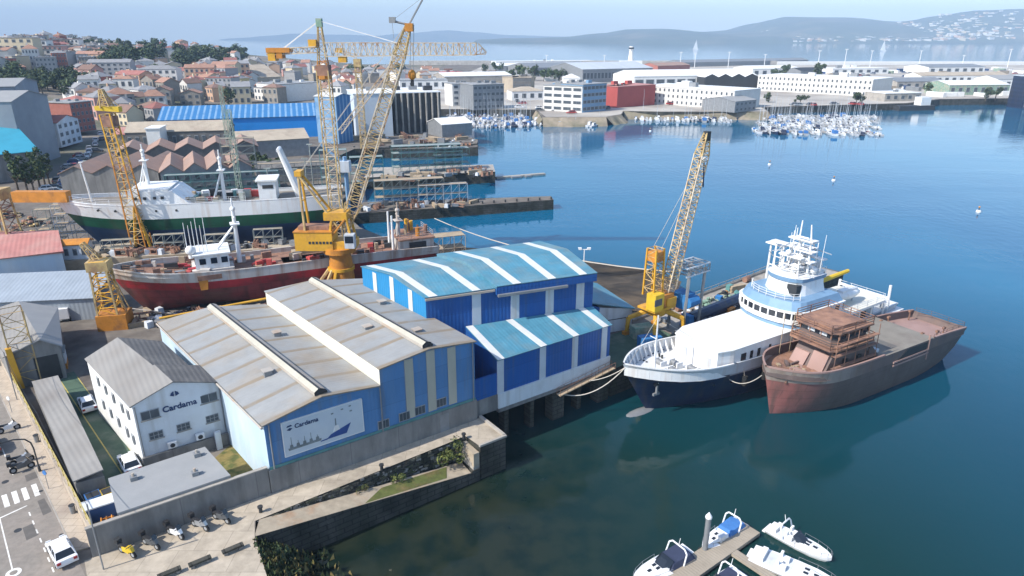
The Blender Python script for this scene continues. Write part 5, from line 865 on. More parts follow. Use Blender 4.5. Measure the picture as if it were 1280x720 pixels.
for i in range(8): mb = MB(); x = 10+i*5.4; mb.box(x-.4, x+.4, -3.4, 3.4, -.6, .3, 'plank'); o = tag(mb.build('keel_block', loc=GS.location, deg=12.5), 'timber keel block under the green hulled ship on the far slip', 'block', 'keel blocks under the green ship')
# ================================================================ CRANES
def bars(mb, segs, r, m, n=5):
    for a, b_ in segs: mb.tube(a, b_, r, m, n)
# -- luffing shipyard crane with yellow house
c0 = at(430, 371); y0 = c0.y; K = thing('luffing_crane', 'big yellow shipyard crane on a tapered pedestal with long luffing lattice boom', 'crane', c0)
loc = lambda px, py, yy=None: atY(px, py, (yy or y0))-c0
mb = MB(); zt = loc(428, 314).z; mb.tube((0, 0, 0), (0, 0, zt), 2.2, 'orange', 14, 1.75); mb.tube((-.0, 0, zt*.62), (0, 0, zt*.68), 2.15, 'yellow', 14); mb.build('pedestal', K, smooth=50)
for q in ((-5.6, -1.2), (-3.4, -2.6), (-1.2, -3.0)): mb = MB(); mb.tube((q[0], q[1], 0), (q[0]*.3, q[1]*.6, zt*.66), .3, 'yellow' if q[0] > -3 else 'lat', 6); mb.build('stay_leg', K)
mb = MB(); mb.tube((0, 0, zt), (0, 0, zt+.8), 2.6, 'orange', 14); mb.build('slewing_ring', K, smooth=50)
a, b_ = loc(374, 311), loc(418, 287); mb = MB(); mb.box(a.x, b_.x, -1.9, 1.9, a.z+.2, b_.z, 'yellow'); hs_ = mb.build('machinery_house', K); mb = MB(); mb.box(a.x-.1, b_.x+.05, -2.0, 2.0, b_.z, b_.z+.18, 'orange'); mb.build('roof', hs_)
for i in range(7): mb = MB(); x = a.x+2.2+i*.55; mb.box(x, x+.34, -1.95, -1.89, a.z+1.35, a.z+1.75, 'dark'); mb.build('marking', hs_)
mb = MB(); mb.box(a.x+.5, b_.x-.6, -1.0, 1.0, b_.z+.18, b_.z+.8, 'deckrust'); mb.build('winch', hs_)
zc = b_.z
p = [loc(412, 312), loc(447, 310), loc(450, 282), loc(418, 283)]; mb = MB(); mb.box(p[0].x, p[1].x, -1.6, 1.6, zt+.8, zt+2.0, 'yellow')
for x, y in ((p[0].x+.4, -1.4), (p[0].x+.4, 1.4), (p[1].x-.4, -1.4), (p[1].x-.4, 1.4)): mb.tube((x, y, zt+1.6), (x*.55+.3, y*.9, zt+6.4), .22, 'yellow', 6)
mb.box(-1.7, 1.9, -1.5, 1.5, zt+5.4, zt+6.6, 'yellow'); mb.tube((-1.4, -1.5, zt+2), (1.6, -1.5, zt+5.6), .14, 'orange', 5); mb.build('tower_frame', K)
mb = MB(); mb.box(1.5, 3.0, -2.6, -1.2, zt+1.2, zt+3.4, 'shipgrey'); cb = mb.build('cab', K); mb = MB(); mb.box(1.6, 2.9, -2.64, -2.59, zt+2.1, zt+3.2, 'glass'); mb.build('window', cb)
ap = loc(374, 217); mb = MB()
for y in (-1.2, 1.2): bars(mb, [((ap.x, y*.6, ap.z), (loc(384, 286).x, y, zc)), ((ap.x, y*.6, ap.z), (loc(427, 290).x, y, zc+.4))], .2, 'lat' if y < 0 else 'yellow', 6)
mb.box(ap.x-.5, ap.x+.5, -1, 1, ap.z-.3, ap.z+.5, 'yellow'); bars(mb, [((loc(379, 250).x, -.9, loc(379, 250).z), (loc(379, 250).x, .9, loc(379, 250).z)), ((loc(400, 252).x, -.9, loc(400, 252).z), (loc(400, 252).x, .9, loc(400, 252).z))], .12, 'yellow'); mb.build('back_frame', K)
tip = loc(511, 31); ft = Vector((1.2, 0, zt+3.5)); mid = ft.lerp(tip, .14)
mb = MB(); mb.lattice(ft, mid, .9, 2.3, 3, .12, .06, 'lat'); mb.lattice(mid, ft.lerp(tip, .86), 2.3, 2.0, 22, .12, .055, 'latpale', 'lat', 1.8, 1.6); mb.lattice(ft.lerp(tip, .86), tip, 2.0, .8, 5, .12, .055, 'lat', None, 1.6, .7); mb.build('boom', K)
mb = MB(); hd = loc(490, 26); mb.path([tip, hd], .16, 'steel'); mb.box(hd.x-.4, hd.x+.5, -.3, .3, hd.z-.3, hd.z+.5, 'steel'); mb.box(tip.x-.5, tip.x+.6, -.7, .7, tip.z-.9, tip.z+.2, 'orange'); mb.tube(tip, loc(531, -6), .14, 'steel', 5); mb.build('boom_head', K)
mb = MB()
for y in (-.4, .4): bars(mb, [((ap.x, y, ap.z), (tip.x-.4, y, tip.z))], .035, 'rope', 4)
bars(mb, [(hd, (hd.x+.1, 0, loc(493, 48).z)), (hd, loc(528, -3))], .03, 'steel', 4); hk = loc(513, 88); bars(mb, [((tip.x+.3, -.2, tip.z), (hk.x, -.2, hk.z)), ((tip.x+.7, .2, tip.z), (hk.x+.4, .2, hk.z))], .045, 'steel', 4); mb.build('hoist_rope', K)
mb = MB(); mb.sphere((hk.x+.2, 0, hk.z-.6), .75, 'orange', 8, 6, .8, .6, 1); mb.tube((hk.x+.2, 0, hk.z-1.3), (hk.x+.2, 0, hk.z-2.2), .25, 'dark', 6); mb.build('hook_block', K)
s0, s1 = loc(425, 165), tip.lerp(ft, .14); mb = MB(); mb.lattice(s0, s1, .7, .5, 14, .07, .03, 'latpale'); mb.build('luffing_strut', K)
# -- hammerhead tower crane behind
t0 = at(425, 314); T = thing('tower_crane', 'hammerhead tower crane with lattice mast and long level jib reaching to the right', 'crane', t0); ty = t0.y
lt = lambda px, py: atY(px, py, ty)-t0
za, zj = lt(403, 26).z, lt(408, 62).z; zs_ = lt(412, 88).z
mb = MB(); mb.lattice((0, 0, 0), (0, 0, zs_), 2.1, 2.1, 20, .15, .07, 'lat', 'latpale'); mb.build('mast', T)
mb = MB(); mb.box(-1.15, 1.15, -1.15, 1.15, zs_-.9, zs_+.9, 'deckrust'); mb.lattice((0, 0, zs_), (0, 0, zs_+1.6), 1.8, 1.5, 2, .12, .06, 'orange'); mb.tube((0, 0, zs_-1.5), (0, 0, zs_-.9), 1.35, 'orange', 10); mb.build('slewing_unit', T)
mb = MB(); mb.lattice((0, 0, zs_+1.6), (0, 0, za-.6), 1.5, .6, 6, .11, .05, 'lat'); mb.box(-.5, .5, -.5, .5, za-1, za+.4, 'net'); mb.build('tower_head', T)
jx, cxx = lt(606, 60).x, lt(335, 66).x; mb = MB(); mb.lattice((.8, 0, zj), (jx-1.5, 0, zj+.1), 1.5, 1.4, 26, .11, .075, 'latpale', None, 2.3, 2.0); mb.lattice((jx-1.5, 0, zj+.1), (jx+.2, 0, zj-.6), 1.4, .5, 2, .1, .06, 'latpale', None, 2.0, .4); mb.build('jib', T)
mb = MB(); mb.lattice((-.8, 0, zj), (cxx, 0, zj-.4), 1.6, 1.6, 9, .13, .07, 'latpale', None, 1.0, 1.0); mb.build('counter_jib', T)
mb = MB(); mb.box(cxx, cxx+4.2, -1.1, 1.1, zj-.5, zj+.3, 'orange'); mb.box(cxx+.2, cxx+1.5, -1.0, 1.0, zj-1.9, zj-.5, 'yellow'); mb.box(cxx+1.7, cxx+2.8, -1.0, 1.0, zj-1.5, zj-.5, 'orange'); mb.build('counterweight', T)
mb = MB(); x = lt(392, 60).x; mb.box(x-.7, x+.7, -.8, .8, zj+.3, zj+1.7, 'yellow'); mb.build('winch_house', T)
mb = MB(); ti = lt(497, 47)
for y in (-.35, .35): bars(mb, [((0, y, za), (ti.x, y, zj+1.1)), ((0, y, za), (cxx+3, y, zj+.3))], .07, 'shipwhite', 4)
mb.build('tie_bar', T)
mb = MB(); x = lt(428, 68).x; mb.box(x-.7, x+.7, -.7, .7, zj-2.2, zj-1.2, 'yellow'); mb.build('trolley', T)
# -- distant tower crane
d0 = at(455, 186); D_ = thing('tower_crane', 'slim distant tower crane with yellow head behind the lattice cranes', 'crane', d0); ld = lambda px, py: atY(px, py, d0.y)-d0
zz = ld(447, 78).z; mb = MB(); mb.lattice((0, 0, 0), (0, 0, zz), 2.0, 2.0, 18, .16, .08, 'lat'); mb.build('mast', D_); mb = MB(); mb.box(-1.3, 1.3, -1.2, 1.2, zz-1.5, zz+1.2, 'lat'); mb.build('slewing_unit', D_); mb = MB(); x1 = ld(421, 68).x; mb.lattice((0, 0, zz+2), (x1, 0, zz+4.2), 1.2, .9, 6, .12, .06, 'latpale'); mb.box(x1-.3, x1+2.4, -.8, .8, zz+3.4, zz+5.0, 'yellow'); mb.build('counter_jib', D_)
# -- left slim crane
l0 = at(178, 307, 7.0); Lc = thing('slim_lattice_crane', 'slim orange lattice crane leaning over the bow of the red ship', 'crane', l0); ll = lambda px, py: atY(px, py, l0.y)-l0
a, b_ = ll(152, 205), ll(134, 142); mb = MB(); mb.lattice((0, 0, 0), a, 2.6, 2.0, 10, .15, .07, 'orange', 'lat'); mb.lattice(a, b_, 2.0, 1.8, 7, .15, .07, 'yellow', 'lat'); mb.build('mast', Lc)
mb = MB(); q = ll(137, 148); mb.box(q.x-1.1, q.x+1.0, -1.0, 1.0, q.z-1.4, q.z+.4, 'deckrust'); mb.build('slewing_unit', Lc)
mb = MB(); q = ll(120, 134); q2 = ll(150, 134); mb.hexa([(q.x, -.6, q.z-.5), (q2.x, -.6, q.z-.8), (q2.x, .6, q.z-.8), (q.x, .6, q.z-.5), (q.x, -.6, q.z+.2), (q2.x, -.6, q.z+.1), (q2.x, .6, q.z+.1), (q.x, .6, q.z+.2)], 'yel2'); mb.build('counterweight', Lc); mb = MB(); t_ = ll(126, 112); mb.lattice(ll(134, 134), t_, 1.6, .6, 5, .12, .06, 'lat'); bars(mb, [(t_, ll(150, 134)), (t_, ll(121, 134))], .08, 'lat'); mb.build('tower_head', Lc)
mb = MB(); bars(mb, [((-1, -.5, 0), ll(168, 258)), ((1.8, -.5, 0), ll(168, 258))], .3, 'yellow', 5); mb.build('strut', Lc)
# -- orange ballast crane
q0 = at(146, 408); Bc = thing('ballast_tower', 'ochre lattice crane tower on an orange ballast box beside the red ship bow', 'crane', q0, 12); lb = lambda px, py: atY(px, py, q0.y)-q0
mb = MB(); mb.box(-2.0, 2.0, -1.6, 1.6, 0, 2.3, 'orange'); mb.build('ballast_box', Bc)
a = lb(119, 325); mb = MB(); mb.lattice((-.4, 0, 2.3), (a.x*.55, 0, a.z), 2.6, 2.0, 7, .17, .08, 'lat', 'yellow'); mb.build('mast', Bc)
mb = MB(); mb.box(a.x*.55-1.4, a.x*.55+1.4, -1.2, 1.2, a.z-1.4, a.z, 'lat'); mb.lattice((a.x*.55, 0, a.z), (a.x*.55-1.6, 0, a.z+2.6), 1.0, .5, 3, .09, .05, 'lat'); mb.build('head', Bc); mb = MB(); bars(mb, [((1.8, 0, 2.3), (a.x*.55+.6, 0, a.z-.6)), ((1.8, 1.2, 2.3), (a.x*.55+.6, .8, a.z-.6))], .1, 'lat'); mb.build('brace', Bc)
# -- orange girder crane at the left edge
q0 = at(14, 325); Gc = thing('girder_crane', 'rusty trestle crane with long orange box girder at the far left', 'crane', q0); lg = lambda px, py: atY(px, py, q0.y)-q0
mb = MB(); z = lg(20, 245).z; mb.lattice((0, 0, 0), (0, 0, z), 4.4, 3.2, 6, .2, .1, 'lat', 'deckrust'); mb.build('trestle', Gc); mb = MB(); mb.box(lg(18, 245).x, lg(86, 245).x, -.8, .8, lg(60, 252).z, lg(60, 239).z, 'orange'); mb.build('girder', Gc)
mb = MB(); mb.box(-3, 2.2, -1.6, 1.6, z-.6, z+1.4, 'lat'); mb.build('carriage', Gc)
# -- small yellow lattice tower at the street wall
q0 = at(37, 478); Sc = thing('lattice_tower', 'small open yellow lattice tower standing at the street wall by the grey hut', 'crane', q0, 40)
mb = MB(); mb.lattice((0, 0, 0), (0, 0, 9.6), 2.3, 2.3, 5, .09, .05, 'lat'); mb.build('mast', Sc); mb = MB(); mb.hexa([(-1.4, -1.4, 0), (-.6, -1.4, 0), (-.6, -.7, 0), (-1.4, -.7, 0), (-1.5, -1.5, 5.4), (-.9, -1.5, 5.4), (-.9, -.9, 5.4), (-1.5, -.9, 5.4)], 'yellow'); mb.build('counterweight', Sc)
# -- right yellow portal crane with raking boom
q0 = at(818, 418); Pc = thing('portal_crane', 'yellow four legged portal crane on the jetty with long raked lattice boom', 'crane', q0, 38); py_ = q0.y
c_, s_ = math.cos(R(38)), math.sin(R(38))
def lp(px, py, dy=0): v = atY(px, py, py_+dy)-q0; return Vector((v.x*c_+v.y*s_, -v.x*s_+v.y*c_, v.z))
zt = lp(818, 388).z
for q in ((-3.1, -2.6), (3.1, -2.6), (3.1, 2.6), (-3.1, 2.6)): 
    mb = MB(); el = Vector((q[0]*.95, q[1]*.95, zt*.68)); mb.tube((q[0], q[1], 0), el, .26, 'yellow', 6, .34); mb.tube(el, (q[0]*.3, q[1]*.3, zt), .36, 'yellow', 6, .42); mb.box(q[0]-.5, q[0]+.5, q[1]-.35, q[1]+.35, 0, .5, 'orange'); mb.build('leg', Pc)
mb = MB(); mb.tube((0, 0, zt-.4), (0, 0, zt+1.0), 1.3, 'yellow', 12); mb.box(-2.2, 2.2, -1.6, 1.6, zt+.5, zt+.8, 'yellow'); mb.build('turntable', Pc)
mb = MB(); mb.box(-2.4, -.6, -1.7, -.1, zt+.8, zt+3.2, 'yel2'); mb.box(-2.42, -1.0, -1.72, -1.6, zt+1.6, zt+2.6, 'wins'); mb.build('cab', Pc)
mb = MB(); mb.box(-.6, 2.0, -1.3, 1.3, zt+.8, zt+2.6, 'orange'); mb.box(.4, 2.4, -1.5, -.6, zt+.8, zt+2.0, 'yellow'); mb.build('machinery_house', Pc)
zq = lp(814, 310).z; mb = MB(); mb.lattice((-.6, .4, zt+2.4), (-.6, .4, zq), 1.9, 1.6, 6, .15, .06, 'yellow', 'lat'); mb.box(-1.4, .2, -.4, 1.2, zq-1.8, zq-.4, 'orange'); mb.build('gantry_mast', Pc)
bt = lp(884, 166); bf = Vector((1.6, -.2, zt+1.4)); mb = MB(); mb.lattice(bf, bf.lerp(bt, .1), .8, 1.5, 3, .1, .05, 'latpale'); mb.lattice(bf.lerp(bt, .1), bf.lerp(bt, .88), 1.5, 1.4, 26, .1, .05, 'latpale', 'lat', 1.4, 1.3); mb.lattice(bf.lerp(bt, .88), bt, 1.4, .6, 5, .1, .05, 'lat', None, 1.3, .5); mb.box(bt.x-.35, bt.x+.35, bt.y-.35, bt.y+.35, bt.z-1.0, bt.z+.2, 'dark'); mb.build('boom', Pc)
mb = MB(); h0 = lp(880, 200); bars(mb, [(bt, h0)], .04, 'steel', 4); mb.sphere(h0, .4, 'shipwhite', 7, 5); bars(mb, [(h0, lp(879, 234))], .09, 'navy', 4); mb.build('hook', Pc)
mb = MB()
for y in (-.5, .9): bars(mb, [((-.6, y, zq), bf.lerp(bt, .8)+Vector((0, y*.4, 0)))], .03, 'rope', 4)
mb.build('pendant_rope', Pc)
# -- grey and blue jetty gantry beside it
q0 = at(852, 410); Jg = thing('jetty_gantry', 'grey steel gantry frame with blue winch just right of the portal crane', 'gantry', q0, 38); py_ = q0.y
z1 = lp(852, 335).z
for q in ((-1.5, -1.3), (2.0, -1.3), (-1.5, 1.3), (2.0, 1.3)): mb = MB(); mb.tube((q[0], q[1], 0), (q[0]+.5, q[1], z1), .24, 'steel', 5); mb.build('leg', Jg)
mb = MB(); mb.lattice((-2.0, 0, z1), (3.2, 0, z1), 3.0, 3.0, 5, .12, .08, 'shipgrey', 'steel', 1.2, 1.2); mb.build('platform', Jg); mb = MB(); mb.box(-1.4, .8, -1.2, 1.2, z1*.38, z1*.62, 'tarp'); mb.tube((-1.2, -1.4, z1*.5), (.9, -1.4, z1*.5), .8, 'tarp', 9); mb.build('winch', Jg)
# ================================================================ HARBOUR AND TOWN BUILDINGS
WIN = {}
def winmesh(w, h):
    key = (round(w, 2), round(h, 2))
    if key not in WIN: mb = MB(); mb.box(-w/2, w/2, -.06, .05, -h/2, h/2, 'alu'); mb.box(-w/2+.08*w, w/2-.08*w, -.09, -.05, -h/2+.08*h, h/2-.08*h, 'wins'); WIN[key] = mb.mesh('window')
    return WIN[key]
def building(name, label, cat, A, B, z0, depth, h, roof='flat', rh=1.5, wall='whitew', rm='flatroof', wf=None, wl=None, wr=None, over=.3, group=None, ng=3, top=None, win_scale=.5, zb=None, cols=None):
    """A, B: front base corners (left, right) on the ground, seen from the water; depth runs away from them"""
    A, B = Vector((A[0], A[1], 0)), Vector((B[0], B[1], 0)); d = B-A; w_ = d.length; deg = math.degrees(math.atan2(d.y, d.x)); root = thing(name, label, cat, (A.x, A.y, z0), deg, group)
    mb = MB(); zz = 0 if zb is None else zb
    if roof == 'gable_x':   # ridge parallel to the front
        pr = [(0, zz), (depth, zz), (depth, h), (depth/2, h+rh), (0, h)]
        mb.face([(0, y, z) for y, z in reversed(pr)], wall); mb.face([(w_, y, z) for y, z in pr], wall); mb.face([(0, 0, zz), (w_, 0, zz), (w_, 0, h), (0, 0, h)], wall); mb.face([(w_, depth, zz), (0, depth, zz), (0, depth, h), (w_, depth, h)], wall)
    elif roof in ('gable_y', 'multi'):
        n_ = 1 if roof == 'gable_y' else ng; s = w_/n_; f = [(0, 0, zz), (w_, 0, zz), (w_, 0, h)]
        for i in reversed(range(n_)): f += [(s*(i+.5), 0, h+rh)]+([(s*i, 0, h)])
        mb.face(f, wall); mb.face([(x, depth, z) for x, _, z in reversed(f)], wall); mb.face([(0, 0, zz), (0, 0, h), (0, depth, h), (0, depth, zz)], wall); mb.face([(w_, 0, zz), (w_, depth, zz), (w_, depth, h), (w_, 0, h)], wall)
    else: mb.box(0, w_, 0, depth, zz, h, wall)
    mb.build('wall', root); mb = MB(); o = over; t = .18
    if roof == 'flat': mb.box(-o, w_+o, -o, depth+o, h, h+.35, rm)
    elif roof == 'gable_x': mb.slab([(-o, -o, h+.12), (w_+o, -o, h+.12), (w_+o, depth/2, h+rh+t+.02), (-o, depth/2, h+rh+t+.02)], t, rm); mb.slab([(-o, depth/2, h+rh+t+.018), (w_+o, depth/2, h+rh+t+.018), (w_+o, depth+o, h+.12), (-o, depth+o, h+.12)], t, rm)
    elif roof in ('gable_y', 'multi'):
        for i in range(n_):
            a, c, e = s*i-(o if i == 0 else 0), s*(i+.5), s*(i+1)+(o if i == n_-1 else 0); mb.slab([(a, -o, h+.12), (c, -o, h+rh+t), (c, depth+o, h+rh+t), (a, depth+o, h+.12)], t, rm); mb.slab([(c, -o, h+rh+t-.002), (e, -o, h+.12), (e, depth+o, h+.12), (c, depth+o, h+rh+t-.002)], t, rm)
    elif roof == 'hip':
        k_ = min(w_, depth)/2; r0, r1 = (k_, depth/2, h+rh), (w_-k_, depth/2, h+rh)
        if w_ < depth: r0, r1 = (w_/2, k_, h+rh), (w_/2, depth-k_, h+rh)
        q = [(-o, -o, h), (w_+o, -o, h), (w_+o, depth+o, h), (-o, depth+o, h)]
        if w_ >= depth: fs = [[q[0], q[1], r1, r0], [q[1], q[2], r1], [q[2], q[3], r0, r1], [q[3], q[0], r0]]
        else: fs = [[q[0], q[1], r0], [q[1], q[2], r1, r0], [q[2], q[3], r1], [q[3], q[0], r0, r1]]
        for f in fs: mb.face(f, rm)
        mb.face(q[::-1], rm)
    elif roof == 'shed': mb.slab([(-o, -o, h+.1), (w_+o, -o, h+.1), (w_+o, depth+o, h+rh), (-o, depth+o, h+rh)], t, rm); mb.prism([(0, .01), (w_, .01), (w_, depth), (0, depth)], h-.01, h+.02, wall); mb.hexa([(0, depth*.3, h), (w_, depth*.3, h), (w_, depth, h), (0, depth, h), (0, depth*.3, h+.3*rh), (w_, depth*.3, h+.3*rh), (w_, depth, h+rh-t-.05), (0, depth, h+rh-t-.05)], wall)
    if roof == 'flat' and min(w_, depth) > 6:
        for i in range(3): x, y = rnd.uniform(.15, .8)*w_, rnd.uniform(.2, .75)*depth; s = min(w_, depth)*rnd.uniform(.06, .13); mb.box(x, x+s*1.6, y, y+s, h+.349, h+.349+s*.8, rnd.choice([rm, wall, 'steel']))
    if group and roof in ('gable_x', 'hip', 'gable_y') and w_ < 22: x, y = w_*rnd.uniform(.25, .7), depth*rnd.uniform(.3, .6); mb.box(x, x+.8, y, y+.8, h, h+rh+.9, wall)
    mb.build('roof', root)
    def wins(nc, nr, ln, place, ws=win_scale):
        cw, ch = ln/nc, (h-zz)/nr if zz >= 0 else h/nr; me = winmesh(cw*ws, ch*.5)
        for i in range(nc):
            for j in range(nr): place(me, (i+.5)*cw, (j+.52)*ch)
    if wf: wins(*wf, w_, lambda me, s, z: inst('window', me, root, (s, -.03, z)))
    if wl: wins(*wl, depth, lambda me, s, z: inst('window', me, root, (-.03, s, z), -90))
    if wr: wins(*wr, depth, lambda me, s, z: inst('window', me, root, (w_+.03, s, z), 90))
    return root, w_
G = lambda px, py, z=4: at(px, py, z)
# ---- yard halls behind the ships
root, w_ = building('fabrication_hall', 'grey rendered hall with a row of brownish zigzag gables behind the green ship', 'hall', G(84, 262), G(205, 258), 4, 21, 8.8, 'multi', 1.8, 'wallc', 'brownroof', ng=3)
root, w_ = building('fabrication_hall', 'zigzag-gabled hall with window band and scaffold front right of the plain grey one', 'hall', G(208, 262), G(320, 252), 4, 20, 9.0, 'multi', 1.9, 'steel', 'brownroof', wf=(9, 3), ng=4)
building('fabrication_hall', 'farther zigzag-gabled brown roof behind the other two gabled halls', 'hall', G(150, 226), G(326, 214), 4, 15, 7.8, 'multi', 2.0, 'greyroofd', 'brownroof', ng=5)
building('long_warehouse', 'long warehouse with beige roof and one bright white bay in front of the blue shed', 'warehouse', G(160, 188), G(288, 184), 4, 15, 6.4, 'gable_x', 3.0, 'greyroofd', 'tan', wf=(14, 1))
building('white_bay', 'single white gable bay on the left part of the beige warehouse', 'bay', G(187, 191.5), G(204, 191), 4, 9, 8.6, 'flat', 1, 'white', 'white')
building('warehouse', 'tan roofed warehouse left of the crane with grey gable', 'warehouse', G(300, 200), G(388, 194), 4, 20, 6.0, 'gable_x', 2.4, 'steel', 'tan')
building('low_store', 'low grey-roofed store in the yard below the blue shed', 'store', G(322, 228), G(410, 222), 4, 9, 3.8, 'gable_x', 1.4, 'steel', 'greyroofd')
building('red_tiled_store', 'small store with reddish roof at the left end of the beige warehouse', 'store', G(146, 188), G(186, 186), 4, 13, 5.6, 'gable_x', 2.0, 'tan', 'redroof')
building('blue_shed', 'very bright blue shed with light striped roof beyond the yard', 'shed', G(203, 178), G(441, 169), 4, 30, 8.6, 'gable_x', 4.0, 'bshed', 'bshedr', over=.5)
building('blue_tower_hall', 'taller dark blue hall with pale roof right behind the hammerhead mast', 'hall', G(424, 180), G(442, 176), 4, 10, 18, 'gable_y', 1.0, 'bshedr', 'skylight')
root, w_ = building('columned_hall', 'tall dark grey hall with pale vertical columns and pale left flank', 'hall', G(494, 167), G(552, 164), 4, 30, 17.0, 'flat', 1, 'dark', 'shipwhite')
for i in range(8): x = (i+.3)*w_/7.8; mb = MB(); mb.tube((x, -.7, 0), (x, -.7, 17), .45, 'conc', 6); mb.build('column', root)
building('sheeted_building', 'building wrapped in pale grey and blue sheeting left of the dark columned hall', 'building', G(446, 172), G(492, 170), 4, 26, 17.6, 'flat', 1, 'poster', 'white')
building('boat_shed', 'low white boat shed on the quay right of the dark columned hall', 'shed', G(553, 172), G(590, 169), 4, 14, 5.2, 'gable_x', 2, 'steel', 'white')
building('grey_block', 'broad plain grey block with blank facade at the left edge', 'building', G(-40, 196), G(38, 192), 4, 34, 23.5, 'gable_x', 2, 'blockgrey', 'flatroof')
root, w_ = building('grey_block', 'tall grey warehouse block with blank pale end and window rows along the street', 'building', G(34, 212), G(76, 196), 4, 42, 21, 'gable_y', 2.5, 'blockgrey', 'flatroof', wr=(10, 4))
building('turquoise_shed', 'shed with turquoise roof below the grey blocks at the left edge', 'shed', G(-60, 236), G(56, 222), 4, 22, 8, 'shed', 5.5, 'wallc', 'tealshed')
building('street_house', 'grey house with red pitched roof by the dark street beside the blocks', 'house', G(78, 188), G(104, 180), 5, 16, 9, 'gable_y', 2, 'whitew', WALLS['brick'], wf=(4, 3))
building('street_block', 'reddish brown apartment block at the head of the dark street', 'building', G(96, 172), G(122, 168), 6, 14, 12, 'flat', 1, WALLS['brick'], 'flatroof', wf=(5, 4))
# ---- port buildings
W8 = WALLS['white']
building('white_port_block', 'long white windowed port block between the red block and the marina masts', 'building', G(800, 128), G(916, 137.5), 4, 30, 10.5, 'flat', 1, W8, 'white', wf=(20, 3), win_scale=.36)
building('white_port_block', 'long white windowed port block farther off behind the right marina', 'building', G(946, 113), G(1088, 121), 4, 40, 11.5, 'flat', 1, W8, 'white', wf=(26, 3), win_scale=.4)
building('grey_hall', 'grey hall with pale roof end-on beside the left white port block', 'hall', G(918, 141), G(944, 138), 4, 22, 6, 'gable_x', 1.8, 'steel', 'flatroof', wf=(5, 2))
building('red_block', 'red clad windowless block by the marina basin', 'building', G(771, 135), G(818, 131), 4, 20, 12.0, 'flat', 1, 'brick', 'redroof')
building('red_block_annex', 'pale base annex under the left side of the red block', 'annex', G(757, 133), G(770, 134), 4, 16, 12, 'flat', 1, 'redroof', 'redroof')
building('office_block', 'white banded office block in front of the marina', 'building', G(679, 138), G(727, 141), 4, 22, 14, 'flat', 1, W8, 'flatroof', wf=(4, 4), win_scale=.85)
building('glass_block', 'dark blue glass office block next to the red block', 'building', G(728, 141), G(757, 138), 4, 24, 15, 'flat', 1, 'shipblue', 'flatroof', wf=(6, 4), win_scale=.9)
building('office_block', 'small white office block with dark balconies behind the left marina', 'building', G(566, 133), G(592, 132), 4, 16, 13, 'flat', 1, W8, 'flatroof', wf=(3, 4), win_scale=.6)
building('apartment_block', 'dark grey banded apartment block behind the left marina', 'building', G(592, 138), G(630, 136), 4, 18, 14, 'flat', 1, 'steel', 'flatroof', wf=(7, 4), win_scale=.8)
building('stone_block', 'brown grey stone office block left of the white banded office', 'building', G(641, 116), G(664, 116), 4, 24, 11, 'flat', 1, 'greyroofd', 'tan', wf=(7, 3))
building('stone_block', 'pale end block joined to the brown grey stone office', 'building', G(628, 115), G(641, 116), 4, 24, 11, 'flat', 1, 'tan', 'tan')
building('port_hall', 'long dark blue-grey hall with many door bays at the port centre', 'hall', G(728, 104), G(815, 101), 4, 60, 12, 'gable_x', 5, 'steel', 'shipgrey', wf=(20, 1), win_scale=.8)
building('port_hall', 'long grey roofed hall left of the dark blue-grey bay hall', 'hall', G(664, 96), G(742, 94), 4, 60, 9, 'gable_x', 4, 'steel', 'steel')
building('quay_hall', 'long white roofed quay hall with black front sections', 'hall', G(792, 112), G(944, 109), 4, 44, 10, 'gable_x', 4, 'white', 'white', wf=(12, 1), win_scale=.8)
building('quay_hall', 'pale quay hall with scalloped roof at the right end of the black fronted one', 'hall', G(880, 112), G(946, 111), 4, 20, 9.5, 'multi', 2.5, 'dark', 'white', ng=4)
building('small_pavilion', 'little white pavilion before the long bay hall', 'pavilion', G(704, 106), G(725, 106), 4, 14, 6, 'hip', 3, 'white', 'white')
building('store_row', 'row of brick-red stores behind the quay hall', 'store', G(822, 90), G(862, 88.5), 4, 30, 7, 'gable_x', 3, WALLS['brick'], 'brownroof')
building('breakwater_store', 'long pale store roof on the outer breakwater left part', 'store', G(620, 82.5), G(742, 81), 4, 26, 6, 'flat', 1, 'white', 'white')
building('breakwater_store', 'dark long shed on the outer breakwater before its white wall', 'store', G(850, 84), G(1010, 80), 4, 30, 6, 'gable_x', 3, 'steel', 'steel')
building('white_hall', 'low white sheet roofed hall at the left port edge with red awning', 'hall', G(556, 106), G(640, 104), 4, 40, 7, 'gable_x', 2.5, 'conc', 'white')
building('red_awning', 'bright red awning building on the left port edge', 'building', G(554, 97), G(578, 96), 4, 16, 5, 'flat', 1, 'redtar', 'redtar')
building('grey_mound_hall', 'grey domed storage hall among the left town roofs', 'hall', G(316, 112), G(352, 110), 4, 50, 9, 'gable_x', 9, 'tan', 'tan')
building('flat_white_block', 'white flat block standing behind the bright blue shed', 'building', G(349, 128), G(402, 124), 4, 26, 11, 'flat', 1, 'white', 'flatroof')
building('ferry_stern', 'dark grey stern of a moored ship cut by the right frame edge', 'ship', G(1276, 136, 0), G(1330, 136, 0), 0, 14, 20, 'flat', 1, 'navy', 'shipgrey', wf=(5, 5))
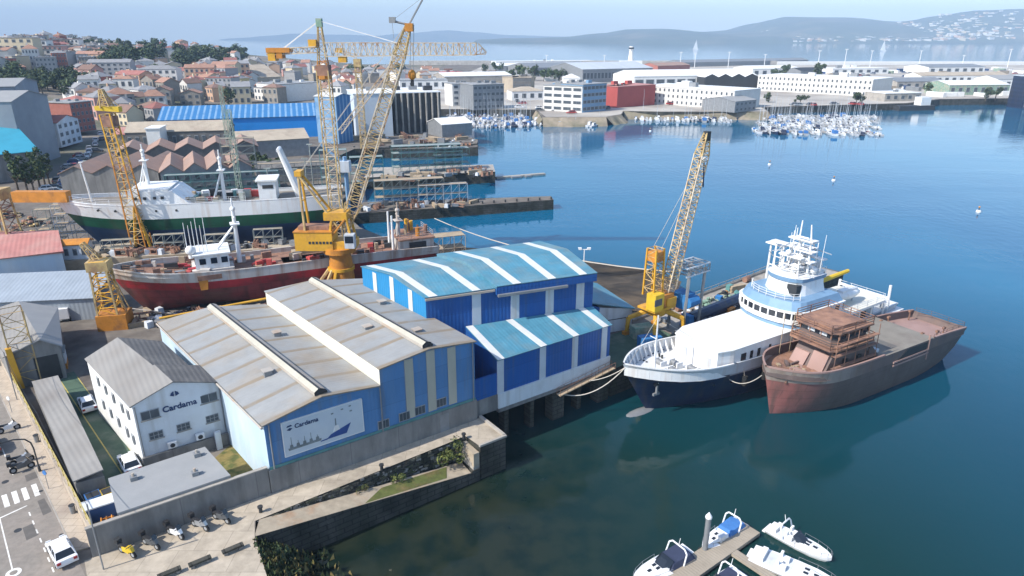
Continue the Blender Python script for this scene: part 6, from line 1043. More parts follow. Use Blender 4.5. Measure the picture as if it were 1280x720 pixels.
for i, (a, c, py, dp, h, wm_, rm, rt) in enumerate([(1105, 1150, 127, 20, 5, 'conc', 'white', 'flat'), (1120, 1180, 112, 26, 6, 'conc', 'steel', 'gable_x'), (1185, 1260, 119, 26, 7, 'net', 'white', 'gable_x'), (1030, 1090, 104, 40, 4, 'tan', 'tan', 'flat'), (1150, 1260, 105, 24, 7, 'white', 'tan', 'gable_x'), (1000, 1026, 99, 20, 8, 'steel', 'dark', 'gable_x'), (1040, 1110, 93, 30, 6, 'white', 'white', 'flat'), (1160, 1230, 92, 40, 7, 'white', 'steel', 'gable_x'), (940, 1000, 96, 40, 8, 'white', 'white', 'gable_x'), (1245, 1300, 112, 24, 8, 'white', 'flatroof', 'gable_x'), (620, 700, 90, 50, 7, 'steel', 'white', 'gable_x'), (470, 545, 100, 40, 6, 'wallc', 'greyroof', 'gable_x'), (500, 560, 112, 24, 7, 'white', 'flatroof', 'flat'), (640, 680, 126, 16, 6, 'white', 'tan', 'hip'), (1062, 1094, 117, 20, 10, 'white', 'flatroof', 'flat')]):
    building('port_store', ('white-walled', 'grey-walled', 'sandy')[0 if wm_ == 'white' else 2 if wm_ in ('tan', 'conc') else 1]+' low store with '+{'white': 'white', 'steel': 'steel grey', 'tan': 'sand coloured', 'dark': 'black', 'flatroof': 'pale grey', 'greyroof': 'grey sheet'}[rm]+' roof '+('at the far quay edge', 'before the rubble dump', 'with green front by the right shore', 'in the sandy lot', 'along the right shore', 'beside the round tree', 'among the parked cars', 'by the outer wall', 'behind the round tree', 'at the right frame edge', 'behind the low white quay hall', 'behind the sheeted building', 'next to the white sheet roofed hall', 'behind the marina car park', 'at the end of the right white block')[i], 'store', G(a, py), G(c, py-.8), 4, dp, h, rt, 2.5, wm_, rm, wf=(max(3, int((c-a)/9)), 1))
# outer breakwater, lighthouse
mb = MB(); a, c = at(1000, 84.3, 4), at(1700, 84.3, 4); mb.box(a.x, c.x, 1086, 1096, -1, 9, 'white'); mb.box(a.x, c.x, 1096, 1112, -1, 5, 'rockpale'); a = at(500, 84.3, 4); mb.box(a.x, at(1000, 84, 4).x-4, 1088, 1100, -1, 10, 'rockpale')
tag(mb.build('breakwater'), 'long white-walled outer breakwater closing the harbour', 'breakwater')
p = at(788, 82, 4); root = thing('harbour_tower', 'slender white control tower on the outer breakwater', 'tower', p)
mb = MB(); mb.tube((0, 0, 0), (0, 0, 22), 5, 'white', 8, 2.6); mb.tube((0, 0, 22), (0, 0, 27), 3.6, 'white', 8, 3.0); mb.build('shaft', root); mb = MB(); mb.tube((0, 0, 23), (0, 0, 25.5), 3.8, 'glass', 8); mb.build('gallery', root); mb = MB(); mb.box(-16, 16, -8, 8, 0, 7, 'white'); mb.build('base', root)
for i, (x, h) in enumerate(((755, 16), (850, 20), (868, 18), (910, 20), (955, 17), (1022, 22), (1055, 24), (1087, 22), (1148, 22), (1259, 24), (683, 16), (1202, 16))):
    p = at(x, 84.6, 4); mb = MB(); mb.tube((0, 0, 0), (0, 0, h), .55, 'shipwhite', 5, .35); mb.tube((-2.2, 0, h), (2.2, 0, h), .4, 'shipwhite', 5); tag(mb.build('light_mast', loc=p), 'tall pale floodlight mast on the outer breakwater', 'light mast', 'floodlight masts on the outer breakwater')
# sail of a yacht out in the bay
for px, py in ((869, 59), (1103, 61)):
    p = at(px, py+3, 0); mb = MB(); mb.face([(-8, 0, 3), (9, 0, 3), (2, .5, 34)], 'shipwhite'); mb.tube((2, .3, 0), (2, .3, 35), .3, 'shipwhite', 4); mb.hexa([(-10, -2, 0), (10, -1, 0), (10, 1, 0), (-10, 2, 0), (-12, -3, 3), (13, -.5, 3), (13, .5, 3), (-12, 3, 3)], 'shipwhite'); tag(mb.build('sailing_yacht', loc=p), 'white sailing yacht far out in the bay, '+('left of the two' if px < 900 else 'right of the two'), 'yacht')
# ================================================================ TREES
def crown_mesh(seed, n, rx, rz, kind):
    r = random.Random(seed); mb = MB(); cl = [(r.gauss(0, .42)*rx, r.gauss(0, .42)*rx, rz*(.35+.65*r.random())*(1 if kind == 'round' else 1.25), r.uniform(.30, .55)*rx) for _ in range(9)]
    for i in range(n):
        c = r.choice(cl); u = Vector((r.gauss(0, 1), r.gauss(0, 1), r.gauss(0, 1))).normalized()*c[3]*(.55+.5*r.random()); p = Vector((c[0], c[1], c[2]))+u*(1 if kind == 'round' else 1); p.z = max(rz*.12, p.z)
        a = Vector((r.gauss(0, 1), r.gauss(0, 1), r.gauss(0, .6))).normalized(); b_ = a.cross(u.normalized()+Vector((.01, 0, .3))).normalized(); s = rx*r.uniform(.08, .17)
        mb.face([p-a*s-b_*s*.6, p+a*s-b_*s*.5, p+a*s*.7+b_*s*.7, p-a*s*.8+b_*s*.6], 'leaf' if r.random() < .62 else 'leaf2')
    return mb.mesh('crown')
def trunk_mesh(h, r0):
    mb = MB(); mb.tube((0, 0, -1), (0, 0, h*.55), r0, 'bark', 6, r0*.65)
    for i in range(4): a = i*1.6; mb.tube((0, 0, h*.45), (math.cos(a)*h*.22, math.sin(a)*h*.22, h*.8), r0*.45, 'bark', 5, r0*.15)
    return mb.mesh('trunk')
CR = [crown_mesh(s, 520, 3.4, 7.2, 'round') for s in range(4)]+[crown_mesh(9, 480, 2.3, 9.5, 'tall')]
TR = trunk_mesh(7.5, .35)
def tree(p, sc, label, group, k_=None, name='tree', sz=None):
    k_ = rnd.randrange(4) if k_ is None else k_; root = thing(name, label, 'tree', (p.x, p.y, p.z-.2), rnd.uniform(0, 360), group); root.scale = (sc, sc, sz or sc*rnd.uniform(.85, 1.15)); inst('trunk', TR, root); inst('crown', CR[k_], root); return root
for i in range(40): tree(hit(rnd.uniform(-6, 100), rnd.uniform(100, 119)), rnd.uniform(1.0, 1.45), 'dark green tree in the belt between the apartment blocks and the grey blocks', 'tree belt in the town')
for i in range(62):
    px = rnd.uniform(135, 305); top = 84-(px-135)*.03; tree(hit(px, rnd.uniform(top-5, top+9)), rnd.uniform(1.7, 2.5), 'dark tree in the woods along the ridge behind the town roofs', 'wood on the ridge')
for i in range(16): tree(hit(rnd.uniform(0, 200), rnd.uniform(63, 72)), rnd.uniform(1.5, 2.2), 'dark tree on the skyline above the town', 'skyline trees')
for px, py in ((120, 108), (128, 112), (240, 118), (286, 132), (310, 128), (200, 100), (92, 128), (170, 116)): tree(hit(px, py), rnd.uniform(1.0, 1.5), 'green tree standing between the houses of the town', 'trees between the houses')
for px, py in ((24, 243), (35, 241), (43, 241), (51, 238), (57, 234), (62, 230)): tree(at(px, py), rnd.uniform(.8, 1.0), 'dark shaded tree in front of the grey blocks by the street', 'street trees before the grey blocks', 4)
for px, py in ((318, 214), (330, 218), (342, 222), (325, 222), (350, 217)): tree(at(px, py), rnd.uniform(.6, .9), 'low bushy tree in the yard right of the zigzag gabled halls', 'yard trees')
for px, py in ((425, 97), (440, 98), (455, 97), (470, 98), (485, 96), (500, 97), (690, 101), (700, 102), (668, 101), (680, 102), (650, 100), (640, 99), (605, 92), (620, 92)): tree(at(px, py), rnd.uniform(1.3, 1.9), 'dark green tree in the row among the port halls', 'trees among the port halls')
tree(at(1019, 101), 1.9, 'big round dark tree at the right end of the port halls', None); tree(at(980, 100), 1.8, 'dark bushy tree left of the big round one', None); tree(at(968, 100.5), 1.5, 'smaller dark bush tree leftmost before the big round one', None)
for px, py in ((1160, 118), (1232, 124), (1244, 124), (1076, 131), (1070, 131), (960, 128), (1000, 130)): tree(at(px, py), rnd.uniform(.8, 1.2), 'small tree on the quay edge of the right marina', 'small quay trees')
# ================================================================ TOWN HOUSES
def ptest(px, py):
    for x0, x1, y0, y1 in ((-20, 80, 96, 240), (0, 145, 150, 260), (196, 445, 132, 262), (140, 330, 160, 262), (340, 410, 104, 150), (440, 600, 108, 200), (310, 360, 92, 118)):
        if x0 < px < x1 and y0 < py < y1: return False
    return True
spots = []
for i in range(4200):
    px, py = rnd.uniform(-15, 545), 60+110*rnd.random()**1.15
    if px > 300 and py < 88+(.0 if px < 420 else 6): continue
    if px > 135 and px < 310 and py < 88: 
        if rnd.random() > .1: continue
    if -10 < px < 105 and 98 < py < 122: continue
    if not ptest(px, py) or (px > 440 and py > 104): continue
    p = hit(px, py); md_ = 9.5+.009*p.y
    if any((p-q[0]).length < md_ for q in spots): continue
    spots.append((p, px, py))
    if len(spots) >= 292: break
wk = list(WALLS); rk = list(ROOFS)
for p, px, py in spots:
    wc = rnd.choice(['white', 'white', 'white', 'white', 'cream', 'cream', 'peach', 'grey', 'pink', 'stone', 'brick' if px < 130 else rnd.choice(['yellow', 'cream', 'stone', 'white'])]); rc = rnd.choice(['terracotta', 'terracotta', 'red', 'brown', 'grey', 'grey'])
    tall = px < 125 and py < 95; w_ = rnd.uniform(8, 13); d_ = rnd.uniform(8, 13); h = rnd.uniform(6, 11.5) if not tall else rnd.uniform(10, 17); a = R(rnd.choice([-35, -20, 10, 25, 40])+rnd.uniform(-6, 6)); rt = rnd.choice(['gable_x', 'hip', 'gable_y', 'gable_x', 'hip', 'flat']) if not tall else rnd.choice(['flat', 'hip', 'flat'])
    u = Vector((math.cos(a), math.sin(a), 0))*w_/2; near = p.y < 560
    where = 'on the skyline ridge' if py < 68 else 'above the tree belt' if tall else 'below the ridge wood' if 130 < px < 310 and py < 108 else 'behind the bright blue shed' if px > 200 and py > 105 else 'among the port roofs' if px > 330 else 'near the dark street' if py > 120 else 'in the middle of the town'
    sz = 'tall' if h > 11 else 'two storey' if h > 7 else 'low'; rl_ = {'gable_x': 'gabled', 'gable_y': 'end-on gabled', 'hip': 'hipped', 'flat': 'flat'}[rt]
    lab = f'{sz} {wc} house with {rl_} {rc if rt != "flat" else "grey"} roof {where}'.replace('brick house', 'brick-red house')
    building('town_house' if not tall else 'apartment_house', lab, 'house', p-u, p+u, p.z-.3, d_, h, rt, rnd.uniform(2, 3.2), WALLS[wc], ROOFS['grey'] if rt == 'flat' else ROOFS[rc], wf=(3 if not tall else 5, 2 if not tall else 4) if near or tall else None, wl=(2, 2) if near else None, over=.4, group=lab+' houses', zb=-6)
for px, py, h, w_, wc in ((16, 86, 22, 34, 'cream'), (40, 84, 20, 26, 'white'), (62, 86, 17, 22, 'pink'), (6, 84, 18, 24, 'white'), (88, 80, 15, 34, 'stone'), (112, 78, 14, 40, 'grey'), (140, 104, 14, 26, 'grey')):
    p = hit(px, py); building('apartment_block', {16: 'cream', 40: 'white narrow', 62: 'pinkish red', 6: 'white leftmost', 88: 'stone coloured', 112: 'long grey flat', 140: 'grey gabled'}[px]+' apartment block above the town trees', 'building', p-Vector((w_/2, 3, 0)), p+Vector((w_/2, 3, 0)), p.z-.5, 14, h, 'flat' if px != 140 else 'gable_x', 2, WALLS[wc], ROOFS['grey'], wf=(7, 5), zb=-6)
for i in range(26):
    px, py = (rnd.uniform(-4, 118), rnd.uniform(64, 92)) if i < 15 else (rnd.uniform(118, 330), rnd.uniform(96, 122))
    p = hit(px, py)
    if i >= 15 and not ptest(px, py): continue
    w_ = rnd.uniform(16, 26); wc = rnd.choice(['white', 'cream', 'white', 'peach', 'grey']); a = R(rnd.uniform(-30, 25)); u = Vector((math.cos(a), math.sin(a), 0))*w_/2; wh = 'above the tree belt of the hillside' if i < 15 else 'between the houses of the middle town'
    building('apartment_block', f'pale {wc} apartment block with many windows {wh}', 'building', p-u, p+u, p.z-.3, 12, rnd.uniform(11, 16), rnd.choice(['flat', 'hip', 'gable_x']), 2.2, WALLS[wc], ROOFS[rnd.choice(['grey', 'red', 'terracotta'])], wf=(6, 4), group=f'{wc} apartment blocks {wh}', zb=-6)
# ================================================================ BOATS
def boat_variant(L, mast, cab, hullm, canv=None):
    mb = MB(); B = L*.30; st = [(-.5, .36, .09), (-.2, .48, .08), (.15, .44, .10), (.38, .24, .13), (.5, .02, .16)]; pr = None
    for x, b_, z in st:
        c = [(x*L, -b_*B*.75, -.15), (x*L, -b_*B, z*L), (x*L, b_*B, z*L), (x*L, b_*B*.75, -.15)]
        if pr: mb.face([pr[0], c[0], c[1], pr[1]], hullm); mb.face([pr[1], c[1], c[2], pr[2]], 'farhull'); mb.face([pr[2], c[2], c[3], pr[3]], hullm)
        else: mb.face(c, hullm)
        pr = c
    hull_ = mb.mesh('hull', 40); parts = [('hull', hull_)]
    mb = MB(); z = .09*L
    if cab: mb.hexa([(-.22*L, -.28*B, z), (.25*L, -.2*B, z), (.25*L, .2*B, z), (-.22*L, .28*B, z), (-.2*L, -.24*B, z+cab), (.1*L, -.18*B, z+cab), (.1*L, .18*B, z+cab), (-.2*L, .24*B, z+cab)], 'farhull'); mb.hexa([(-.1*L, -.285*B, z+.4*cab), (.15*L, -.25*B, z+.4*cab), (.15*L, .25*B, z+.4*cab), (-.1*L, .285*B, z+.4*cab), (-.1*L, -.265*B, z+.75*cab), (.1*L, -.23*B, z+.75*cab), (.1*L, .23*B, z+.75*cab), (-.1*L, .265*B, z+.75*cab)], 'glass'); parts.append(('cabin', mb.mesh('cabin')))
    if canv: mb = MB(); mb.box(-.45*L, -.2*L, -.3*B, .3*B, z+.1, z+.1+.12*L, canv); parts.append(('canopy', mb.mesh('canopy')))
    if mast: mb = MB(); mb.tube((.05*L, 0, z), (.05*L, 0, z+mast), .1, 'shipgrey', 4, .05); mb.tube((.05*L, 0, z+1.3), (-.35*L, 0, z+1.3), .14, canv or 'shipgrey', 4); mb.tube((.05*L, 0, z+mast*.6), (.5*L, 0, z+.2), .03, 'steel', 3); parts.append(('mast', mb.mesh('mast')))
    return parts
BV = [('sailing_boat', 'white sailing boat with bare mast', boat_variant(9.5, 12, .8, 'farhull')), ('sailing_boat', 'white sailing boat with blue boom cover', boat_variant(11, 14.5, .8, 'farhull', 'canvasb')), ('sailing_boat', 'navy hulled sailing boat with bare mast', boat_variant(10.5, 13.5, .8, 'navy', 'canvasn')), ('motor_boat', 'white motor boat with cabin', boat_variant(8.5, 0, 1.5, 'farhull')), ('motor_boat', 'white motor boat with blue canopy', boat_variant(7.5, 0, 1.0, 'farhull', 'canvasb')), ('motor_boat', 'small red hulled motor boat', boat_variant(6.5, 0, .9, 'carred'))]
def moor(p, deg, wts, where):
    i = rnd.choices(range(6), wts)[0]; nm, lb, parts = BV[i]; root = thing(nm, lb+' moored '+where, 'boat', (p.x, p.y, 0), deg, lb+' '+where); s = rnd.uniform(.6, 1.1); root.scale = (s, s, s)
    for pn, me in parts: inst(pn, me, root)
def boatrow(p0, p1, n_, deg, wts, where, jit=1.2):
    for i in range(n_):
        p = Vector(p0).lerp(Vector(p1), (i+.5)/n_)+Vector((rnd.uniform(-jit, jit), rnd.uniform(-jit, jit), 0)); moor(p, deg+rnd.choice([0, 180])+rnd.uniform(-5, 5), wts, where)
def pontoon(a, c, lb): mb = MB(); a = Vector(a); c = Vector(c); d = (c-a).normalized(); q = Vector((-d.y, d.x, 0)); mb.prism([a-q, c-q, c+q, a+q], -.3, .6, 'conc'); tag(mb.build('marina_pontoon'), lb, 'pontoon')
SW, MW = (7, 1.2, 1.2, 3, .4, .2), (1, .4, .3, 6, .8, .5)
for k_, py in enumerate((166, 158.5, 152, 146.5)):   # right marina
    a, c = at(942+k_*6, py-1.5, 0), at(1096-k_*2, py+1-k_*.5, 0); pontoon(a, c, ('front', 'second', 'third', 'rear')[k_]+' floating walkway of the right marina'); q = Vector((-(c-a).y, (c-a).x, 0)).normalized()*6.5; boatrow(a-q, c-q, 22, math.degrees(math.atan2(q.y, q.x)), SW, 'in the right marina'); 
    if k_ < 3: boatrow(a+q, c+q, 20, math.degrees(math.atan2(q.y, q.x)), SW, 'in the right marina')
a, c = at(792, 150, 0), at(918, 153, 0); q = Vector((.03, 1, 0)); boatrow(a, c, 24, 85, MW, 'before the left white port block'); boatrow(a+q*10, c+q*9, 22, 85, MW, 'before the left white port block')
for k_, py in enumerate((156, 151.5, 147.3, 143.4)):
    a, c = at(564-k_*2, py, 0), at(662-k_*2, py+.5, 0); pontoon(a, c, ('front', 'second', 'third', 'rear')[k_]+' floating walkway of the left marina'); q = Vector((0, 6, 0)); boatrow(a-q, c-q, 17, 90, (5, 2, 1, 4, .6, .3), 'in the left marina'); boatrow(a+q, c+q, 16, 90, (4, 3, 1, 3, 2, .3), 'in the left marina')
boatrow(at(640, 157, 0), at(745, 156.5, 0), 16, 80, MW, 'along the brown embankment by the office block'); boatrow(at(560, 160, 0), at(640, 159, 0), 14, 88, MW, 'at the outer edge of the left marina'); boatrow(at(666, 151, 0), at(748, 158.5, 0), 12, 60, MW, 'along the brown embankment by the office block')
a, c = at(800, 146.5, 0), at(925, 149, 0); boatrow(a, c, 20, 85, MW, 'before the left white port block')
for px, py in ((748, 155), (720, 154.5), (708, 153)): moor(at(px, py, 0), 8, MW, 'along the brown embankment by the office block')
boatrow(at(1104, 136, 0), at(1150, 133, 0), 6, 20, (0, 0, 0, 1, 1, 1), 'at the far right quay'); boatrow(at(1112, 130, 0), at(1158, 127, 0), 7, 20, (0, 0, 0, 2, 1, 1), 'at the far right quay')
p = at(1142, 137.5, 0); root = thing('work_barge', 'dark work barge at the end of the far right quay', 'barge', p, 12); mb = MB(); mb.box(-14, 12, -4, 4, 0, 3, 'dark'); mb.build('hull', root); mb = MB(); mb.box(2, 9, -3, 3, 3, 8, 'white'); mb.build('wheelhouse', root)
for px, py in ((1042, 226), (1223, 265), (962, 206), (813, 164)):
    mb = MB(); mb.tube((0, 0, -.3), (0, 0, .5), .7, 'shipwhite', 10, .55); mb.tube((0, 0, .5), (0, 0, 1.3), .12, 'dark', 5); mb.sphere((0, 0, 1.35), .25, 'orange', 7, 5); tag(mb.build('mooring_buoy', loc=at(px, py, 0)), {1042: 'white mooring buoy in open water left of the lone one at the right', 1223: 'lone white buoy in the open water at the far right', 962: 'small pale buoy floating above the tip of the raked boom', 813: 'tiny white buoy just off the moored motor boats'}[px], 'buoy')
# ================================================================ CARS
def car_parts(body):
    L, W, H = 3.7, 1.55, 1.28
    def sect(mb, prof, ys, m):  # loft of side profiles
        pr = None
        for y, s in ys:
            c = [Vector((x, y, .28+(z-.28)*s)) for x, z in prof]
            if pr:
                for i in range(len(c)): mb.face([pr[i], pr[(i+1) % len(c)], c[(i+1) % len(c)], c[i]], m)
            else: mb.face(c[::-1], m)
            pr = c
        mb.face(pr, m)
    mb = MB(); prof = [(-1.85, .3), (1.85, .3), (1.87, .55), (1.6, .72), (.85, .82), (-1.3, .88), (-1.82, .80), (-1.88, .5)]
    sect(mb, prof, [(-W/2, .93), (-W/2+.12, 1), (W/2-.12, 1), (W/2, .93)], body); pb = mb.mesh('body', 35)
    mb = MB(); a = [(-1.55, .86), (.95, .80), (.30, H), (-1.1, H)]; 
    def cab(mb, w0, w1, m, sh=0): mb.hexa([(a[0][0]+sh, -w0, a[0][1]), (a[1][0]-sh, -w0, a[1][1]), (a[1][0]-sh, w0, a[1][1]), (a[0][0]+sh, w0, a[0][1]), (a[3][0], -w1, a[3][1]), (a[2][0], -w1, a[2][1]), (a[2][0], w1, a[2][1]), (a[3][0], w1, a[3][1])], m)
    cab(mb, W/2-.07, W/2-.22, 'glass'); pg = mb.mesh('windows')
    mb = MB(); mb.hexa([(-1.16, -W/2+.2, H), (.34, -W/2+.2, H), (.34, W/2-.2, H), (-1.16, W/2-.2, H), (-1.05, -W/2+.27, H+.05), (.22, -W/2+.27, H+.05), (.22, W/2-.27, H+.05), (-1.05, W/2-.27, H+.05)], body)
    for s in (-1, 1):
        for (x0, z0), (x1, z1) in (((.95, .8), (.30, H)), ((-1.55, .86), (-1.1, H)), ((-.25, .84), (-.3, H))): mb.tube((x0, s*(W/2-.075), z0), (x1, s*(W/2-.2), z1), .045, body, 4)
    pr_ = mb.mesh('roof'); ws = []
    mb = MB(); mb.tube((0, -.1, 0), (0, .1, 0), .30, 'tyre', 14); tm = mb.mesh('wheel'); mb = MB(); mb.tube((0, -.115, 0), (0, .115, 0), .18, 'alu', 10); rm = mb.mesh('rim')
    mb = MB(); mb.box(-.02, .06, -.2, .2, -.07, .07, 'shipwhite'); hl = mb.mesh('headlight'); mb = MB(); mb.box(-.06, .02, -.13, .13, -.1, .1, 'carred'); tl = mb.mesh('tail_light')
    return pb, pg, pr_, tm, rm, hl, tl
CARS = {}
def car(p, deg, colour, label, group=None, full=True, sc=1):
    m = {'white': 'carwhite', 'grey': 'cargrey', 'blue': 'carblue', 'red': 'carred', 'silver': 'carsilver'}[colour]
    if m not in CARS: CARS[m] = car_parts(m)
    pb, pg, pr_, tm, rm, hl, tl = CARS[m]; root = thing('parked_car', label, 'car', p, deg, group); root.scale = (sc,)*3
    inst('body', pb, root); inst('windows', pg, root); inst('roof', pr_, root)
    if full:
        for x in (-1.15, 1.18):
            for y in (-.70, .70): wq = inst('wheel', tm, root, (x, y, .3)); inst('rim', rm, wq)
        for y in (-.5, .5): inst('headlight', hl, root, (1.82, y, .62)); inst('tail_light', tl, root, (-1.86, y*1.15, .66))
    return root
D90 = SF.deg+90
car(SF.w(-1.78, 1.0, 4.01), D90+2, 'white', 'white hatchback parked alone at the kerb near the bottom left corner')
car(SF.w(5.9, 26.6, 4.01), D90-4, 'white', 'white car parked in the green alley, the one farther up the alley')
car(SF.w(5.95, 10.6, 4.01), D90-3, 'white', 'white car parked in the green alley next to the flat grey annex')
car(SF.w(-3.6, 23.8, 4.01), D90, 'grey', 'dark car cut by the left frame edge above the zebra crossing')
cl = ['white', 'grey', 'grey', 'silver', 'blue', 'red', 'silver', 'white']
for i in range(26):   # dark street between blocks and yard
    px = 62+(i % 9)*8.2+rnd.uniform(-2, 2); py = 238-(i % 9)*8.6+(i//9)*6+rnd.uniform(-2, 2); c = cl[i % 8]; car(at(px, py, 4.02), rnd.choice([118, 28])+rnd.uniform(-6, 6), c, f'{c} car parked along the shaded street by the tall grey blocks', f'{c} cars on the shaded street', True, 1.25)
for i in range(90):   # port lots, a few pixels each
    px, py = (rnd.uniform(1040, 1275), rnd.uniform(88, 104)) if i < 60 else (rnd.uniform(600, 760), rnd.uniform(118, 144)) if i < 78 else (rnd.uniform(820, 1090), rnd.uniform(141, 147) if 0 else rnd.uniform(131, 133))
    c = cl[rnd.randrange(8)]; car(at(px, py, 4.06), rnd.choice([10, 100, 190]), c, f'tiny {c} car in the '+('far port car park' if i < 60 else 'car park behind the left marina' if i < 78 else 'row along the marina quay'), f'{c} cars in the '+('far port car park' if i < 60 else 'left marina car park' if i < 78 else 'marina quay row'), False, 1.5)
CONT = {}
def contmesh(m):
    if m not in CONT:
        mb = MB(); mb.box(-6, 6, -1.25, 1.25, 0, 2.7, m)
        for k_ in range(14): mb.box(-5.8+k_*.86, -5.5+k_*.86, -1.32, 1.32, .15, 2.55, m)
        CONT[m] = mb.mesh('freight_container')
    return CONT[m]
for i in range(160):
    z_ = i % 4 if i % 4 < 3 else 2; px, py, wh = [(rnd.uniform(1020, 1278), rnd.uniform(86.5, 93), 'in the far port yard by the outer wall'), (rnd.uniform(1095, 1270), rnd.uniform(98, 121), 'in the sandy lots by the right shore'), (rnd.uniform(455, 1000), rnd.uniform(87, 107), 'among the port halls')][z_]
    m, cn = rnd.choice([('white', 'white'), ('steel', 'grey'), ('deckrust', 'rust red'), ('carblue', 'navy'), ('net', 'pale green'), ('white', 'white'), ('tan', 'sand coloured')])
    o = inst('freight_container', contmesh(m), None, at(px, py, 4.07), rnd.choice([5, 15, 95, 105])+rnd.uniform(-4, 4), rnd.uniform(.8, 1.3)); tag(o, f'{cn} freight container {wh}', 'container', f'{cn} containers {wh}')
# ================================================================ MOTORCYCLES
def motorcycle(p, deg, label, m, screen=True, sc=1.08):
    root = thing('motorcycle', label, 'motorcycle', p, deg); root.scale = (sc,)*3
    for x in (-.68, .68):
        mb = MB(); mb.tube((x, -.07, .31), (x, .07, .31), .31, 'tyre', 14); wq = mb.build('wheel', root); mb = MB(); mb.tube((x, -.08, .31), (x, .08, .31), .17, 'alu', 8); mb.build('rim', wq)
    mb = MB(); mb.hexa([(-.35, -.16, .35), (.35, -.16, .35), (.35, .16, .35), (-.35, .16, .35), (-.45, -.13, .78), (.42, -.17, .86), (.42, .17, .86), (-.45, .13, .78)], m); mb.hexa([(.3, -.2, .5), (.8, -.12, .62), (.8, .12, .62), (.3, .2, .5), (.3, -.2, .95), (.62, -.13, 1.0), (.62, .13, 1.0), (.3, .2, .95)], m); mb.build('body', root)
    mb = MB(); mb.hexa([(-.85, -.15, .74), (.1, -.14, .76), (.1, .14, .76), (-.85, .15, .74), (-.9, -.12, .9), (.05, -.11, .86), (.05, .11, .86), (-.9, .12, .9)], 'rubber'); mb.build('seat', root)
    mb = MB(); mb.tube((.5, -.36, 1.02), (.5, .36, 1.02), .03, 'dark', 5); mb.tube((.55, 0, 1.0), (.7, 0, .34), .045, 'steel', 5); mb.build('handlebar', root)
    if screen: mb = MB(); mb.hexa([(.6, -.2, .98), (.64, -.2, .98), (.64, .2, .98), (.6, .2, .98), (.42, -.16, 1.32), (.46, -.16, 1.32), (.46, .16, 1.32), (.42, .16, 1.32)], 'glass'); mb.build('windscreen', root)
    mb = MB(); mb.box(-1.05, -.72, -.2, .2, .86, 1.2, 'rubber' if m != 'yel2' else 'dark'); mb.build('top_case', root); return root
ma = YF.deg-62
motorcycle(YF.w(2.4, -1.35, 4.01), ma, 'yellow motorcycle, first of the row along the long grey wall', 'yel2', False)
motorcycle(YF.w(4.15, -1.45, 4.01), ma, 'black and dark grey motorcycle beside the yellow one along the wall', 'cargrey')
motorcycle(YF.w(6.05, -1.3, 4.01), ma, 'black motorcycle with white fairing in the middle of the row', 'carwhite')
motorcycle(YF.w(8.0, -1.4, 4.01), ma, 'motorcycle with white front, second from the right of the row', 'carsilver')
motorcycle(YF.w(9.75, -1.5, 4.01), ma, 'dark motorcycle at the right end of the row along the wall', 'cargrey')
motorcycle(SF.w(-1.6, 26.6, 4.01), 40, 'white and black scooter at the kerb above the street lamp', 'carwhite'); motorcycle(SF.w(-1.7, 18.6, 4.01), 40, 'pale scooter parked at the kerb beside the lamp foot', 'carsilver'); motorcycle(SF.w(-1.9, 17.2, 4.01), 42, 'dark scooter parked at the kerb just before the zebra crossing', 'cargrey')
# ================================================================ BENCHES, BOLLARDS, LAMP
for i, (u, v) in enumerate(((9.55, -5.95), (7.0, -5.95), (4.75, -5.85))):
    mb = MB(); mb.box(-.85, .85, -.22, .22, .28, .45, 'stone'); root = thing('bench', ('stone bench nearest the ramp, rightmost on the promenade', 'stone bench between the two others on the promenade', 'stone bench at the bottom edge, leftmost on the promenade')[i], 'bench', YF.w(u, v, 4.01), YF.deg+2); mb.build('seat', root)
    for x in (-.6, .6): mb = MB(); mb.box(x-.14, x+.14, -.17, .17, 0, .28, 'wallc'); mb.build('leg', root)
for i, (u, v, lb) in enumerate(((12.9, -2.2, 'small dark mooring bollard at the top of the ramp'), (24.5, -2.65, 'small dark mooring bollard halfway along the promenade edge'), (34.0, -2.6, 'small dark mooring bollard beside the quay steps'))):
    mb = MB(); mb.tube((0, 0, 0), (0, 0, .5), .16, 'dark', 9); mb.tube((0, 0, .5), (0, 0, .66), .24, 'dark', 9); tag(mb.build('bollard', loc=YF.w(u, v, 4.0)), lb, 'bollard')
root = thing('street_lamp', 'dark street lamp with curved arm reaching over the road', 'lamp', SF.w(-.72, 15.75, 4.1), SF.deg)
mb = MB(); mb.path([(0, 0, 0), (0, 0, 2.6), (-.1, 0, 3.3), (-.5, 0, 3.85), (-1.3, .0, 4.15), (-2.6, 0, 4.25)], .07, 'dark', 7); mb.tube((0, 0, 0), (0, 0, .5), .13, 'dark', 8); mb.build('post', root); mb = MB(); mb.hexa([(-3.3, -.16, 4.2), (-2.5, -.16, 4.2), (-2.5, .16, 4.2), (-3.3, .16, 4.2), (-3.2, -.1, 4.36), (-2.5, -.1, 4.36), (-2.5, .1, 4.36), (-3.2, .1, 4.36)], 'steel'); mb.build('lamp_head', root)
p = at(730, 330, 4); root = thing('floodlight_pole', 'white double floodlight pole behind the tall blue hall', 'lamp', (at(729, 352).x, at(729, 352).y, 3)); mb = MB(); hh = atY(729, 312, at(729, 352).y).z-3; mb.tube((0, 0, 0), (0, 0, hh), .12, 'shipwhite', 6, .08); mb.tube((-.7, 0, hh), (.7, 0, hh), .08, 'shipwhite', 5); mb.build('post', root)
for s in (-1, 1): mb = MB(); mb.hexa([(s*.7-.3, -.2, hh), (s*.7+.3, -.2, hh), (s*.7+.3, .2, hh), (s*.7-.3, .2, hh), (s*.8-.3, -.2, hh+.35), (s*.8+.3, -.2, hh+.35), (s*.8+.3, .2, hh+.35), (s*.8-.3, .2, hh+.35)], 'shipwhite'); mb.build('lamp_head', root)
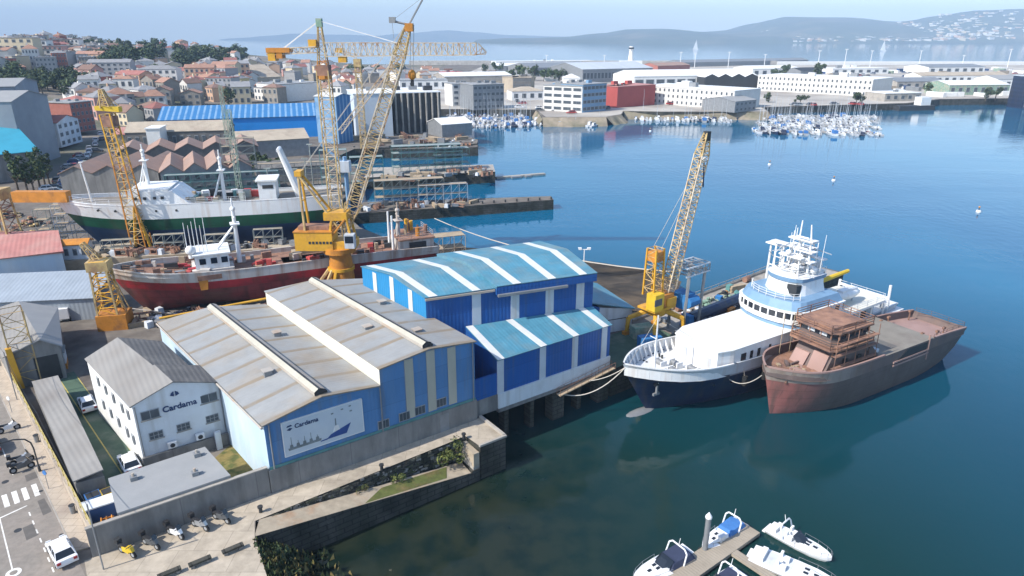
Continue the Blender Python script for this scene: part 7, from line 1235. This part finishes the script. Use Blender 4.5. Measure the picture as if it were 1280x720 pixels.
# street signs
for v, lb, m in ((11.9, 'blue round sign on a thin post at the zebra crossing', 'canvasb'), (31, 'small white sign plate on a thin post up the pavement', 'white')):
    root = thing('traffic_sign', lb, 'sign', SF.w(-.7, v, 4.1), SF.deg-60); mb = MB(); mb.tube((0, 0, 0), (0, 0, 2.0), .03, 'steel', 6); mb.build('post', root); mb = MB(); mb.tube((0, -.03, 1.8), (0, .03, 1.8), .24, m, 14); mb.build('plate', root)
mb = MB(); mb.tube((0, 0, 0), (0, 0, .012), .55, 'paint', 16); mb.tube((0, 0, .012), (0, 0, .02), .28, 'asph', 14); tag(mb.build('road_markings', loc=at(17, 716, 4.004)), kind='structure')
for v, lb in ((6.4, 'grey litter bin on the pavement below the zebra crossing'), (22, 'grey litter bin on the pavement above the street lamp')):
    mb = MB(); mb.tube((0, 0, 0), (0, 0, .8), .2, 'steel', 9, .24); mb.tube((0, 0, .8), (0, 0, .86), .26, 'dark', 9); tag(mb.build('litter_bin', loc=SF.w(.15, v, 4.11)), lb, 'bin')
mb = MB(); pts = [SF.w(.25, v, 10.2-.0) for v in (-3, 15.75, 34, 46)]; 
for a_, c_ in zip(pts[:-1], pts[1:]):
    q = [a_.lerp(c_, i/8)-Vector((0, 0, 2.4*(i/8)*(1-i/8))) for i in range(9)]; mb.path(q, .02, 'dark', 4)
o_ = thing('overhead_line', 'thin dark overhead wire on slim poles along the street wall', 'wire', SF.w(.25, 0, 4), 0); w2 = mb.build('wire', o_); w2.location = -o_.location
for v in (-3, 34, 46): mb = MB(); mb.tube(SF.w(.25, v, 4)-o_.location, SF.w(.25, v, 10.3)-o_.location, .06, 'steel', 6); mb.build('pole', o_)
# ================================================================ BUSHES
def bush(p, r, n, lb, mats=('leaf', 'leaf2')):
    mb = MB(); r_ = random.Random(int(r*1000)+n); cl = [Vector((r_.gauss(0, .45)*r, r_.gauss(0, .45)*r, r_.uniform(.15, .8)*r)) for _ in range(6)]
    for i in range(n):
        d = Vector((r_.gauss(0, 1), r_.gauss(0, 1), r_.gauss(0, 1))).normalized(); q = r_.choice(cl)+d*r*.5*r_.uniform(.6, 1.1); a = d.orthogonal().normalized(); b_ = d.cross(a); s = r*r_.uniform(.08, .17); mb.face([q-a*s, q+b_*s*.6, q+a*s, q-b_*s*.5+d*s*.5], r_.choice(mats))
    root = thing('bush', lb, 'plant', p); f = mb.build('foliage', root); mb = MB()
    for c in cl: mb.tube((0, 0, -.4), c, .05, 'bark', 4, .02)
    mb.build('stem', root)
M['leafy'] = mat('leaf_yellow_green', (.16, .18, .045), .8, .3, .6)
bush(YF.w(31.2, -2.75, 2.5), 1.25, 420, 'yellow green bush growing on the quay wall beside the steps', ('leafy', 'leaf2', 'leafy')); bush(YF.w(33.0, -2.7, 3.2), .95, 300, 'darker green bush right beside the quay steps', ('leaf', 'leaf2', 'leafy')); bush(YF.w(26.0, -3.0, 2.6), .75, 260, 'round pale bush on the quay wall halfway along the ramp', ('leafy', 'leafy', 'leaf2')); bush(YF.w(22.3, -3.0, 2.9), .6, 200, 'straggly dry bush on the quay wall left of the round one', ('weed', 'leaf2'))
bush(YF.w(12.2, -7.5, 1.8), 1.5, 420, 'large dark bush on the rocky bank at the bottom edge'); bush(YF.w(12.9, -10, 1.2), 1.3, 380, 'wide dark bush among the boulders lowest in the frame', ('leaf', 'leaf2', 'weed'))
# wall planting texture on the sea wall (stones proud of the face)
mb = MB()
for i in range(260):
    u = rnd.uniform(12.4, 34.2); z0 = 3.9-(u-13)*.115; z = rnd.uniform(max(.2, z0-.2), 3.85) if z0 < 3.7 else 3.7; v = -3.05+(u-12.2)*.0383-.03; mb.obox(YF.w(u, v), rnd.uniform(.3, .8), .22, z-rnd.uniform(.08, .2), z+rnd.uniform(.05, .18), YF.deg+rnd.uniform(-8, 8), rnd.choice(['stone', 'stone', 'wallc', 'rock']))
tag(mb.build('wall_stones'), kind='stuff', label='rough dark stones in the face of the sea wall above the ramp', cat='stones')
# ================================================================ BOATS AT THE PONTOON
PF = Frame(*at(930, 655, .5)[:2], 0)
pA, pB = at(938, 658, .55), at(838, 727, .55); d = (pB-pA).normalized(); PFdeg = math.degrees(math.atan2(d.y, d.x)); PF = Frame(pA.x, pA.y, PFdeg)   # x runs from the pontoon head towards the bottom of the frame
root = thing('pontoon', 'planked floating pontoon with a side arm at the bottom of the frame', 'pontoon', (pA.x, pA.y, 0), PFdeg)
mb = MB(); mb.box(0, 16, -1.05, 1.05, .18, .52, 'wood'); mb.box(.05, 16, -1.0, 1.0, -.25, .18, 'dark'); mb.build('deck', root)
mb = MB(); mb.hexa([(-.0, 1.05, .2), (1.5, 1.05, .2), (1.5, 2.4, .2), (.9, 2.4, .2), (-.0, 1.05, .52), (1.5, 1.05, .52), (1.5, 2.4, .52), (.9, 2.4, .52)], 'wood') if 0 else mb.box(3.6, 4.4, 1.05, 9.5, .2, .48, 'wood'); mb.build('side_arm', root)
for x in range(0, 16, 2): mb = MB(); mb.box(x+.1, x+.35, -1.12, -1.05, .3, .62, 'dark'); mb.build('cleat', root)
pp = at(880.5, 692, 0); mb = MB(); mb.tube((0, 0, -1.4), (0, 0, 4.1), .24, 'steel', 12); root = thing('pontoon_pile', 'tall grey pile with white cap holding the pontoon', 'pile', (pp.x, pp.y, 0)); mb.build('shaft', root, smooth=50); mb = MB(); mb.tube((0, 0, 4.1), (0, 0, 4.55), .30, 'shipwhite', 12, .02); mb.tube((0, 0, 3.95), (0, 0, 4.1), .30, 'shipwhite', 12); mb.build('cap', root)
mb = MB(); mb.box(-.35, .35, -.25, .25, 0, .5, 'white'); mb.box(-.37, .37, -.27, .27, .5, .56, 'whitew'); tag(mb.build('service_box', loc=PF.w(3.7, -.6, .52), deg=PFdeg), 'white service box on the pontoon beside the pile', 'box')
def sportboat(p, deg, L, B, label, canv=None, canz=.55, arch=True, fly=False, screen=True):
    root = thing('motor_boat', label, 'boat', p, deg); st = [(-.5, .88, .62), (-.3, .97, .64), (0, 1.0, .70), (.22, .88, .80), (.38, .60, .90), (.46, .32, .96), (.5, .03, 1.0)]; mb = MB(); F = .105*L; pr = None; rows = lambda x, b_, f: [Vector((x*L-(.06*L if x > .3 else 0)*(x-.3)/.2, b_*B/2*.62, -.2)), Vector((x*L, b_*B/2*.9, F*f*.45)), Vector((x*L+.0, b_*B/2, F*f)), ]
    for x, b_, f in st:
        r_ = rows(x, b_, f); c = [Vector((q.x, -q.y, q.z)) for q in r_]+[q for q in reversed(r_)]
        if pr:
            for i in range(5): mb.face([pr[i], c[i], c[i+1], pr[i+1]], 'boat' )
        else: mb.face(c, 'boat')
        pr = c
    mb.build('hull', root, smooth=35)
    fz = lambda x: F*(.62+.38*max(0, (x+.1)/.6)**1.3)
    mb = MB(); mb.hexa([(.02*L, -.36*B, F*.72), (.36*L, -.14*B, F*.92), (.36*L, .14*B, F*.92), (.02*L, .36*B, F*.72), (.0*L, -.30*B, F*.72+.36), (.28*L, -.10*B, F*.9+.14), (.28*L, .10*B, F*.9+.14), (.0*L, .30*B, F*.72+.36)], 'boat'); cb = mb.build('coachroof', root, smooth=30)
    for x, y in ((.13, -.1), (.13, .1), (.24, 0)): mb = MB(); zz = F*.72+.36-(x*L)*(.36+F*.72-F*.9-.14)/(.28*L); mb.box(x*L-.2, x*L+.2, y*B-.13, y*B+.13, zz, zz+.05, 'glass'); mb.build('hatch', cb)
    if canv: mb = MB(); z = F*.7; mb.hexa([(-.42*L, -.44*B, z), (-.0*L, -.42*B, z), (-.0*L, .42*B, z), (-.42*L, .44*B, z), (-.38*L, -.36*B, z+canz), (-.06*L, -.34*B, z+canz), (-.06*L, .34*B, z+canz), (-.38*L, .36*B, z+canz)], canv); mb.build('canvas_cover', root)
    else:
        mb = MB(); z = F*.70; mb.box(-.40*L, -.03*L, -.36*B, .36*B, z-.1, z+.02, 'whitew'); mb.build('cockpit_floor', root); 
        for y in (-.22, .22): mb = MB(); mb.box(-.16*L, -.08*L, y*B-.24, y*B+.24, z, z+.42, 'boat'); mb.box(-.19*L, -.16*L, y*B-.24, y*B+.24, z, z+.8, 'boat'); mb.build('seat', root)
        mb = MB(); mb.box(-.40*L, -.34*L, -.32*B, .32*B, z, z+.42, 'boat'); mb.build('bench_seat', root)
    if screen: mb = MB(); z = F*.72+.3; mb.hexa([(.0*L, -.34*B, z), (.10*L, -.2*B, z), (.10*L, .2*B, z), (.0*L, .34*B, z), (-.07*L, -.31*B, z+.42), (.0*L, -.18*B, z+.42), (.0*L, .18*B, z+.42), (-.07*L, .31*B, z+.42)], 'glass'); mb.build('windscreen', root)
    if arch: mb = MB(); z = F*.7; xa = -.2*L; mb.path([(xa, -.46*B, z), (xa-.3, -.44*B, z+1.05), (xa-.35, -.3*B, z+1.35), (xa-.35, .3*B, z+1.35), (xa-.3, .44*B, z+1.05), (xa, .46*B, z)], .075, 'shipwhite', 6); mb.tube((xa-.35, 0, z+1.35), (xa-.5, 0, z+2.0), .03, 'shipwhite', 5); mb.build('radar_arch', root)
    pts = [(x*L, s*b_*B/2*.96, F*f) for s in (1,) for x, b_, f in st[2:]]+[(x*L, -b_*B/2*.96, F*f) for x, b_, f in reversed(st[2:])]; rail(pts, .42, 'steel', root, 'bow_rail', .018, n=1)
    mb = MB(); mb.box(-.55*L, -.5*L, -.36*B, .36*B, -.02, .1, 'boat'); mb.build('swim_platform', root)
    if fly: mb = MB(); z = F*.7; mb.hexa([(-.3*L, -.4*B, z), (.1*L, -.36*B, z), (.1*L, .36*B, z), (-.3*L, .4*B, z), (-.26*L, -.3*B, z+1.1), (-.02*L, -.26*B, z+1.1), (-.02*L, .26*B, z+1.1), (-.26*L, .3*B, z+1.1)], 'boat'); c2 = mb.build('saloon', root); mb = MB(); mb.hexa([(-.24*L, -.385*B, z+.35), (.06*L, -.36*B, z+.35), (.06*L, .36*B, z+.35), (-.24*L, .385*B, z+.35), (-.24*L, -.34*B, z+.8), (.02*L, -.31*B, z+.8), (.02*L, .31*B, z+.8), (-.24*L, .34*B, z+.8)], 'glass'); mb.build('window_band', c2)
    return root
def pd(px, py, z=0): return at(px, py, z)
def boat_px(bow, stern, B, *a, **k):
    p, q = at(*bow, .6), at(*stern, .5); c = (p+q)/2; v = p-q; c.z = 0; return sportboat(c, math.degrees(math.atan2(v.y, v.x)), v.length, B, *a, **k)
boat_px((792, 727), (864, 687), 2.35, 'white motor boat with dark navy canvas cover left of the pontoon', canv='canvasn'); boat_px((879, 684), (927, 650), 1.9, 'white motor boat with bright blue canvas cover at the pontoon head', canv='canvasb', canz=.5, screen=False)
boat_px((1040, 697), (962, 656), 2.1, 'white open motor boat with dark seats, upper one right of the pontoon', screen=True); boat_px((1050, 735), (940, 690), 2.7, 'large white cabin cruiser right of the pontoon, below the open one', arch=False, fly=False, screen=False); boat_px((868, 752), (925, 712), 1.9, 'small white boat with white arch cut by the bottom edge below the pontoon arm', canv='canvasn', canz=.3)
# ================================================================ MOORING LINES
def cable(name, lb, a, c, sag, r, m='rope', n=12):
    mb = MB(); pts = [Vector(a).lerp(Vector(c), i/n)-Vector((0, 0, sag*4*(i/n)*(1-i/n))) for i in range(n+1)]; mb.path(pts, r, m, 5); return tag(mb.build(name), lb, 'rope')
bow = WS.location+Vector((.3, .1, 7.0)); cable('mooring_rope', 'slack mooring rope from the white ship bow to the lean-to support', bow, YF.w(49.2, 0, 3.4), 1.6, .07); cable('mooring_rope', 'tighter upper mooring rope from the white ship bow to the lean-to corner', bow, YF.w(52.8, -.1, 4.0), .5, .06)
cable('mooring_rope', 'pale rope hanging in a curve along the navy side of the white ship', WS.location+Vector((13, 4.2, 4.6)), BS.location+Vector((-.2, .4, 5.6)), 1.5, .05)
cable('overhead_cable', 'long pale cable hanging from the portal crane over the mud slip', atY(543, 273, 150), atY(842, 340, 92), 2.0, .09); mb = MB(); 
def walkway(a, c, w_, lb): mb = MB(); a, c = Vector(a), Vector(c); d = (c-a).normalized(); q = Vector((-d.y, d.x, 0))*w_/2; mb.hexa([a-q, c-q, c+q, a+q, a-q+Vector((0, 0, .12)), c-q+Vector((0, 0, .12)), c+q+Vector((0, 0, .12)), a+q+Vector((0, 0, .12))], 'plank'); r_ = thing('gangway', lb, 'gangway', (0, 0, 0)); mb.build('deck', r_); rail([a.lerp(c, i/8)-q for i in range(9)], .9, 'deckrust', r_, r=.03, n=2); rail([a.lerp(c, i/8)+q for i in range(9)], .9, 'deckrust', r_, r=.03, n=2)
walkway(YF.w(48.5, -.7, 3.6), YF.w(57.5, -.6, 4.6), .7, 'rusty railed gangway along the foot of the lean-to')
# ================================================================ QUAY CLUTTER
def scaffold(p, deg, L, D, H, label, m='scaf', nx=4, nz=4, group=None):
    root = thing('scaffold', label, 'scaffold', p, deg, group); mb = MB()
    for i in range(nx+1):
        for y in (0, D): mb.tube((L*i/nx, y, 0), (L*i/nx, y, H), .07, m, 4)
    for k_ in range(1, nz+1):
        z = H*k_/nz
        for y in (0, D): mb.tube((0, y, z), (L, y, z), .06, m, 4, cap=False)
        for i in range(nx): mb.tube((L*i/nx, 0, z-H/nz), (L*(i+1)/nx, 0, z), .045, m, 3, cap=False)
    mb.build('frame', root)
    for k_ in range(1, nz+1): mb = MB(); mb.box(0, L, .05, D-.05, H*k_/nz-.12, H*k_/nz-.06, 'plank' if m != 'teal' else 'scaf'); mb.build('deck', root)
    return root

jd = 39.6; JF = Frame(24.4, 87.8, jd)
def clutter(name, lb, cat, x, y, fn, deg=0, z=4.01, fr=JF): mb = MB(); fn(mb); return tag(mb.build(name, loc=fr.w(x, y, z), deg=fr.deg+deg), lb, cat)
def lump(mb, sx, sy, h, ms, n=26):
    for i in range(n): a = rnd.uniform(0, 6.28); q = rnd.random(); mb.sphere((math.cos(a)*q*sx, math.sin(a)*q*sy, h*(1-q)*rnd.uniform(.3, .9)), rnd.uniform(.25, .6), rnd.choice(ms), 6, 4, 1.3, 1, .6, .25)
clutter('fender_float', 'long dark navy cylindrical float lying on the jetty beside the white ship', 'float', 11.0, 2.6, lambda mb: mb.tube((-6.5, 0, 1.0), (6.5, 0, 1.0), 1.0, 'navy', 12)); clutter('blue_crate', 'blue tarpaulin covered crate at the near end of the navy float', 'crate', 3.8, 2.6, lambda mb: (mb.hexa([(-.7, -.8, 0), (.7, -.8, 0), (.7, .8, 0), (-.7, .8, 0), (-.6, -.7, 2.0), (.6, -.7, 1.8), (.6, .7, 1.9), (-.6, .7, 2.1)], 'tarp'), mb.box(-.75, .75, -.85, .85, 0, .15, 'plank')))
clutter('net_heap', 'pale green heap of nets on the jetty behind the navy float', 'nets', 13, 5.4, lambda mb: lump(mb, 3.4, 1.4, 1.9, ['net'])); clutter('net_heap', 'teal green net heap next to the white ship bridge', 'nets', 20.5, 4.6, lambda mb: lump(mb, 1.4, 1.0, 1.5, ['teal'])); clutter('net_heap', 'dark net heap between the two green ones on the jetty', 'nets', 17.6, 5.6, lambda mb: lump(mb, 1.6, 1.3, 2.0, ['dark', 'dark', 'net'])); clutter('scrap_heap', 'mixed pinkish scrap heap near the grey gantry on the jetty', 'scrap', 7.5, 5.0, lambda mb: lump(mb, 1.8, 1.2, 1.5, ['brownl', 'whitew', 'plank', 'tan']))
for i in range(26):
    x, y = rnd.uniform(-1, 34), rnd.choice([rnd.uniform(6.8, 8.6), rnd.uniform(4.4, 6.5), rnd.uniform(.7, 1.6)]); m = rnd.choice(['plank', 'steel', 'deckrust', 'tarp', 'whitew', 'orange', 'dark', 'teal']); nm = {'plank': ('plank_stack', 'stack of timber planks on the jetty'), 'steel': ('steel_box', 'grey steel box on the jetty'), 'deckrust': ('rusty_tank', 'rusty tank on the jetty'), 'tarp': ('covered_pallet', 'pallet under blue tarpaulin on the jetty'), 'whitew': ('white_bag', 'white bulk bag on the jetty'), 'orange': ('orange_crate', 'orange crate on the jetty'), 'dark': ('dark_drum', 'dark drum on the jetty'), 'teal': ('teal_bin', 'teal bin on the jetty')}[m]
    sx, sy, h = rnd.uniform(.7, 1.9), rnd.uniform(.5, 1.1), rnd.uniform(.5, 1.5)
    def f(mb):
        if m == 'plank':
            for k_ in range(4): mb.box(-sx+rnd.uniform(-.1, .1), sx, -sy/2, sy/2, k_*h/4, (k_+.85)*h/4, m)
        elif m in ('deckrust',): mb.tube((-sx/2, 0, .5), (sx/2, 0, .5), .5, m, 10); mb.box(-.3, .3, -.45, .45, 0, .2, 'dark')
        elif m == 'dark': mb.tube((0, 0, 0), (0, 0, .9), .34, m, 10); mb.tube((0, 0, .9), (0, 0, .95), .3, 'steel', 10)
        elif m == 'whitew': mb.hexa([(-.5, -.5, 0), (.5, -.5, 0), (.5, .5, 0), (-.5, .5, 0), (-.45, -.42, .9), (.5, -.45, .95), (.42, .45, .9), (-.42, .42, 1.0)], m)
        else: mb.box(-sx/2, sx/2, -sy/2, sy/2, .12, h, m); mb.box(-sx/2-.05, sx/2+.05, -sy/2-.05, sy/2+.05, 0, .12, 'plank'); mb.box(-sx/2-.03, sx/2+.03, -sy/2-.03, sy/2+.03, h, h+.06, m)
    clutter(nm[0], nm[1], nm[0].replace('_', ' '), x, y, f, rnd.uniform(-25, 25))['group'] = nm[0].replace('_', ' ')+'s on the jetty'
mb = MB()
for i in range(20): p = JF.w(i*2.1, 9.0+i*.0, 4); mb.tube(p, p+Vector((0, 0, 1.0)), .05, 'conc', 4)
for z in (4.5, 5.0): mb.tube(JF.w(0, 9, z), JF.w(40, 9, z), .05, 'conc', 4)
mb.prism([JF.w(-1, 8.75), JF.w(43, 8.75), JF.w(43, 9.2), JF.w(-1, 9.2)], 3.6, 4.4, 'conc'); tag(mb.build('jetty_parapet'), 'low pale parapet with railing on the seaward edge of the jetty', 'parapet')
for x, y, lb, m in ((-6, -1.5, 'blue container in the shade under the portal crane', 'tarp'), (-4, 1.6, 'green container behind the blue one under the portal crane', 'net')):
    mb = MB(); mb.box(-1.5, 1.5, -.8, .8, 0, 1.7, m)
    for k_ in range(8): mb.box(-1.4+k_*.38, -1.25+k_*.38, -.84, .84, .1, 1.62, m)
    tag(mb.build('container', loc=JF.w(x, y+3, 4.01), deg=jd-20), lb, 'container')
mb = MB(); mb.prism([(-3.6, -1.2), (3.6, -1.2), (3.6, 1.2), (-3.6, 1.2)], .12, .3, 'net'); mb.prism([(-3.4, -1), (3.4, -1), (3.4, 1), (-3.4, 1)], 0, .12, 'steel'); tag(mb.build('steel_ramp', loc=JF.w(-2.6, -.6, 4.01), deg=jd), 'flat pale green steel plate on the jetty beside the white ship bow', 'plate')
for i, (px, py, r_) in enumerate(((18, 296, 3.2), (40, 282, 2.6), (8, 272, 2.6))): clutter('scrap_heap', ('big rusty scrap heap below the orange girder crane', 'rusty scrap heap right under the orange girder', 'rusty scrap heap at the frame edge behind the trestle crane')[i], 'scrap', 0, 0, lambda mb: lump(mb, r_*1.5, r_, 2.4, ['deckrust', 'dark', 'plank', 'lat'], 60)).location = at(px, py)
for i in range(5):
    t_ = i/4; p_ = Vector((-74, 117.9, 7.0)).lerp(Vector((-40, 125.4, 7.0)), t_); scaffold(p_, 12.5, 5.2, 1.0, 2.6+.5*(i % 2), ('first', 'second', 'third', 'fourth', 'fifth')[i]+' scaffold bay from the left on the staging along the green hull', 'scaf', 3, 2)
# yard clutter between the ships
YARD = [('plank_stack', 'stack of timber planks in the yard by the red ship', 'plank'), ('steel_box', 'grey steel box in the yard by the red ship', 'steel'), ('scrap_pile', 'rusty steel scrap pile in the yard by the red ship', 'deckrust'), ('white_bag', 'white bulk bag in the yard by the red ship', 'whitew'), ('dark_drum', 'dark drum in the yard by the red ship', 'dark')]
def ypile(p, k_, sc, suffix):
    nm, lb, m = YARD[k_]; mb = MB(); sx, sy, h = rnd.uniform(.8, 2.2)*sc, rnd.uniform(.5, 1.0)*sc, rnd.uniform(.4, 1.3)*sc
    if m == 'plank':
        for q in range(4): mb.box(-sx+rnd.uniform(-.2, .1), sx, -sy/2, sy/2, q*h/4, (q+.85)*h/4, m)
    elif m == 'deckrust':
        for z in (.05, h): mb.box(-sx, sx, -sy/2, -sy/2+.15, z, z+.15, m); mb.box(-sx, sx, sy/2-.15, sy/2, z, z+.15, m)
        for x in (-sx, 0, sx-.15): mb.box(x, x+.15, -sy/2, sy/2, .2, h, m)
    elif m == 'dark': mb.tube((0, 0, 0), (0, 0, .9), .36, m, 10); mb.tube((0, 0, .9), (0, 0, .95), .3, 'steel', 10)
    elif m == 'whitew': mb.hexa([(-.5, -.5, 0), (.5, -.5, 0), (.5, .5, 0), (-.5, .5, 0), (-.45, -.42, .9), (.5, -.45, .95), (.42, .45, .9), (-.42, .42, 1.0)], m)
    else: mb.box(-sx/2, sx/2, -sy/2, sy/2, .1, h, m); mb.box(-sx/2-.05, sx/2+.05, -sy/2-.05, sy/2+.05, h, h+.08, m); mb.box(-sx/2, sx/2, -.1, .1, 0, .1, 'plank')
    o = tag(mb.build(nm, loc=p, deg=rnd.uniform(0, 180)), lb.replace('by the red ship', suffix), nm.replace('_', ' ')); o['group'] = (nm.replace('_', ' ')+'s '+suffix)
for i in range(54):
    px = rnd.uniform(170, 330); ypile(at(px, 402-(px-170)*.05+rnd.uniform(-9, 8)), rnd.randrange(5), .75, 'between the red ship and the sheds')
for i in range(70): t_ = rnd.random(); q_ = Vector((-82, 113.6, 7.0)).lerp(Vector((-34, 124.2, 7.0)), t_)+Vector((-.217, .976, 0))*rnd.uniform(.5, 3.8); ypile(q_, rnd.randrange(5), .95, 'on the staging between the two big ships')
for i in range(50): px = rnd.uniform(480, 610); ypile(at(px, 226-(px-480)*.06+rnd.uniform(-6, 2), 3.6), rnd.randrange(5), 1.4, 'on the concrete pier')
for i in range(36): px = rnd.uniform(450, 600); ypile(at(px, 262-(px-450)*.05+rnd.uniform(-5, 3), 2.7), rnd.randrange(5), 1.1, 'on the dark stone pier')
for i in range(60): px = rnd.uniform(435, 592); ypile(at(px, rnd.uniform(172, 186), 3.45), rnd.randrange(5), 2.0, 'on the quay before the dark columned hall')
for i in range(34): ypile(at(rnd.uniform(100, 170), rnd.uniform(318, 345)), rnd.randrange(5), 1.0, 'at the head of the slips')
# staging decks between the ships
mb = MB(); a = at(150, 318); 
for i, (p, q, w_) in enumerate(((Vector((-82, 113.6, 4)), Vector((-34, 124.2, 4)), 4.4), (Vector((-66, 109.5, 4)), Vector((-30, 117.5, 4)), 1.6))):
    d = (q-p).normalized(); n_ = Vector((-d.y, d.x, 0))*w_; mb = MB(); mb.prism([p, q, q+n_, p+n_], 4, 7.0 if i == 0 else 5.0, 'plank', 'tan' if i == 0 else 'yard'); tag(mb.build('staging_wall'), ('broad tan topped staging wall between the red and green ships', 'lower staging wall right behind the red ship')[i], 'staging')
root, _ = building('yard_canteen', 'small hut with orange roof standing between the two ships', 'hut', Vector((-80.5, 114.6, 0)), Vector((-75.2, 115.8, 0)), 7.0, 2.8, 2.6, 'gable_x', .6, 'whitew', 'orange', wf=(4, 1))
building('flat_workshop', 'low grey flat workshop roof left of the red ship bow', 'workshop', at(122, 334), at(168, 329), 4, 4, 2.6, 'flat', 1, 'steel', 'tan')
# scaffolds
SCN = 'scaffolds around the ships and piers'
scaffold(at(76, 316), 15, 5.5, 2, 9.5, 'pale scaffold tower under the green ship bow, right one of the pair', 'shipgrey', 2, 5); scaffold(at(52, 312), 15, 4.5, 2, 8, 'pale green scaffold tower under the green ship bow, left one of the pair', 'scaf', 2, 4)
scaffold(at(205, 318), 13, 9, 1.6, 9.0, 'wide thin scaffold before the green hull amidships', 'scaf', 4, 3); scaffold(at(212, 266), 14, 26, 2, 9, 'long teal scaffold in front of the zigzag hall', 'teal', 9, 5); scaffold(at(285, 252), 14, 8, 2, 16, 'tall pale scaffold tower at the right end of the zigzag hall', 'scaf', 2, 8); scaffold(at(300, 238), 14, 24, 2, 7, 'low scaffold in the yard behind the leaning white gantry', 'scaf', 8, 4)
scaffold(at(492, 218, 3.6), 15, 22, 4, 8.5, 'teal scaffold on the concrete pier near the crane boom', 'teal', 8, 4); scaffold(at(545, 214, 3.6), 15, 11, 4, 7, 'teal scaffold on the outer part of the concrete pier', 'teal', 4, 3); scaffold(at(470, 258, 2.7), 15, 18, 3, 6.5, 'thin scaffold on the stone pier next to the cranes', 'scaf', 8, 3); scaffold(at(524, 256, 2.7), 15, 13, 2, 5.0, 'pale post scaffold on the middle of the stone pier', 'shipgrey', 6, 2)
scaffold(at(404, 245), 14, 7, 3, 12, 'teal scaffold right of the leaning gantry behind the crane mast', 'teal', 3, 5); scaffold(at(440, 238), 14, 9, 3, 9, 'teal scaffold between the two lattice cranes', 'teal', 3, 4); scaffold(at(540, 328, 2), 20, 7, 3, 5, 'tan pipe scaffold beyond the tall blue hall on the slip', 'latpale', 3, 2)
root = thing('small_derrick', 'small pale blue derrick between the lattice cranes', 'crane', at(436, 262)); mb = MB(); mb.tube((0, 0, 0), (0, 0, 13), .5, 'shipblue', 7); mb.build('mast', root); mb = MB(); mb.tube((0, 0, 11), (-5.5, 0, 16), .35, 'shipblue', 6); mb.build('jib', root); mb = MB(); mb.box(-1.6, 1.2, -1.2, 1.2, 9.4, 12, 'shipgrey'); mb.build('cab', root)
for i, (px, py, h) in enumerate(((385, 240, 9), (392, 235, 12), (372, 250, 8), (340, 262, 10), (296, 250, 14), (118, 250, 10))): p = at(px, py); mb = MB(); mb.tube((0, 0, 0), (0, 0, h), .16, 'scaf', 5); mb.box(-.8, .8, -.1, .1, h, h+.3, 'scaf'); tag(mb.build('yard_light', loc=p), 'thin grey yard lighting pole among the halls', 'lamp', 'yard lighting poles')
for i, (px, py, h, lb) in enumerate(((290, 212, 26, 'tall thin lattice antenna mast before the bright blue shed'), (303, 262, 24, 'lattice hoist mast at the right end of the zigzag hall'))): p = at(px, py); mb = MB(); mb.lattice((0, 0, 0), (0, 0, h), 1.1, .8, 14, .09, .05, 'net', 'scaf'); tag(mb.build('lattice_mast', loc=p), lb, 'mast')
# people-sized clutter at the street wall end: oil drums by the hut
mb = MB(); mb.box(-1.0, 1.0, -.8, .8, .5, 2.1, 'carwhite'); mb.box(1.0, 1.9, -.75, .75, .45, 1.5, 'carwhite'); mb.box(1.05, 1.5, -.7, .7, 1.5, 1.95, 'glass')
for x in (-.6, 1.3):
    for y in (-.75, .75): mb.tube((x, y-.1, .35), (x, y+.1, .35), .35, 'tyre', 10)
tag(mb.build('delivery_van', loc=at(82, 400), deg=110), 'white van parked in the dark loading bay by the ballast crane', 'van')
# ================================================================ HAZE
hm = bpy.data.materials.new('haze'); hm.use_nodes = True; n = hm.node_tree.nodes; n.remove(n['Principled BSDF']); pv = n.new('ShaderNodeVolumePrincipled'); pv.inputs['Color'].default_value = (.54, .74, 1, 1); pv.inputs['Density'].default_value = HAZE_D; pv.inputs['Anisotropy'].default_value = -.2
hm.node_tree.links.new(pv.outputs[0], n['Material Output'].inputs['Volume'])
me = bpy.data.meshes.new('haze'); X, Y0_, Y1_, Z0_, Z1_ = 11500, -330, 12800, -3, 480; me.from_pydata([(-X, Y0_, Z0_), (X, Y0_, Z0_), (X, Y1_, Z0_), (-X, Y1_, Z0_), (-X, Y0_, Z1_), (X, Y0_, Z1_), (X, Y1_, Z1_), (-X, Y1_, Z1_)], [], [(3, 2, 1, 0), (4, 5, 6, 7), (0, 1, 5, 4), (1, 2, 6, 5), (2, 3, 7, 6), (3, 0, 4, 7)])
me.materials.append(hm); ho = bpy.data.objects.new('haze', me); COL.objects.link(ho); tag(ho, kind='stuff')
